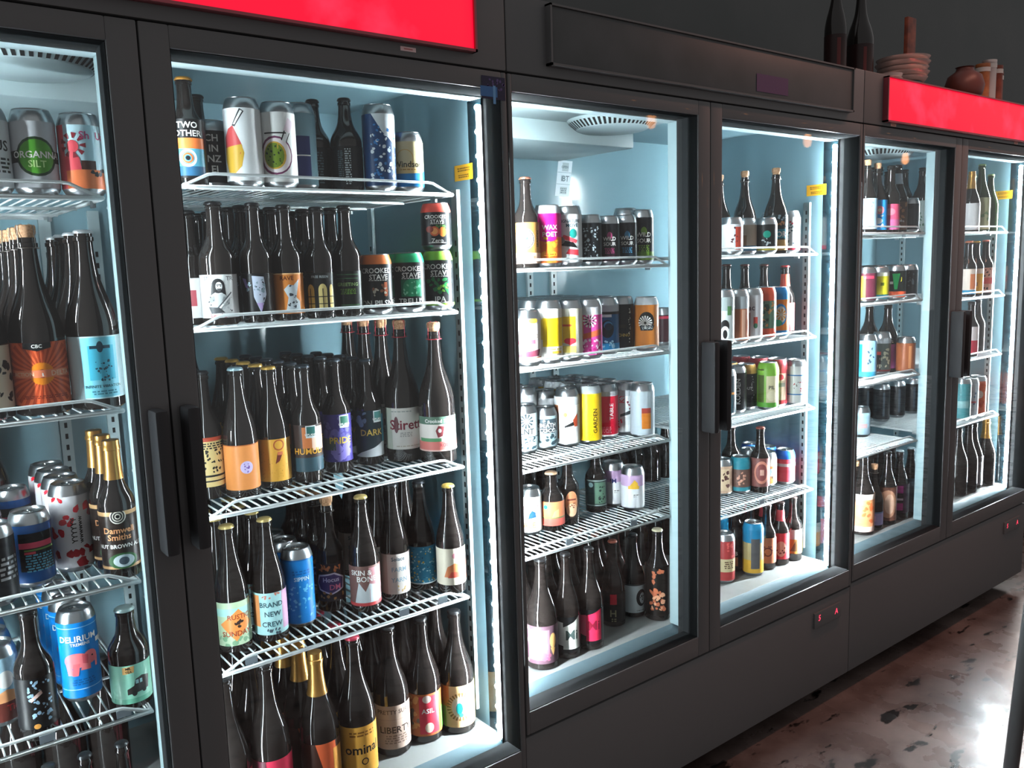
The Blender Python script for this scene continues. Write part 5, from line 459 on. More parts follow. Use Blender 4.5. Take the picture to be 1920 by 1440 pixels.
('lo', 2.6013, 0.1824, 0.4365, 0.2104, 0.0305, -2.542, 'brown longneck with scarlet label and neck band, cabinet floor, fourth door', 'bottles on the cabinet floor, fourth door', ['#d83a44', ('e', 0.05, 0.4, 0.2, 0.3, '#e0907c'), ('b', 244, 6, -0.1, 0.2, 0.2, 0.5, 0.04, 0.06, '#7a3430')], {'clo': 'cap', 'cap': '#3a2a28', 'neck': '#d85058', 'lab': (0.1, 0.52)}, [(0.2464, 'scarlet label bottle second back in its file, cabinet floor, fourth door'), (0.3104, 'scarlet label bottle third back in its file, cabinet floor, fourth door')]),
('lo', 2.6664, 0.1771, 0.4365, 0.217, 0.0305, -2.556, 'brown longneck with amber label nearest the lights, cabinet floor, fourth door', 'bottles on the cabinet floor, fourth door', ['#e0984a', ('p', [(-0.1, 0.1), (0.2, 0.1), (0.2, 0.7)], '#6a4a30'), ('r', -0.9, 0.6, 0.9, 1, '#e8e4dc')], {'clo': 'cap', 'cap': '#3a2a28', 'lab': (0.12, 0.5)}, [(0.2411, 'amber label bottle second back in its file, cabinet floor, fourth door'), (0.3051, 'amber label bottle third back in its file, cabinet floor, fourth door')]),
('ch', 3.0363, 0.1529, 1.522, 0.2452, 0.034, -2.626, 'corked bottle with ice blue label by the frame, top shelf, fifth door', 'bottles on the top shelf, fifth door', ['#b8d8ec', ('b', 251, 6, -0.2, 0.6, 0.2, 0.9, 0.03, 0.06, '#7a98b0')], {'clo': 'cork', 'lab': (0.05, 0.5)}, [(0.2239, 'ice blue label bottle second back in its file, top shelf, fifth door'), (0.2949, 'ice blue label bottle third back in its file, top shelf, fifth door')]),
('ch', 3.1058, 0.1551, 1.522, 0.2378, 0.034, -2.636, 'corked bottle with sky blue flower label, top shelf, fifth door', 'bottles on the top shelf, fifth door', ['#2f9ae0', ('e', 0.1, 0.66, 0.16, 0.14, '#e8949c'), ('e', 0.1, 0.66, 0.06, 0.06, '#f0e8d0'), ('e', -0.2, 0.46, 0.12, 0.1, '#d8e8f0'), ('e', 0.05, 0.3, 0.16, 0.1, '#e8f0f4'), ('b', 252, 6, -0.3, 0.1, 0.3, 0.6, 0.04, 0.07, '#e8f0f4')], {'clo': 'cork', 'lab': (0.04, 0.5)}, [(0.2261, 'sky blue label bottle second back in its file, top shelf, fifth door'), (0.2971, 'sky blue label bottle third back in its file, top shelf, fifth door')]),
('lo', 3.1702, 0.1405, 1.522, 0.2318, 0.0305, -2.649, 'dark bottle with pink bear shaped label, top shelf, fifth door', 'bottles on the top shelf, fifth door', ['#e0587c', ('r', -0.9, 0.0, 0.9, 0.4, '#c86a98'), ('e', 0.0, 0.7, 0.2, 0.14, '#f08a98')], {'clo': 'cap', 'cap': '#141416', 'lab': (0.04, 0.42)}, [(0.2045, 'pink label bottle second back in its file, top shelf, fifth door'), (0.2685, 'pink label bottle third back in its file, top shelf, fifth door')]),
('ch', 3.242, 0.153, 1.522, 0.2385, 0.034, -2.656, 'dark bottle with white neck tag and brown label, top shelf, fifth door', 'bottles on the top shelf, fifth door', ['#5a4438', ('r', -0.9, 0.86, 0.9, 1, '#2a2624'), ('t', 'NEW', 0.0, 0.93, 0.08, '#f2f2ee'), ('b', 254, 14, -0.3, 0.3, 0.3, 0.8, 0.05, 0.1, '#a87c58'), ('b', 255, 10, -0.2, 0.05, 0.2, 0.3, 0.03, 0.06, '#c8c8c8')], {'clo': 'cap', 'cap': '#141416', 'neck': '#c8dcec', 'lab': (0.04, 0.52)}, [(0.224, 'brown photo label bottle second back in its file, top shelf, fifth door'), (0.295, 'brown photo label bottle third back in its file, top shelf, fifth door')]),
('c16', 3.3114, 0.143, 1.522, 0.122, 0.033, -2.668, 'plain black can among dark bottles, top shelf, fifth door', 'cans on the top shelf, fifth door', ['#1a1b1c', ('r', -0.1, 0.2, 0.1, 0.8, '#2e3032')], {}, [(0.212, 'black can second back in its file, top shelf, fifth door'), (0.281, 'black can third back in its file, top shelf, fifth door')]),
('bo', 3.8073, 0.348, 1.525, 0.272, 0.036, -2.679, 'dark bottle with pale grey label near the mullion, top shelf, sixth door', 'bottles on the top shelf, sixth door', ['#9ca8a4', ('b', 256, 6, -0.2, 0.2, 0.2, 0.6, 0.03, 0.06, '#4a6a58')], {'clo': 'cap', 'cap': '#141416', 'lab': (0.04, 0.5)}, [(0.423, 'pale label bottle second back in its file, top shelf, sixth door'), (0.498, 'pale label bottle third back in its file, top shelf, sixth door')]),
('c16', 3.0323, 0.145, 1.282, 0.122, 0.033, -2.628, 'can half orange and half maroon, second shelf, fifth door', 'cans on the second shelf, fifth door', ['#5a2434', ('r', -0.3, 0.0, -0.02, 0.9, '#f0902c'), ('r', -0.1, 0.8, 0.3, 0.9, '#c8344c')], {}, [(0.214, 'orange striped can second back in its file, second shelf, fifth door'), (0.283, 'orange striped can third back in its file, second shelf, fifth door')]),
('c16', 3.1168, 0.145, 1.282, 0.122, 0.033, -2.64, 'yellow green can with teal base, second shelf, fifth door', 'cans on the second shelf, fifth door', ['#c8c02c', ('r', -1, 0.0, 1, 0.16, '#1a7a8c'), ('r', 0.06, 0.5, 0.2, 0.62, '#6a7a1c'), ('r', -1, 0.86, 1, 1, '#b8bcb0')], {}, [(0.214, 'yellow green can second back in its file, second shelf, fifth door'), (0.283, 'yellow green can third back in its file, second shelf, fifth door')]),
('c16', 3.2345, 0.145, 1.282, 0.1246, 0.033, -2.657, 'black can with green flash and orange base, second shelf, fifth door', 'cans on the second shelf, fifth door', ['#161a18', ('p', [(-0.14, 0.9), (0.14, 0.9), (0.05, 0.3), (-0.05, 0.3)], '#1aa05a'), ('r', -1, 0.0, 1, 0.22, '#e8623a'), ('t', 'J', 0.2, 0.7, 0.16, '#e8d83a'), ('r', -0.22, 0.5, -0.1, 0.6, '#e8ece8')], {}, [(0.214, 'green flash can second back in its file, second shelf, fifth door'), (0.283, 'green flash can third back in its file, second shelf, fifth door')]),
('c16', 3.312, 0.141, 1.282, 0.1256, 0.033, -2.669, 'black can with grey scribbled skull, second shelf, fifth door', 'cans on the second shelf, fifth door', ['#17181a', ('b', 261, 14, -0.1, 0.4, 0.2, 0.9, 0.03, 0.06, '#3c4448')], {}, [(0.21, 'black skull can second back in its file, second shelf, fifth door'), (0.279, 'black skull can third back in its file, second shelf, fifth door')]),
('c16', 3.0861, 0.1663, 1.007, 0.159, 0.033, -2.63, 'light blue can with dark marks, third shelf, fifth door', 'cans on the third shelf, fifth door', ['#8cbcdc', ('r', -0.4, 0.0, -0.12, 0.9, '#1a86b8'), ('b', 271, 8, 0.02, 0.2, 0.2, 0.8, 0.03, 0.05, '#33485c'), ('r', -1, 0.0, 1, 0.14, '#3a94b8')], {}, []),
('c16', 3.2389, 0.1955, 1.007, 0.1556, 0.033, -2.645, 'silver can with dark and cream picture, third shelf, fifth door', 'cans on the third shelf, fifth door', ['#5a6460', ('r', -1, 0.84, 1, 1, '#b8c4c8'), ('b', 272, 16, -0.1, 0.1, 0.25, 0.7, 0.04, 0.07, '#c8c8ac'), ('r', -0.2, 0.0, 0.0, 0.6, '#2a1c1c'), ('r', -0.2, 0.5, 0.0, 0.6, '#c84a44'), ('r', -1, 0.02, 1, 0.06, '#8a2c30')], {}, []),
('bo', 3.3082, 0.2104, 1.007, 0.253, 0.036, -2.65, 'dark bottle with flat orchid pink label, third shelf, fifth door', 'bottles on the third shelf, fifth door', ['#c86ab8', ('r', -0.9, 0.82, 0.9, 1, '#1c1c20'), ('m', -0.2, 0.86, 0.2, 0.96, 2, '#f2f2ee')], {'clo': 'cap', 'cap': '#141416', 'lab': (0.06, 0.5)}, []),
('c12', 3.312, 0.14, 1.007, 0.1342, 0.033, -2.669, 'squat copper brown can beside the mullion, third shelf, fifth door', 'cans on the third shelf, fifth door', ['#8a4a28', ('r', 0.1, 0.1, 0.2, 0.9, '#b87a50')], {}, []),
('bo', 3.3075, 0.2839, 1.007, 0.253, 0.036, -2.632, 'plain dark bottle behind the two cans, third shelf, fifth door', 'bottles on the third shelf, fifth door', ['#141416'], {'clo': 'cap', 'cap': '#141416', 'lab': (0.1, 0.12)}, []),
('c12', 3.256, 0.2776, 0.757, 0.1146, 0.033, -2.626, 'pale can squeezed against the frame, fourth shelf, fifth door', 'cans on the fourth shelf, fifth door', ['#a8c8d8', ('r', -0.1, 0.3, 0.3, 0.5, '#c0a0a0')], {}, []),
('c16', 3.5636, 0.365, 0.763, 0.1548, 0.033, -2.646, 'dark can far back on half empty shelf, frame side, fourth shelf, sixth door', 'cans on the fourth shelf, sixth door', ['#191b1e', ('r', 0.05, 0.1, 0.12, 0.9, '#3c4650')], {}, [(0.434, 'dark can by the frame side second back in its file, fourth shelf, sixth door')]),
('c16', 3.6898, 0.365, 0.763, 0.1544, 0.033, -2.662, 'dark can far back on half empty shelf, middle, fourth shelf, sixth door', 'cans on the fourth shelf, sixth door', ['#191b1e', ('r', 0.05, 0.1, 0.12, 0.9, '#3c4650')], {}, [(0.434, 'dark can by the middle second back in its file, fourth shelf, sixth door')]),
('c16', 3.8171, 0.365, 0.763, 0.1497, 0.033, -2.676, 'dark can far back on half empty shelf, mullion side, fourth shelf, sixth door', 'cans on the fourth shelf, sixth door', ['#191b1e', ('r', 0.05, 0.1, 0.12, 0.9, '#3c4650')], {}, [(0.434, 'dark can by the mullion side second back in its file, fourth shelf, sixth door')]),
('ch', 3.0619, 0.153, 0.4465, 0.2882, 0.041, -2.63, 'dark bottle with tall orange and white label, cabinet floor, fifth door', 'bottles on the cabinet floor, fifth door', ['#e8a070', ('r', -0.9, 0.86, 0.9, 1, '#e8dcd0'), ('r', -0.9, 0.0, 0.9, 0.14, '#e8c8c0'), ('b', 281, 10, -0.3, 0.2, 0.3, 0.8, 0.05, 0.09, '#e0703c')], {'clo': 'cap', 'cap': '#4a6a80', 'lab': (0.04, 0.52)}, [(0.238, 'orange label bottle second back in its file, cabinet floor, fifth door'), (0.323, 'orange label bottle third back in its file, cabinet floor, fifth door')]),
('ch', 3.1384, 0.153, 0.4465, 0.2407, 0.034, -2.641, 'corked bottle with small lavender label, cabinet floor, fifth door', 'bottles on the cabinet floor, fifth door', ['#a8a0d0', ('r', -0.9, 0.9, 0.9, 1, '#6a88b0'), ('r', -0.1, 0.3, 0.2, 0.7, '#d8b0d8')], {'clo': 'cork', 'lab': (0.08, 0.3)}, [(0.224, 'lavender label bottle second back in its file, cabinet floor, fifth door'), (0.295, 'lavender label bottle third back in its file, cabinet floor, fifth door')]),
('ch', 3.2298, 0.153, 0.4465, 0.2754, 0.036, -2.654, 'dark bottle with tawny animal label, cabinet floor, fifth door', 'bottles on the cabinet floor, fifth door', ['#6a4438', ('e', 0.05, 0.5, 0.28, 0.42, '#c89478'), ('e', 0.1, 0.5, 0.15, 0.3, '#e0b8a0')], {'clo': 'cap', 'cap': '#141416', 'lab': (0.06, 0.52)}, [(0.228, 'tawny label bottle second back in its file, cabinet floor, fifth door'), (0.303, 'tawny label bottle third back in its file, cabinet floor, fifth door')]),
('ch', 3.32, 0.153, 0.4465, 0.265, 0.036, -2.666, 'dark bottle with magenta banded label, cabinet floor, fifth door', 'bottles on the cabinet floor, fifth door', ['#2a1c28', ('r', -0.2, 0.1, 0.15, 0.35, '#b83c8c'), ('r', -0.2, 0.7, 0.15, 0.95, '#8c2c6c'), ('r', -0.2, 0.45, 0.15, 0.52, '#d8c8d8')], {'clo': 'cap', 'cap': '#a8bcc4', 'lab': (0.1, 0.52)}, [(0.228, 'magenta label bottle second back in its file, cabinet floor, fifth door'), (0.303, 'magenta label bottle third back in its file, cabinet floor, fifth door')]),
('ch', 3.4043, 0.153, 0.4465, 0.262, 0.036, -2.677, 'dark bottle with slate blue label near the mullion, cabinet floor, fifth door', 'bottles on the cabinet floor, fifth door', ['#3a4a54', ('r', -0.1, 0.1, 0.3, 0.9, '#5a6e7a')], {'clo': 'cap', 'cap': '#a8bcc4', 'lab': (0.06, 0.56)}, [(0.228, 'slate label bottle second back in its file, cabinet floor, fifth door'), (0.303, 'slate label bottle third back in its file, cabinet floor, fifth door')]),
('ch', 3.8146, 0.153, 1.525, 0.235, 0.034, -2.724, 'foil necked bottle with plain white label, top shelf, sixth door', 'bottles on the top shelf, sixth door', ['#d8d4d4'], {'clo': 'foil', 'lab': (0.03, 0.47)}, [(0.224, 'white label bottle second back in its file, top shelf, sixth door')]),
('ch', 3.8987, 0.153, 1.525, 0.269, 0.036, -2.733, 'green bottle with beige label, top shelf, sixth door', 'bottles on the top shelf, sixth door', ['#c8c49c', ('b', 291, 5, 0.0, 0.3, 0.3, 0.6, 0.04, 0.07, '#8aa078')], {'clo': 'cap', 'cap': '#6a7a4a', 'glass': 'g', 'lab': (0.03, 0.5)}, [(0.228, 'beige label bottle second back in its file, top shelf, sixth door'), (0.303, 'beige label bottle third back in its file, top shelf, sixth door')]),
('ch', 4.0186, 0.167, 1.525, 0.235, 0.034, -2.741, 'green bottle with gold green neck, top shelf, sixth door', 'bottles on the top shelf, sixth door', ['#2a3430'], {'clo': 'cap', 'cap': '#a8b070', 'glass': 'g', 'lab': (0.1, 0.14)}, [(0.238, 'green neck bottle second back in its file, top shelf, sixth door'), (0.309, 'green neck bottle third back in its file, top shelf, sixth door')]),
('lo', 3.7908, 0.1425, 1.267, 0.2209, 0.0305, -2.724, 'brown longneck with white label and blue base, second shelf, sixth door', 'bottles on the second shelf, sixth door', ['#e8dcd0', ('r', -0.9, 0.0, 0.9, 0.16, '#2a9ac8'), ('r', 0.1, 0.2, 0.5, 0.8, '#e0885a')], {'clo': 'cap', 'cap': '#c87a5a', 'lab': (0.05, 0.5)}, [(0.2065, 'white and blue label bottle second back in its file, second shelf, sixth door'), (0.2705, 'white and blue label bottle third back in its file, second shelf, sixth door')]),
('lo', 3.8562, 0.1425, 1.267, 0.2204, 0.0305, -2.731, 'brown longneck with yellow label, second shelf, sixth door', 'bottles on the second shelf, sixth door', ['#f0b83a', ('r', -0.9, 0.8, 0.9, 1, '#e8e0d0'), ('r', -0.05, 0.3, 0.1, 0.45, '#7a5a1c')], {'clo': 'cap', 'cap': '#d8a850', 'lab': (0.05, 0.5)}, [(0.2065, 'yellow label bottle second back in its file, second shelf, sixth door'), (0.2705, 'yellow label bottle third back in its file, second shelf, sixth door')]),
('lo', 3.943, 0.1425, 1.267, 0.2241, 0.0305, -2.74, 'brown longneck with pink and white label, second shelf, sixth door', 'bottles on the second shelf, sixth door', ['#e8b8a8', ('r', -0.9, 0.35, 0.9, 0.6, '#e06a68'), ('b', 293, 8, -0.3, 0.65, 0.3, 0.95, 0.03, 0.07, '#2a2422'), ('b', 294, 6, -0.3, 0.05, 0.3, 0.2, 0.03, 0.07, '#2a2422')], {'clo': 'cap', 'cap': '#c86a58', 'lab': (0.05, 0.5)}, [(0.2065, 'pink label bottle second back in its file, second shelf, sixth door'), (0.2705, 'pink label bottle third back in its file, second shelf, sixth door')]),
('lo', 3.8369, 0.1425, 1.022, 0.223, 0.0305, -2.729, 'brown bottle with white over red label, third shelf, sixth door', 'bottles on the third shelf, sixth door', ['#e0d8d8', ('r', -0.9, 0.0, 0.9, 0.5, '#b82c40')], {'clo': 'cap', 'cap': '#141416', 'lab': (0.05, 0.55)}, []),
('bo', 4.004, 0.188, 1.022, 0.223, 0.032, -2.735, 'plain dark bottle beside the red label one, third shelf, sixth door', 'bottles on the third shelf, sixth door', ['#141416'], {'clo': 'cap', 'cap': '#141416', 'lab': (0.1, 0.12)}, []),
('c16', 3.7934, 0.145, 0.763, 0.1727, 0.033, -2.724, 'teal can next to the frame, fourth shelf, sixth door', 'cans on the fourth shelf, sixth door', ['#4a8a90', ('r', -0.2, 0.3, 0.2, 0.5, '#8ab4b8')], {}, [(0.214, 'teal can second back in its file, fourth shelf, sixth door')]),
('c16', 3.8609, 0.145, 0.763, 0.1674, 0.033, -2.731, 'pale can with blue marks, fourth shelf, sixth door', 'cans on the fourth shelf, sixth door', ['#c8d4dc', ('b', 301, 8, -0.2, 0.2, 0.2, 0.8, 0.03, 0.06, '#4a6a90'), ('r', -0.2, 0.4, 0.2, 0.46, '#c86a70')], {}, [(0.214, 'pale blue can second back in its file, fourth shelf, sixth door')]),
('c16', 3.9335, 0.145, 0.763, 0.1686, 0.033, -2.738, 'coral can with white picture, fourth shelf, sixth door', 'cans on the fourth shelf, sixth door', ['#d87050', ('e', 0.05, 0.6, 0.12, 0.12, '#e8dcd0'), ('b', 302, 6, -0.15, 0.2, 0.2, 0.5, 0.04, 0.06, '#b8402c')], {}, [(0.214, 'coral can second back in its file, fourth shelf, sixth door')]),
('ch', 3.7933, 0.1533, 0.4465, 0.2834, 0.041, -2.722, 'dark bottle with long shoulder by the frame, cabinet floor, sixth door', 'bottles on the cabinet floor, sixth door', ['#2a2a2c'], {'clo': 'cap', 'cap': '#141416', 'lab': (0.1, 0.14)}, []),
('ch', 3.8768, 0.1497, 0.4465, 0.287, 0.041, -2.732, 'dark bottle with bright edge highlight, cabinet floor, sixth door', 'bottles on the cabinet floor, sixth door', ['#2a2a2c'], {'clo': 'cap', 'cap': '#141416', 'lab': (0.1, 0.14)}, []),
('ch', 3.959, 0.164, 0.4465, 0.2814, 0.041, -2.736, 'dark bottle with pale grey label, cabinet floor, sixth door', 'bottles on the cabinet floor, sixth door', ['#7a7a7c', ('r', -0.9, 0.8, 0.9, 1, '#5a5a5c')], {'clo': 'cap', 'cap': '#141416', 'lab': (0.05, 0.5)}, []),
('ch', 4.041, 0.148, 0.4465, 0.2844, 0.041, -2.748, 'dark bottle with foil top near the lights, cabinet floor, sixth door', 'bottles on the cabinet floor, sixth door', ['#2a2a2c'], {'clo': 'foil', 'cap': '#141416', 'lab': (0.1, 0.14)}, []),
('ch', 0.16, 0.5, 1.23, 0.3, 0.041, -2.0, 'plain dark bottle in the back row, nearest the frame, second shelf, first door', 'back row bottles on the second shelf, first door', ['#141416'], {'clo': 'cap', 'cap': '#3a3d40', 'lab': (0.1, 0.12)}, []),
('ch', 0.2455, 0.5, 1.23, 0.3, 0.041, -2.0, 'plain dark bottle in the back row, second, second shelf, first door', 'back row bottles on the second shelf, first door', ['#141416'], {'clo': 'cap', 'cap': '#3a3d40', 'lab': (0.1, 0.12)}, []),
('ch', 0.331, 0.5, 1.23, 0.3, 0.041, -2.0, 'plain dark bottle in the back row, third, second shelf, first door', 'back row bottles on the second shelf, first door', ['#141416'], {'clo': 'cap', 'cap': '#3a3d40', 'lab': (0.1, 0.12)}, []),
('ch', 0.4165, 0.5, 1.23, 0.3, 0.041, -2.0, 'plain dark bottle in the back row, fourth, second shelf, first door', 'back row bottles on the second shelf, first door', ['#141416'], {'clo': 'cap', 'cap': '#3a3d40', 'lab': (0.1, 0.12)}, []),
('ch', 0.502, 0.5, 1.23, 0.3, 0.041, -2.0, 'plain dark bottle in the back row, fifth, second shelf, first door', 'back row bottles on the second shelf, first door', ['#141416'], {'clo': 'cap', 'cap': '#3a3d40', 'lab': (0.1, 0.12)}, []),
('ch', 0.16, 0.5, 0.927, 0.279, 0.041, -2.0, 'plain dark bottle in the back row, nearest the frame, third shelf, first door', 'back row bottles on the third shelf, first door', ['#141416'], {'clo': 'cap', 'cap': '#3a3d40', 'lab': (0.1, 0.12)}, []),
('ch', 0.2455, 0.5, 0.927, 0.279, 0.041, -2.0, 'plain dark bottle in the back row, second, third shelf, first door', 'back row bottles on the third shelf, first door', ['#141416'], {'clo': 'cap', 'cap': '#3a3d40', 'lab': (0.1, 0.12)}, []),
('ch', 0.331, 0.5, 0.927, 0.279, 0.041, -2.0, 'plain dark bottle in the back row, third, third shelf, first door', 'back row bottles on the third shelf, first door', ['#141416'], {'clo': 'cap', 'cap': '#3a3d40', 'lab': (0.1, 0.12)}, []),
('ch', 0.4165, 0.5, 0.927, 0.279, 0.041, -2.0, 'plain dark bottle in the back row, fourth, third shelf, first door', 'back row bottles on the third shelf, first door', ['#141416'], {'clo': 'cap', 'cap': '#3a3d40', 'lab': (0.1, 0.12)}, []),
('bo', 0.16, 0.5, 0.684, 0.219, 0.037, -2.0, 'plain dark bottle in the back row, nearest the frame, fourth shelf, first door', 'back row bottles on the fourth shelf, first door', ['#141416'], {'clo': 'cap', 'cap': '#3a3d40', 'lab': (0.1, 0.12)}, []),
('bo', 0.2375, 0.5, 0.684, 0.219, 0.037, -2.0, 'plain dark bottle in the back row, second, fourth shelf, first door', 'back row bottles on the fourth shelf, first door', ['#141416'], {'clo': 'cap', 'cap': '#3a3d40', 'lab': (0.1, 0.12)}, []),
('bo', 0.315, 0.5, 0.684, 0.219, 0.037, -2.0, 'plain dark bottle in the back row, third, fourth shelf, first door', 'back row bottles on the fourth shelf, first door', ['#141416'], {'clo': 'cap', 'cap': '#3a3d40', 'lab': (0.1, 0.12)}, []),
('ch', 0.16, 0.5, 0.3515, 0.29, 0.041, -2.0, 'plain dark bottle in the back row, nearest the frame, cabinet floor, first door', 'back row bottles on the cabinet floor, first door', ['#141416'], {'clo': 'cap', 'cap': '#3a3d40', 'lab': (0.1, 0.12)}, []),
('ch', 0.2455, 0.5, 0.3515, 0.29, 0.041, -2.0, 'plain dark bottle in the back row, second, cabinet floor, first door', 'back row bottles on the cabinet floor, first door', ['#141416'], {'clo': 'cap', 'cap': '#3a3d40', 'lab': (0.1, 0.12)}, []),
('ch', 0.331, 0.5, 0.3515, 0.29, 0.041, -2.0, 'plain dark bottle in the back row, third, cabinet floor, first door', 'back row bottles on the cabinet floor, first door', ['#141416'], {'clo': 'cap', 'cap': '#3a3d40', 'lab': (0.1, 0.12)}, []),
('ch', 0.4165, 0.5, 0.3515, 0.29, 0.041, -2.0, 'plain dark bottle in the back row, fourth, cabinet floor, first door', 'back row bottles on the cabinet floor, first door', ['#141416'], {'clo': 'cap', 'cap': '#3a3d40', 'lab': (0.1, 0.12)}, []),
('ch', 0.502, 0.5, 0.3515, 0.29, 0.041, -2.0, 'plain dark bottle in the back row, fifth, cabinet floor, first door', 'back row bottles on the cabinet floor, first door', ['#141416'], {'clo': 'cap', 'cap': '#3a3d40', 'lab': (0.1, 0.12)}, []),
('ch', 0.5875, 0.5, 0.3515, 0.29, 0.041, -2.0, 'plain dark bottle in the back row, sixth, cabinet floor, first door', 'back row bottles on the cabinet floor, first door', ['#141416'], {'clo': 'cap', 'cap': '#3a3d40', 'lab': (0.1, 0.12)}, []),
('ch', 0.8445, 0.56, 1.012, 0.31, 0.041, -2.0, 'plain dark bottle in the back row, nearest the frame, third shelf, second door', 'back row bottles on the third shelf, second door', ['#141416'], {'clo': 'cap', 'cap': '#3a3d40', 'lab': (0.1, 0.12)}, []),
('bo', 0.755, 0.5, 0.707, 0.275, 0.037, -2.0, 'plain dark bottle in the back row, nearest the frame, fourth shelf, second door', 'back row bottles on the fourth shelf, second door', ['#141416'], {'clo': 'cap', 'cap': '#3a3d40', 'lab': (0.1, 0.12)}, []),
('bo', 0.8325, 0.5, 0.707, 0.275, 0.037, -2.0, 'plain dark bottle in the back row, second, fourth shelf, second door', 'back row bottles on the fourth shelf, second door', ['#141416'], {'clo': 'cap', 'cap': '#3a3d40', 'lab': (0.1, 0.12)}, []),
('bo', 0.91, 0.5, 0.707, 0.275, 0.037, -2.0, 'plain dark bottle in the back row, third, fourth shelf, second door', 'back row bottles on the fourth shelf, second door', ['#141416'], {'clo': 'cap', 'cap': '#3a3d40', 'lab': (0.1, 0.12)}, []),
('bo', 1.065, 0.5, 0.707, 0.275, 0.037, -2.0, 'plain dark bottle in the back row, fourth, fourth shelf, second door', 'back row bottles on the fourth shelf, second door', ['#141416'], {'clo': 'cap', 'cap': '#3a3d40', 'lab': (0.1, 0.12)}, []),
('bo', 1.1425, 0.5, 0.707, 0.275, 0.037, -2.0, 'plain dark bottle in the back row, fifth, fourth shelf, second door', 'back row bottles on the fourth shelf, second door', ['#141416'], {'clo': 'cap', 'cap': '#3a3d40', 'lab': (0.1, 0.12)}, []),
('bo', 1.22, 0.5, 0.707, 0.275, 0.037, -2.0, 'plain dark bottle in the back row, sixth, fourth shelf, second door', 'back row bottles on the fourth shelf, second door', ['#141416'], {'clo': 'cap', 'cap': '#3a3d40', 'lab': (0.1, 0.12)}, []),
('ch', 0.734, 0.5, 0.3515, 0.31, 0.041, -2.0, 'plain dark bottle in the back row, nearest the frame, cabinet floor, second door', 'back row bottles on the cabinet floor, second door', ['#141416'], {'clo': 'cap', 'cap': '#3a3d40', 'lab': (0.1, 0.12)}, []),
('ch', 0.8195, 0.5, 0.3515, 0.31, 0.041, -2.0, 'plain dark bottle in the back row, second, cabinet floor, second door', 'back row bottles on the cabinet floor, second door', ['#141416'], {'clo': 'cap', 'cap': '#3a3d40', 'lab': (0.1, 0.12)}, []),
('ch', 0.905, 0.5, 0.3515, 0.31, 0.041, -2.0, 'plain dark bottle in the back row, third, cabinet floor, second door', 'back row bottles on the cabinet floor, second door', ['#141416'], {'clo': 'cap', 'cap': '#3a3d40', 'lab': (0.1, 0.12)}, []),
('ch', 0.9905, 0.5, 0.3515, 0.31, 0.041, -2.0, 'plain dark bottle in the back row, fourth, cabinet floor, second door', 'back row bottles on the cabinet floor, second door', ['#141416'], {'clo': 'cap', 'cap': '#3a3d40', 'lab': (0.1, 0.12)}, []),
('bo', 1.438, 0.56, 0.754, 0.19, 0.037, -2.0, 'plain dark bottle in the back row, nearest the frame, fourth shelf, third door', 'back row bottles on the fourth shelf, third door', ['#141416'], {'clo': 'cap', 'cap': '#3a3d40', 'lab': (0.1, 0.12)}, []),
('bo', 1.5155, 0.56, 0.754, 0.19, 0.037, -2.0, 'plain dark bottle in the back row, second, fourth shelf, third door', 'back row bottles on the fourth shelf, third door', ['#141416'], {'clo': 'cap', 'cap': '#3a3d40', 'lab': (0.1, 0.12)}, []),
('bo', 1.593, 0.56, 0.754, 0.19, 0.037, -2.0, 'plain dark bottle in the back row, third, fourth shelf, third door', 'back row bottles on the fourth shelf, third door', ['#141416'], {'clo': 'cap', 'cap': '#3a3d40', 'lab': (0.1, 0.12)}, []),
('bo', 1.6705, 0.56, 0.754, 0.19, 0.037, -2.0, 'plain dark bottle in the back row, fourth, fourth shelf, third door', 'back row bottles on the fourth shelf, third door', ['#141416'], {'clo': 'cap', 'cap': '#3a3d40', 'lab': (0.1, 0.12)}, []),
('bo', 1.748, 0.56, 0.754, 0.19, 0.037, -2.0, 'plain dark bottle in the back row, fifth, fourth shelf, third door', 'back row bottles on the fourth shelf, third door', ['#141416'], {'clo': 'cap', 'cap': '#3a3d40', 'lab': (0.1, 0.12)}, []),
('bo', 1.8255, 0.56, 0.754, 0.19, 0.037, -2.0, 'plain dark bottle in the back row, sixth, fourth shelf, third door', 'back row bottles on the fourth shelf, third door', ['#141416'], {'clo': 'cap', 'cap': '#3a3d40', 'lab': (0.1, 0.12)}, []),
('bo', 1.903, 0.56, 0.754, 0.19, 0.037, -2.0, 'plain dark bottle in the back row, seventh, fourth shelf, third door', 'back row bottles on the fourth shelf, third door', ['#141416'], {'clo': 'cap', 'cap': '#3a3d40', 'lab': (0.1, 0.12)}, []),
('ch', 1.448, 0.5, 0.4365, 0.28, 0.041, -2.0, 'plain dark bottle in the back row, nearest the frame, cabinet floor, third door', 'back row bottles on the cabinet floor, third door', ['#141416'], {'clo': 'cap', 'cap': '#3a3d40', 'lab': (0.1, 0.12)}, []),
('ch', 1.5335, 0.5, 0.4365, 0.28, 0.041, -2.0, 'plain dark bottle in the back row, second, cabinet floor, third door', 'back row bottles on the cabinet floor, third door', ['#141416'], {'clo': 'cap', 'cap': '#3a3d40', 'lab': (0.1, 0.12)}, []),
('ch', 1.619, 0.5, 0.4365, 0.28, 0.041, -2.0, 'plain dark bottle in the back row, third, cabinet floor, third door', 'back row bottles on the cabinet floor, third door', ['#141416'], {'clo': 'cap', 'cap': '#3a3d40', 'lab': (0.1, 0.12)}, []),
('ch', 1.7045, 0.5, 0.4365, 0.28, 0.041, -2.0, 'plain dark bottle in the back row, fourth, cabinet floor, third door', 'back row bottles on the cabinet floor, third door', ['#141416'], {'clo': 'cap', 'cap': '#3a3d40', 'lab': (0.1, 0.12)}, []),
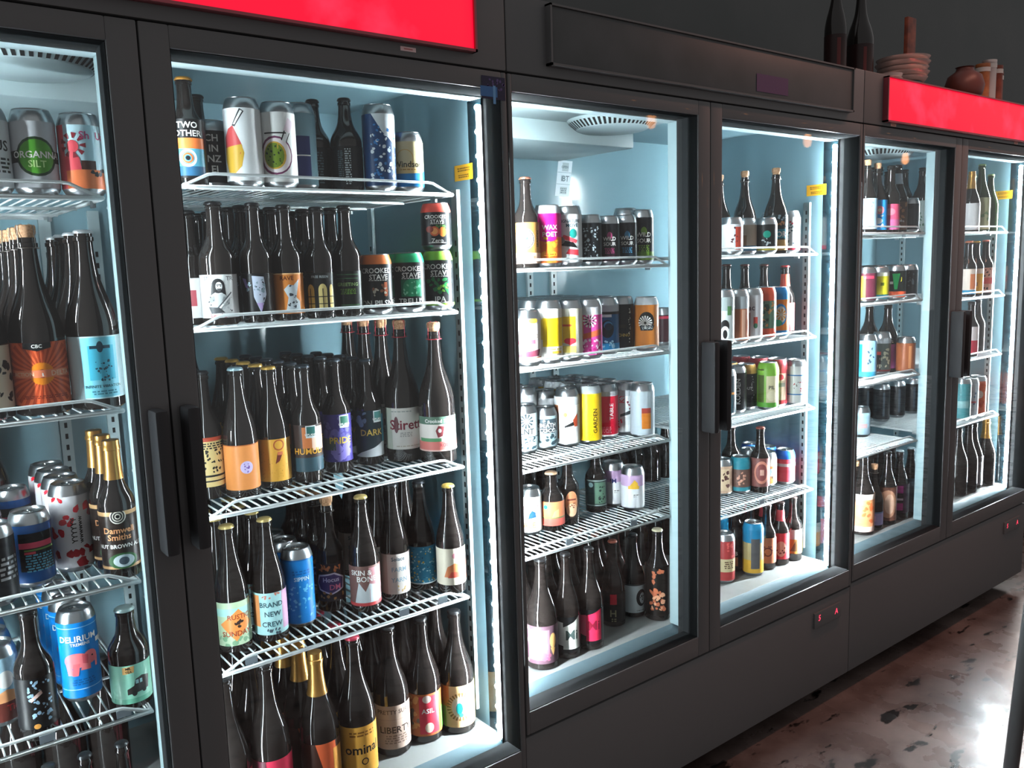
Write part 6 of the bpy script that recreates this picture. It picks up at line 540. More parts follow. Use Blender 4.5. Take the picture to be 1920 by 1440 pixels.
('ch', 1.79, 0.5, 0.4365, 0.28, 0.041, -2.0, 'plain dark bottle in the back row, fifth, cabinet floor, third door', 'back row bottles on the cabinet floor, third door', ['#141416'], {'clo': 'cap', 'cap': '#3a3d40', 'lab': (0.1, 0.12)}, []),
('ch', 1.8755, 0.5, 0.4365, 0.28, 0.041, -2.0, 'plain dark bottle in the back row, sixth, cabinet floor, third door', 'back row bottles on the cabinet floor, third door', ['#141416'], {'clo': 'cap', 'cap': '#3a3d40', 'lab': (0.1, 0.12)}, []),
('bo', 2.812, 0.52, 1.007, 0.225, 0.037, -2.0, 'plain dark bottle in the back row, nearest the frame, third shelf, fifth door', 'back row bottles on the third shelf, fifth door', ['#141416'], {'clo': 'cap', 'cap': '#3a3d40', 'lab': (0.1, 0.12)}, []),
('bo', 2.8895, 0.52, 1.007, 0.225, 0.037, -2.0, 'plain dark bottle in the back row, second, third shelf, fifth door', 'back row bottles on the third shelf, fifth door', ['#141416'], {'clo': 'cap', 'cap': '#3a3d40', 'lab': (0.1, 0.12)}, []),
('bo', 2.967, 0.52, 1.007, 0.225, 0.037, -2.0, 'plain dark bottle in the back row, third, third shelf, fifth door', 'back row bottles on the third shelf, fifth door', ['#141416'], {'clo': 'cap', 'cap': '#3a3d40', 'lab': (0.1, 0.12)}, []),
('bo', 3.0445, 0.52, 1.007, 0.225, 0.037, -2.0, 'plain dark bottle in the back row, fourth, third shelf, fifth door', 'back row bottles on the third shelf, fifth door', ['#141416'], {'clo': 'cap', 'cap': '#3a3d40', 'lab': (0.1, 0.12)}, []),
('bo', 3.122, 0.52, 1.007, 0.225, 0.037, -2.0, 'plain dark bottle in the back row, fifth, third shelf, fifth door', 'back row bottles on the third shelf, fifth door', ['#141416'], {'clo': 'cap', 'cap': '#3a3d40', 'lab': (0.1, 0.12)}, []),
('bo', 3.1995, 0.52, 1.007, 0.225, 0.037, -2.0, 'plain dark bottle in the back row, sixth, third shelf, fifth door', 'back row bottles on the third shelf, fifth door', ['#141416'], {'clo': 'cap', 'cap': '#3a3d40', 'lab': (0.1, 0.12)}, []),
('bo', 3.277, 0.52, 1.007, 0.225, 0.037, -2.0, 'plain dark bottle in the back row, seventh, third shelf, fifth door', 'back row bottles on the third shelf, fifth door', ['#141416'], {'clo': 'cap', 'cap': '#3a3d40', 'lab': (0.1, 0.12)}, []),
('bo', 2.104, 0.5, 0.4365, 0.235, 0.037, -2.0, 'plain dark bottle in the back row, nearest the frame, cabinet floor, fourth door', 'back row bottles on the cabinet floor, fourth door', ['#141416'], {'clo': 'cap', 'cap': '#3a3d40', 'lab': (0.1, 0.12)}, []),
('bo', 2.1815, 0.5, 0.4365, 0.235, 0.037, -2.0, 'plain dark bottle in the back row, second, cabinet floor, fourth door', 'back row bottles on the cabinet floor, fourth door', ['#141416'], {'clo': 'cap', 'cap': '#3a3d40', 'lab': (0.1, 0.12)}, []),
('bo', 2.259, 0.5, 0.4365, 0.235, 0.037, -2.0, 'plain dark bottle in the back row, third, cabinet floor, fourth door', 'back row bottles on the cabinet floor, fourth door', ['#141416'], {'clo': 'cap', 'cap': '#3a3d40', 'lab': (0.1, 0.12)}, []),
('bo', 2.3365, 0.5, 0.4365, 0.235, 0.037, -2.0, 'plain dark bottle in the back row, fourth, cabinet floor, fourth door', 'back row bottles on the cabinet floor, fourth door', ['#141416'], {'clo': 'cap', 'cap': '#3a3d40', 'lab': (0.1, 0.12)}, []),
('bo', 2.414, 0.5, 0.4365, 0.235, 0.037, -2.0, 'plain dark bottle in the back row, fifth, cabinet floor, fourth door', 'back row bottles on the cabinet floor, fourth door', ['#141416'], {'clo': 'cap', 'cap': '#3a3d40', 'lab': (0.1, 0.12)}, []),
('bo', 2.4915, 0.5, 0.4365, 0.235, 0.037, -2.0, 'plain dark bottle in the back row, sixth, cabinet floor, fourth door', 'back row bottles on the cabinet floor, fourth door', ['#141416'], {'clo': 'cap', 'cap': '#3a3d40', 'lab': (0.1, 0.12)}, []),
('bo', 2.569, 0.5, 0.4365, 0.235, 0.037, -2.0, 'plain dark bottle in the back row, seventh, cabinet floor, fourth door', 'back row bottles on the cabinet floor, fourth door', ['#141416'], {'clo': 'cap', 'cap': '#3a3d40', 'lab': (0.1, 0.12)}, []),
('bo', 2.6465, 0.5, 0.4365, 0.235, 0.037, -2.0, 'plain dark bottle in the back row, eighth, cabinet floor, fourth door', 'back row bottles on the cabinet floor, fourth door', ['#141416'], {'clo': 'cap', 'cap': '#3a3d40', 'lab': (0.1, 0.12)}, []),
('bo', 2.129, 0.54, 0.699, 0.19, 0.037, -2.0, 'plain dark bottle in the back row, nearest the frame, fourth shelf, fourth door', 'back row bottles on the fourth shelf, fourth door', ['#141416'], {'clo': 'cap', 'cap': '#3a3d40', 'lab': (0.1, 0.12)}, []),
('bo', 2.2065, 0.54, 0.699, 0.19, 0.037, -2.0, 'plain dark bottle in the back row, second, fourth shelf, fourth door', 'back row bottles on the fourth shelf, fourth door', ['#141416'], {'clo': 'cap', 'cap': '#3a3d40', 'lab': (0.1, 0.12)}, []),
('bo', 2.284, 0.54, 0.699, 0.19, 0.037, -2.0, 'plain dark bottle in the back row, third, fourth shelf, fourth door', 'back row bottles on the fourth shelf, fourth door', ['#141416'], {'clo': 'cap', 'cap': '#3a3d40', 'lab': (0.1, 0.12)}, []),
('bo', 2.3615, 0.54, 0.699, 0.19, 0.037, -2.0, 'plain dark bottle in the back row, fourth, fourth shelf, fourth door', 'back row bottles on the fourth shelf, fourth door', ['#141416'], {'clo': 'cap', 'cap': '#3a3d40', 'lab': (0.1, 0.12)}, []),
('bo', 2.439, 0.54, 0.699, 0.19, 0.037, -2.0, 'plain dark bottle in the back row, fifth, fourth shelf, fourth door', 'back row bottles on the fourth shelf, fourth door', ['#141416'], {'clo': 'cap', 'cap': '#3a3d40', 'lab': (0.1, 0.12)}, []),
('bo', 2.5165, 0.54, 0.699, 0.19, 0.037, -2.0, 'plain dark bottle in the back row, sixth, fourth shelf, fourth door', 'back row bottles on the fourth shelf, fourth door', ['#141416'], {'clo': 'cap', 'cap': '#3a3d40', 'lab': (0.1, 0.12)}, []),
('bo', 2.594, 0.54, 0.699, 0.19, 0.037, -2.0, 'plain dark bottle in the back row, seventh, fourth shelf, fourth door', 'back row bottles on the fourth shelf, fourth door', ['#141416'], {'clo': 'cap', 'cap': '#3a3d40', 'lab': (0.1, 0.12)}, []),
]
# ------------------------------------------------------------------ camera and ambience
cam = bpy.data.cameras.new('camera'); co = bpy.data.objects.new('camera', cam); C.objects.link(co); S.camera = co
cam.sensor_width = 36; cam.lens = 36*1587.42/1920; cam.clip_start = .02
ya, pi_, ro = .659402542, .139809354, -.0309045606
def rot3(a, b, c):
    ca, sa, cb, sb, cc, sc = math.cos(a), math.sin(a), math.cos(b), math.sin(b), math.cos(c), math.sin(c)
    return Matrix(((cc,-sc,0),(sc,cc,0),(0,0,1))) @ Matrix(((1,0,0),(0,cb,-sb),(0,sb,cb))) @ Matrix(((ca,0,-sa),(0,1,0),(sa,0,ca)))
M = rot3(ya, pi_, ro)
w = [Vector((M[i][0], M[i][2], -M[i][1])) for i in range(3)]       # camera right, down, forward
co.matrix_world = Matrix(((w[0].x, -w[1].x, -w[2].x, .24165), (w[0].y, -w[1].y, -w[2].y, -1.4305), (w[0].z, -w[1].z, -w[2].z, 1.45), (0, 0, 0, 1)))
S.view_settings.view_transform = 'Standard'; S.view_settings.look = 'None'; S.view_settings.exposure = 0; S.view_settings.gamma = 1
S.cycles.max_bounces = 7; S.cycles.diffuse_bounces = 3; S.cycles.glossy_bounces = 4; S.cycles.transparent_max_bounces = 16
S.cycles.sample_clamp_indirect = 3; S.cycles.caustics_reflective = False; S.cycles.caustics_refractive = False; S.cycles.use_light_tree = True
wd = bpy.data.worlds.new('dim_room'); S.world = wd; wd.use_nodes = True
wd.node_tree.nodes['Background'].inputs[0].default_value = (1.0, .98, .98, 1); wd.node_tree.nodes['Background'].inputs[1].default_value = AMB

# ------------------------------------------------------------------ the room
def floor_mat():
    m = bpy.data.materials.new('stained_concrete'); m.use_nodes = True; nt = m.node_tree; b = nt.nodes['Principled BSDF']; N = nt.nodes.new; L = nt.links.new
    tc = N('ShaderNodeTexCoord'); n1 = N('ShaderNodeTexNoise'); n1.inputs['Scale'].default_value = 3.2; n1.inputs['Detail'].default_value = 9; n1.inputs['Roughness'].default_value = .62
    r1 = N('ShaderNodeValToRGB'); e = r1.color_ramp.elements; e[0].position = .36; e[0].color = lin('#4c3e3b'); e[1].position = .66; e[1].color = lin('#7c6d68')
    mp = N('ShaderNodeMapping'); mp.inputs['Scale'].default_value = (5, 11, 1); mp.inputs['Rotation'].default_value = (0, 0, .5)
    n2 = N('ShaderNodeTexNoise'); n2.inputs['Scale'].default_value = 1.3; n2.inputs['Detail'].default_value = 5; n2.inputs['Roughness'].default_value = .55
    r2 = N('ShaderNodeValToRGB'); e = r2.color_ramp.elements; e[0].position = .60; e[0].color = (0, 0, 0, 1); e[1].position = .64; e[1].color = (1, 1, 1, 1)
    mx = N('ShaderNodeMixRGB'); mx.inputs[2].default_value = lin('#1b1716')
    n3 = N('ShaderNodeTexNoise'); n3.inputs['Scale'].default_value = 9; n3.inputs['Detail'].default_value = 6
    r3 = N('ShaderNodeMapRange'); r3.inputs[1].default_value = .35; r3.inputs[2].default_value = .7; r3.inputs[3].default_value = .2; r3.inputs[4].default_value = .42
    L(tc.outputs['Object'], n1.inputs['Vector']); L(n1.outputs['Fac'], r1.inputs['Fac']); L(tc.outputs['Object'], mp.inputs['Vector']); L(mp.outputs[0], n2.inputs['Vector'])
    L(n2.outputs['Fac'], r2.inputs['Fac']); L(r2.outputs['Color'], mx.inputs[0]); L(r1.outputs['Color'], mx.inputs[1]); L(mx.outputs[0], b.inputs['Base Color'])
    L(tc.outputs['Object'], n3.inputs['Vector']); L(n3.outputs['Fac'], r3.inputs[0]); L(r3.outputs[0], b.inputs['Roughness'])
    b.inputs['Specular IOR Level'].default_value = .45
    return m
m = MB(); m.box(-3, 10, -4, .85, -.05, 0); tag(m.build('floor', floor_mat()), kind='structure')
m = MB(); m.box(-3, 10, .8, .9, 0, 3.2); tag(m.build('wall_back', mat('dark_wall', '#4c4e4e', rough=.6, noise=(4, '#444848', .3, .7))), kind='structure')

# ------------------------------------------------------------------ refrigerators
OLD = [.35, .435, .445]
LABF = ['black two door display fridge with glowing red header, cut off by the picture edge',
        'black two door display fridge with unlit header and purple sticker, middle of the row',
        'black two door display fridge at the far end with glowing red header']
def fridge(n):
    U = 1.374*n; fl = OLD[n]
    R = empty('display_refrigerator', (U, 0, 0)); tag(R, LABF[n], 'refrigerator', 'row of display refrigerators')
    x0, x1 = -.0115, 1.3605
    m = MB()                                                                   # black carcass
    m.box(x0, x1, .052, .74, 1.87, 2.0, bev=.004); m.box(x0, x1, .0, .05, 1.845, 2.0, bev=.004)
    m.box(x0, x1, .71, .74, .06, 1.87); m.box(x0, x1, .052, .71, .06, fl-.03)
    m.box(x0, .0085, .076, .71, fl-.03, 1.87); m.box(1.3505, x1, .076, .71, fl-.03, 1.87)
    m.build('cabinet', BLACK, R)
    m = MB(); m.box(x0, x1, .0505, .074, 1.806, 1.87); m.box(.594, .685, .0505, .073, fl-.03, 1.806); m.box(x0, .0085, .0505, .076, fl-.03, 1.806); m.box(1.3505, x1, .0505, .076, fl-.03, 1.806); m.box(x0, x1, .0505, .073, fl-.06, fl-.03)
    m.build('face_frame', DARK, R)
    m = MB()                                                                   # white inner liner
    m.box(.0085, 1.3505, .70, .71, fl, 1.87, 0); m.box(.0085, .012, .124, .70, fl, 1.87, 0); m.box(1.347, 1.3505, .124, .70, fl, 1.87, 0)
    m.box(.0085, 1.3505, .112, .70, 1.862, 1.87, 0); m.box(.0085, 1.3505, .074, .113, 1.803, 1.87, 1)
    ln = m.build('liner', [LINER, WHITE], R)
    m = MB(); m.box(.0085, 1.3505, .1, .70, fl-.012, fl, 0); m.add([(.0085,.074,fl-.022),(1.3505,.074,fl-.022),(1.3505,.1,fl),(.0085,.1,fl),(.0085,.074,fl-.03),(1.3505,.074,fl-.03),(1.3505,.1,fl-.03),(.0085,.1,fl-.03)],[(0,1,2,3),(4,7,6,5),(0,4,5,1),(2,6,7,3),(0,3,7,4),(1,5,6,2)], 1)
    m.build('liner_floor', [LINFLOOR, mat('sill_trim', '#5c7078', rough=.3)], ln)
    for px_, fx in ((.012, 1), (1.347, -1)):                                    # slotted shelf standards
        for yy in (.165, .56):
            m = MB(); xa, xb = sorted((px_, px_+fx*.009)); m.box(xa, xb, yy, yy+.022, fl+.03, 1.62, 0)
            for k in range(44): zz = fl+.05+k*.0255; m.box(*sorted((px_+fx*.0088, px_+fx*.0094)), yy+.008, yy+.014, zz, zz+.012, 1)
            m.build('shelf_standard', [WHITE, DARK], ln)
    for xc in (.60, .70):
        m = MB(); m.box(xc-.012, xc+.012, .691, .70, fl+.03, 1.6, 0)
        for k in range(44): zz = fl+.05+k*.0255; m.box(xc-.003, xc+.003, .6904, .6912, zz, zz+.012, 1)
        m.build('shelf_standard', [WHITE, DARK], ln)
    m = MB(); m.box(.596, .684, .0735, .106, fl, 1.803, 0, .003); cm = m.build('center_mullion', MULL, R)
    m = MB(); m.add([(.6865, .0765, fl+.01), (.6885, .0915, fl+.01), (.6885, .0915, 1.77), (.6865, .0765, 1.77)], [(0, 1, 2, 3)], 0); m.box(.684, .6862, .0765, .0925, fl+.01, 1.77, 1); m.build('mullion_led_strip', [LEDM[n], WHITE], cm)
    for xs, sg in ((.0085, 1), (1.3505, -1)):                                   # led strip in its channel, one at each outer wall
        m = MB(); m.box(*sorted((xs-sg*.001, xs+sg*.0035)), .074, .124, fl-.022, 1.803); ch = m.build('light_channel', CHAN, R)
        xx = xs+sg*.0075; m = MB()
        arc = [(xs+sg*(.0035+.0058*math.cos(a)), .083+.0058*math.sin(a)) for a in [-.6+i*(.6+PI/2)/6 for i in range(7)]]
        m.add([(x, y, z) for z in (fl-.012, 1.785) for x, y in arc], [(i, i+1, i+8, i+7) if sg > 0 else (i+1, i, i+7, i+8) for i in range(6)], 0)
        m.box(*sorted((xs+sg*.003, xs+sg*.0045)), .076, .0925, fl-.012, 1.79, 2)
        for k in range(29): zz = fl+.02+k*(1.765-fl)/28; m.sphere((xs+sg*.0062, .0845, zz), .0062, 1, n=6)
        m.build('led_tube', [LED[n][0 if sg > 0 else 1], LEDDOT[n], WHITE], ch)
    # evaporator under the ceiling of the near bay
    m = MB(); m.box(.03, .705, .15, .33, 1.825, 1.864, 0, .004); m.box(.03, .705, .33, .66, 1.772, 1.864, 0, .006)
    ev = m.build('evaporator_housing', WHITE, R)
    m = MB(); cx, cy = .525, .235
    m.lathe([(.121,1.826),(.122,1.823),(.118,1.818),(.096,1.799)], 48, 0, cx, cy); m.lathe([(.096,1.799),(.088,1.796),(0,1.794)], 32, 0, cx, cy)
    for k in range(52):
        a = 2*PI*k/52
        m.add([(cx+r_*math.cos(a+d), cy+r_*math.sin(a+d), z_) for r_, z_, d in ((.1175,1.8168,-.032),(.1175,1.8168,.032),(.0985,1.8004,.032),(.0985,1.8004,-.032))], [(0,1,2,3)], 1)
    m.build('fan_guard', [WHITE, DARK], ev)
    m = MB(); m.tube([(.13,.62,1.78),(.13,.62,1.745),(.13,.61,1.70)], .011, 10); m.build('drain_tube', DARK, ev)
    # header sign
    m = MB(); zs0 = (1.874, 1.872, 1.86)[n]; m.box(.10, 1.272, -.014, .0, zs0, 1.988, 0, .003)
    sg = m.build('header_sign', SIGNOFF if n == 1 else SIGNRED, R)
    m = MB(); m.box(.095, 1.277, -.018, .0, zs0-.005, zs0, 0); m.box(.095, 1.277, -.018, .0, 1.988, 1.992, 0); m.box(.095, .10, -.018, 0, zs0-.005, 1.992); m.box(1.272, 1.277, -.018, 0, zs0-.005, 1.992); m.build('sign_trim', BLACK if n == 1 else mat('sign_trim', '#a05058', rough=.3, metal=.6), sg)  # pinkish trim colour on the lit signs stands in for their edge reflection
    # doors
    for k, (a, b, c, d) in enumerate(((x0+.001, .0, .592, .6385), (.6405, .687, 1.346, x1-.001))):
        zb, zt = fl-.006, 1.806
        m = MB(); m.box(a, b, 0, .05, zb-.055, 1.842, 0, .0035); m.box(c, d, 0, .05, zb-.055, 1.842, 0, .0035)
        m.box(b-.001, c+.001, 0, .05, zt, 1.842, 0, .0035); m.box(b-.001, c+.001, 0, .05, zb-.055, zb, 0, .0035)
        dr = m.build('door', BLACK, R)
        m = MB(); m.box(b-.003, c+.003, .028, .033, zb-.002, zt+.002); m.build('glass_pane', GLASS, dr)
        m = MB(); m.add([(x, y, z) for y in (.004, .0525) for x, z in ((b-.0005, zb-.0005), (c+.0005, zb-.0005), (c+.0005, zt+.0005), (b-.0005, zt+.0005))] + [(x, y, z) for y in (.004, .0525) for x, z in ((b+.0012, zb+.0012), (c-.0012, zb+.0012), (c-.0012, zt-.0012), (b+.0012, zt-.0012))], [(8,9,13,12),(9,10,14,13),(10,11,15,14),(11,8,12,15)] + [(0+i, (i+1) % 4, 8+(i+1) % 4, 8+i) for i in range(4)] + [(4+i, 12+i, 12+(i+1) % 4, 4+(i+1) % 4) for i in range(4)]); m.build('gasket', DARK, dr)
        hx = (.602, .624) if k == 0 else (.652, .674)
        m = MB(); m.box(*hx, -.046, .001, .998, 1.238, 0, .007)
        m.build('handle', mat('handle_plastic', '#38383a', rough=.5, spec=.12), dr)
    # base grille with display
    m = MB(); m.box(x0, x1, .004, .052, .07, fl-.068, 0, .004)
    gr = m.build('base_grille', GRILLE, R)
    for xx in (.06, 1.28):
        m = MB(); m.lathe([(0,0),(.022,0),(.022,.06),(0,.06)], 14, 0, xx, .12); m.build('foot', BLACK, R)
    for xx in (.06, 1.28):
        m = MB(); m.lathe([(0,0),(.022,0),(.022,.06),(0,.06)], 14, 0, xx, .66); m.build('foot', BLACK, R)
    if n:
        m = MB(); m.box(1.15, 1.30, -.002, .006, .285, .335, 0, .002); dp = m.build('temperature_display', GRILLE, gr)
        for ch, x, z in (('5', 1.175, .307), ('A', 1.271, .303)):
            m = MB()
            for t in text_tris(ch): m.add([(x+q[0]*.026+.08*q[1]*.026, -.0026, z+q[1]*.026) for q in t], [tuple(range(len(t)))])
            m.build('digit', DIGIT, dp)
    # stickers and badges
    ys, zs = .119, (1.656, 1.657, 1.676)[n]
    def flat_art(name, art, W, H, place, parent, base=True):
        m = MB(); cols = [art[0]]; m.add([place(-W/2, -H/2, 0), place(W/2, -H/2, 0), place(W/2, H/2, 0), place(-W/2, H/2, 0)], [(0, 1, 2, 3)], 0)
        for i, (c, q) in enumerate(art_polys(art)):
            if c not in cols: cols.append(c)
            for P in q: m.add([place((x)*H, (y-.5)*H, .0002*(i+1)) for x, y in P], [tuple(range(len(P)))], cols.index(c))
        o = m.build(name, [paint(c) for c in cols], parent); return o
    flat_art('warning_sticker', ['#eeae22', ('m', -.7, .55, .7, .85, 2, '#6a4a10'), ('m', -.6, .15, .6, .4, 2, '#6a4a10')], .070, .034, lambda u, v, d: (1.3468-d, ys+.028-u, zs+v), ln)
    if n == 0:
        flat_art('badge', ['#e8c8c8', ('r', -1.2, .35, 1.2, .65, '#c87a78')], .034, .008, lambda u, v, d: (1.127+u, -.0004-d, 1.859+v), R)
        flat_art('inspection_sticker', ['#2c2840', ('b', 5, 20, -.4, .4, .6, 1, .04, .09, '#5a4a78'), ('r', -.75, .1, .2, .55, '#3f6ba0'), ('r', -.05, -.2, .1, .6, '#6a9ac8')], .06, .045, lambda u, v, d: (1.326+u, -.0008-d, 1.808+v), R)
    if n == 1:
        flat_art('purple_sticker', ['#5c3a5e', ('b', 6, 26, -.7, .0, .7, 1, .02, .05, '#6a466a')], .14, .045, lambda u, v, d: (.878+u, -.0152-d, 1.905+v), R)
        st = flat_art('price_notice', ['#d4e4ec', ('r', -.26, .66, .26, .675, '#8aa8b4'), ('r', -.26, .33, .26, .345, '#8aa8b4'), ('r', -.1, .7, .14, .94, '#a8bcc4'), ('t', 'OPEN', .0, .82, .09, '#4a6470'), ('t', '1', -.08, .5, .2, '#5a7480'), ('t', 'BT', .06, .5, .2, '#5a7480'), ('r', -.12, .06, .14, .26, '#a8bcc4'), ('m', -.1, .08, .12, .24, 3, '#4a6470')], .062, .115, lambda u, v, d: (.76+u+v*.16, .6995-d, 1.725+v-.02*u), ln)
        flat_art('notice_reflection', ['#b8ccd4', ('m', -.2, .2, .2, .8, 5, '#6a8490')], .034, .075, lambda u, v, d: (.815+u-v*.15, .6995-d, 1.62+v), ln)  # fainter second notice stands in for the first one's reflection in the liner
    if n == 2:
        for xb in (.163, 1.074):
            flat_art('badge', ['#e8b0a0', ('r', -1.2, .35, 1.2, .65, '#c87a68')], .034, .008, lambda u, v, d: (xb+u, -.0004-d, 1.851+v), R)
    return R
for n in range(3): fridge(n)

# ------------------------------------------------------------------ wire shelves
ORD = ['top', 'second', 'third', 'fourth']; NTH = ['first', 'second', 'third', 'fourth', 'fifth', 'sixth']
SHELF = [[1.58,1.226,.923,.68],[1.603,1.353,1.008,.703],[1.437,1.205,.964,.75],[1.455,1.194,.964,.695],[1.518,1.278,1.003,.753],[1.521,1.263,1.018,.759]]
SW, SD, Y0 = .565, .52, .100
def shelf_meshes():
    fr = MB()
    fr.tube([(0,Y0,-.0012),(SW,Y0,-.0012),(SW,Y0+SD,-.0012),(0,Y0+SD,-.0012)], .0042, 8, closed=True)
    for yy in (.2, .38): fr.tube([(0,Y0+yy,-.0045),(SW,Y0+yy,-.0045)], .003, 6)
    lip = MB(); lip.tube([(.004,Y0+.002,.002),(.012,Y0+.001,.004),(.048,Y0,.021),(.06,Y0,.0225),(SW-.06,Y0,.0225),(SW-.048,Y0,.021),(SW-.012,Y0+.001,.004),(SW-.004,Y0+.002,.002)], .003, 8)
    g = MB()
    for k in range(31):
        x = .008+k*(SW-.016)/30; g.tube([(x,Y0-.001,.0008),(x,Y0+.012,.0022),(x,Y0+SD,.0022)], .0017, 6)
    cl = MB(); cl.box(-.003,.003,-.006,.012,-.012,.002,0,.001)
    return fr.mesh('frame', WIRE), lip.mesh('front_lip', WIRE), g.mesh('wire_grid', WIRE), cl.mesh('clip', mat('clip_steel', '#b8c0c4', rough=.35, metal=.8))
SM = shelf_meshes()
for d in range(6):
    xa = 1.374*(d//2) + (.0245 if d % 2 == 0 else .717)
    for r in range(4):
        t = empty('wire_shelf', (xa, 0, SHELF[d][r])); tag(t, 'white wire shelf, %s from the top behind the %s glass door' % (ORD[r], NTH[d]), 'shelf', 'wire shelves')
        for nm, me in zip(('frame', 'front_lip', 'wire_grid'), SM): link(nm, me, t)
        for cx, cy in ((0, .165), (SW, .165), (0, .56), (SW, .56)):
            o = link('clip', SM[3], t); o.location = (cx, cy+.004, 0)
        for hx in {(0,3): (.40, .52), (1,3): (.06, .40, .50), (3,3): (.3,), (2,3): (.2, .43)}.get((d, r), ()):
            m = MB(); m.box(hx-.012, hx+.012, Y0+.004, Y0+.0055, .002, .016, 0); m.build('tag_holder', mat('tag_plastic', '#a9b9c4', rough=.2), t)

# ------------------------------------------------------------------ drinks
def copy_tree(o, parent=None):
    c = o.copy(); C.objects.link(c)
    if parent: c.parent = parent
    for ch in list(o.children): copy_tree(ch, c)
    return c
for kind, X, Y, Z, h, r, th, label, group, art, o, copies in ITEMS:
    is_can = kind in ('c12', 'c16')
    R = empty('beverage_can' if is_can else 'beer_bottle', (X, Y, Z)); tag(R, label, 'can' if is_can else 'bottle', group)
    if is_can: can(R, h, r, art, th, o)
    else: bottle(R, kind, h, r, art, th, o)
    for y2, lb in copies:
        c = copy_tree(R); c.location = (X, y2, Z); c['label'] = lb

# ------------------------------------------------------------------ things on top of the far fridge, the stool, the lamps
RIM = mat('brushed_tin', '#d8c4be', rough=.35, metal=.5); WOODR = mat('red_stained_wood', '#a04a30', rough=.5, noise=(30, '#703020', .35, .65)); WOODO = mat('orange_wood', '#c87a48', rough=.5, noise=(26, '#a85a34', .35, .65))
def disc(r, h):
    m = MB(); m.lathe([(0,.0015),(r*.7,.001),(r*.72,0),(r*.9,.002),(r,h-.002),(r*1.02,h),(r*.97,h),(r*.7,.004),(0,.004)], 30); return m
ZT = 2.001
for i, (rr, t) in enumerate(((.060, 'lowest, resting on the fridge'), (.078, 'second up'), (.084, 'third up'), (.080, 'fourth up'), (.086, 'fifth up'), (.084, 'topmost'))):
    o = disc(rr, .016).build('metal_tray', mat('tin_teal', '#4a9aa0', rough=.3, metal=.6) if i == 0 else RIM); o.location = (3.145+.002*(i % 2), .10, ZT+i*.0165)
    tag(o, 'round metal tray in the tall stack on the far fridge, ' + t, 'tray', 'trays stacked on the far fridge')
for i, t in enumerate(('lower', 'upper')):
    o = disc(.045, .014).build('tin_coaster', RIM); o.location = (3.015, .08, ZT+i*.0145)
    tag(o, '%s of two small tin coasters beside the tray stack' % t, 'coaster', 'coasters beside the trays')
m = MB(); m.lathe([(0,0),(.055,.0),(.085,.03),(.095,.075),(.08,.125),(.045,.15),(.04,.165),(.046,.17),(.0,.168)], 30); j = m.build('clay_jug', mat('dark_red_clay', '#5c2c24', rough=.4)); j.location = (3.60, .10, ZT); j.scale = (.72, .72, .72)
tag(j, 'dark red round jug on top of the far fridge', 'jug')
m = MB(); m.lathe([(.018,.166),(.02,.171),(.012,.175),(0,.178)], 14); m.build('lid', RIM, j)
for i, (x, y, hh, mm, t) in enumerate(((3.745,.10,.15,WOODO,'short orange'), (3.80,.10,.17,RIM,'pale metal'), (3.855,.10,.155,WOODR,'red'), (3.91,.12,.14,WOODR,'dark red, last'))):
    m = MB(); m.lathe([(0,0),(.024,0),(.025,.004),(.025,hh-.012),(.026,hh-.011),(.026,hh),(.02,hh),(.02,hh-.02),(0,hh-.02)], 22); o = m.build('storage_tube', mm); o.location = (x, y, ZT)
    m = MB(); m.lathe([(.0266,hh-.03),(.0266,hh-.014)], 22); m.build('white_band', mat('band_white', '#d8c8c0', rough=.5), o)
    tag(o, '%s upright storage tube in the row of four beside the jug' % t, 'tube', 'storage tubes beside the jug')
for i, (x, hh, t) in enumerate(((2.80, .33, 'thin'), (2.945, .30, 'wide'))):
    b = empty('wine_bottle', (x, .14, ZT)); tag(b, 'tall %s dark bottle standing between the two lit headers' % t, 'bottle', 'bottles on top of the fridges')
    bottle(b, 'ch', hh, .034+.008*i, ['#2a1818', ('r', -.1, .1, .0, .9, '#5a2424')], -2.1, {'clo': 'cap', 'cap': '#a04a40'})
m = MB(); m.box(-.04, .04, -.01, .01, 0, .012, 0, .003); m.box(-.03, .03, -.008, .008, .012, .30, 0, .004)
o = m.build('wooden_paddle', WOODR); o.location = (3.42, .22, ZT); tag(o, 'upright reddish wooden paddle behind the stack of trays', 'paddle')
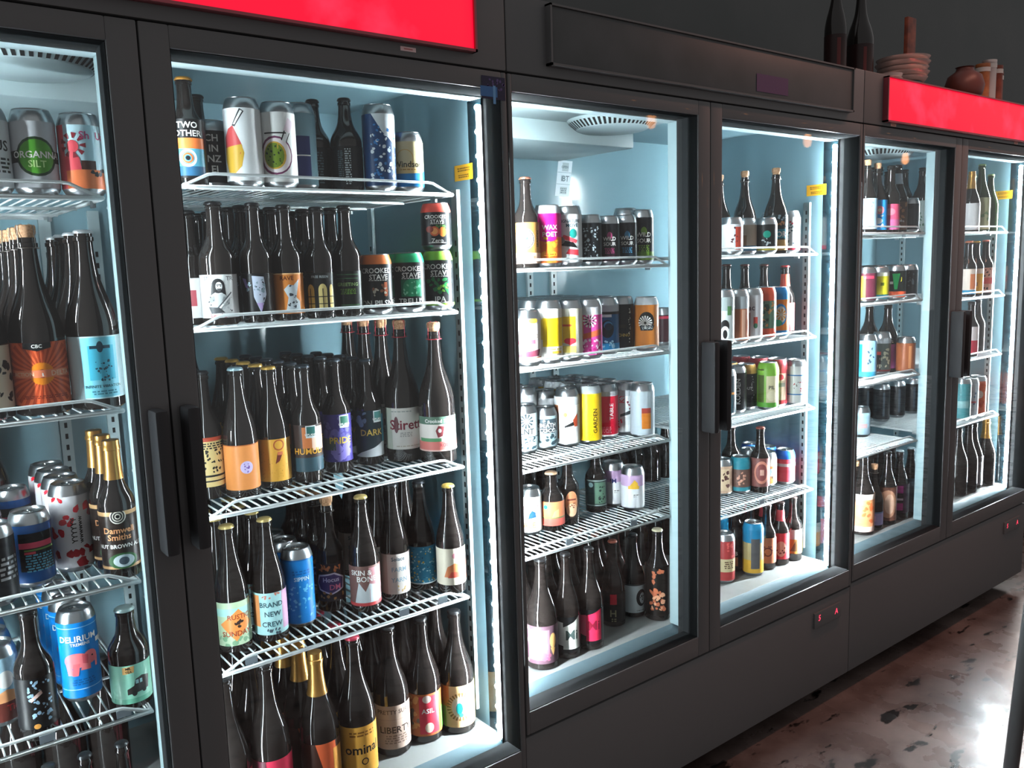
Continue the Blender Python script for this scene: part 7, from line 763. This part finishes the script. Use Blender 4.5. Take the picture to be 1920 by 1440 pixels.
# stool at the picture edge
def stool(x, y):
    R = empty('bar_stool', (x, y, 0), STOOLR); tag(R, 'black metal stool of which one splayed leg shows at the corner', 'stool')
    bm = mat('stool_steel', '#454546', rough=.4, metal=.0)
    m = MB(); m.lathe([(0,.70),(.145,.70),(.155,.71),(.155,.735),(.14,.745),(0,.745)], 28); m.build('seat', bm, R)
    for k in range(4):
        a = PI/4+k*PI/2; m = MB(); m.tube([(.18*math.cos(a), .18*math.sin(a), .0), (.14*math.cos(a), .14*math.sin(a), .70)], .019, 10); m.build('leg', bm, R)
stool(*STOOL)
# pendant bulbs over the aisle, seen as small orange reflections in the door glass
BULB = mat('warm_bulb', (1.0, .42, .16), emit=9)
for i, (x, y, t) in enumerate(((3.75, -1.74, 'third'), (5.30, -1.80, 'fourth'), (7.05, -2.05, 'fifth'))):
    p = empty('pendant_lamp', (x, y, 2.2)); tag(p, 'warm pendant bulb over the aisle, mirrored in the %s door glass' % t, 'lamp', 'pendant lamps over the aisle')
    m = MB(); m.lathe([(0,-.05),(.018,-.042),(.026,-.018),(.023,.01),(.014,.045),(0,.047)], 18); m.build('bulb', BULB, p)
    m = MB(); m.lathe([(0,.04),(.022,.04),(.022,.09),(.008,.1),(0,.1)], 14); m.build('socket', BLACK, p)
    m = MB(); m.tube([(0,0,.095),(0,0,.9)], .003, 6); m.build('cord', BLACK, p)
# unseen lights: a red one added above the far fridge, a floor spot
def area(name, loc, rot, sx, sy, power, col):
    l = bpy.data.lights.new(name, 'AREA'); l.shape = 'RECTANGLE'; l.size = sx; l.size_y = sy; l.energy = power; l.color = col
    o = bpy.data.objects.new(name, l); C.objects.link(o); o.location = loc; o.rotation_euler = rot; return o
for nm, loc, rot, sx, sy, p, col in LAMPS: area(nm, loc, rot, sx, sy, p, col)
sp = bpy.data.lights.new('side_spot', 'SPOT'); sp.energy = 120; sp.color = (1, .94, .9); sp.spot_size = .6; sp.spot_blend = 1.0; sp.shadow_soft_size = .42
so = bpy.data.objects.new('side_spot', sp); C.objects.link(so); so.location = (5.75, .5, 1.4)
so.rotation_euler = (Vector((3.2, -.72, 0)) - Vector((5.75, .5, 1.4))).to_track_quat('-Z', 'Y').to_euler()
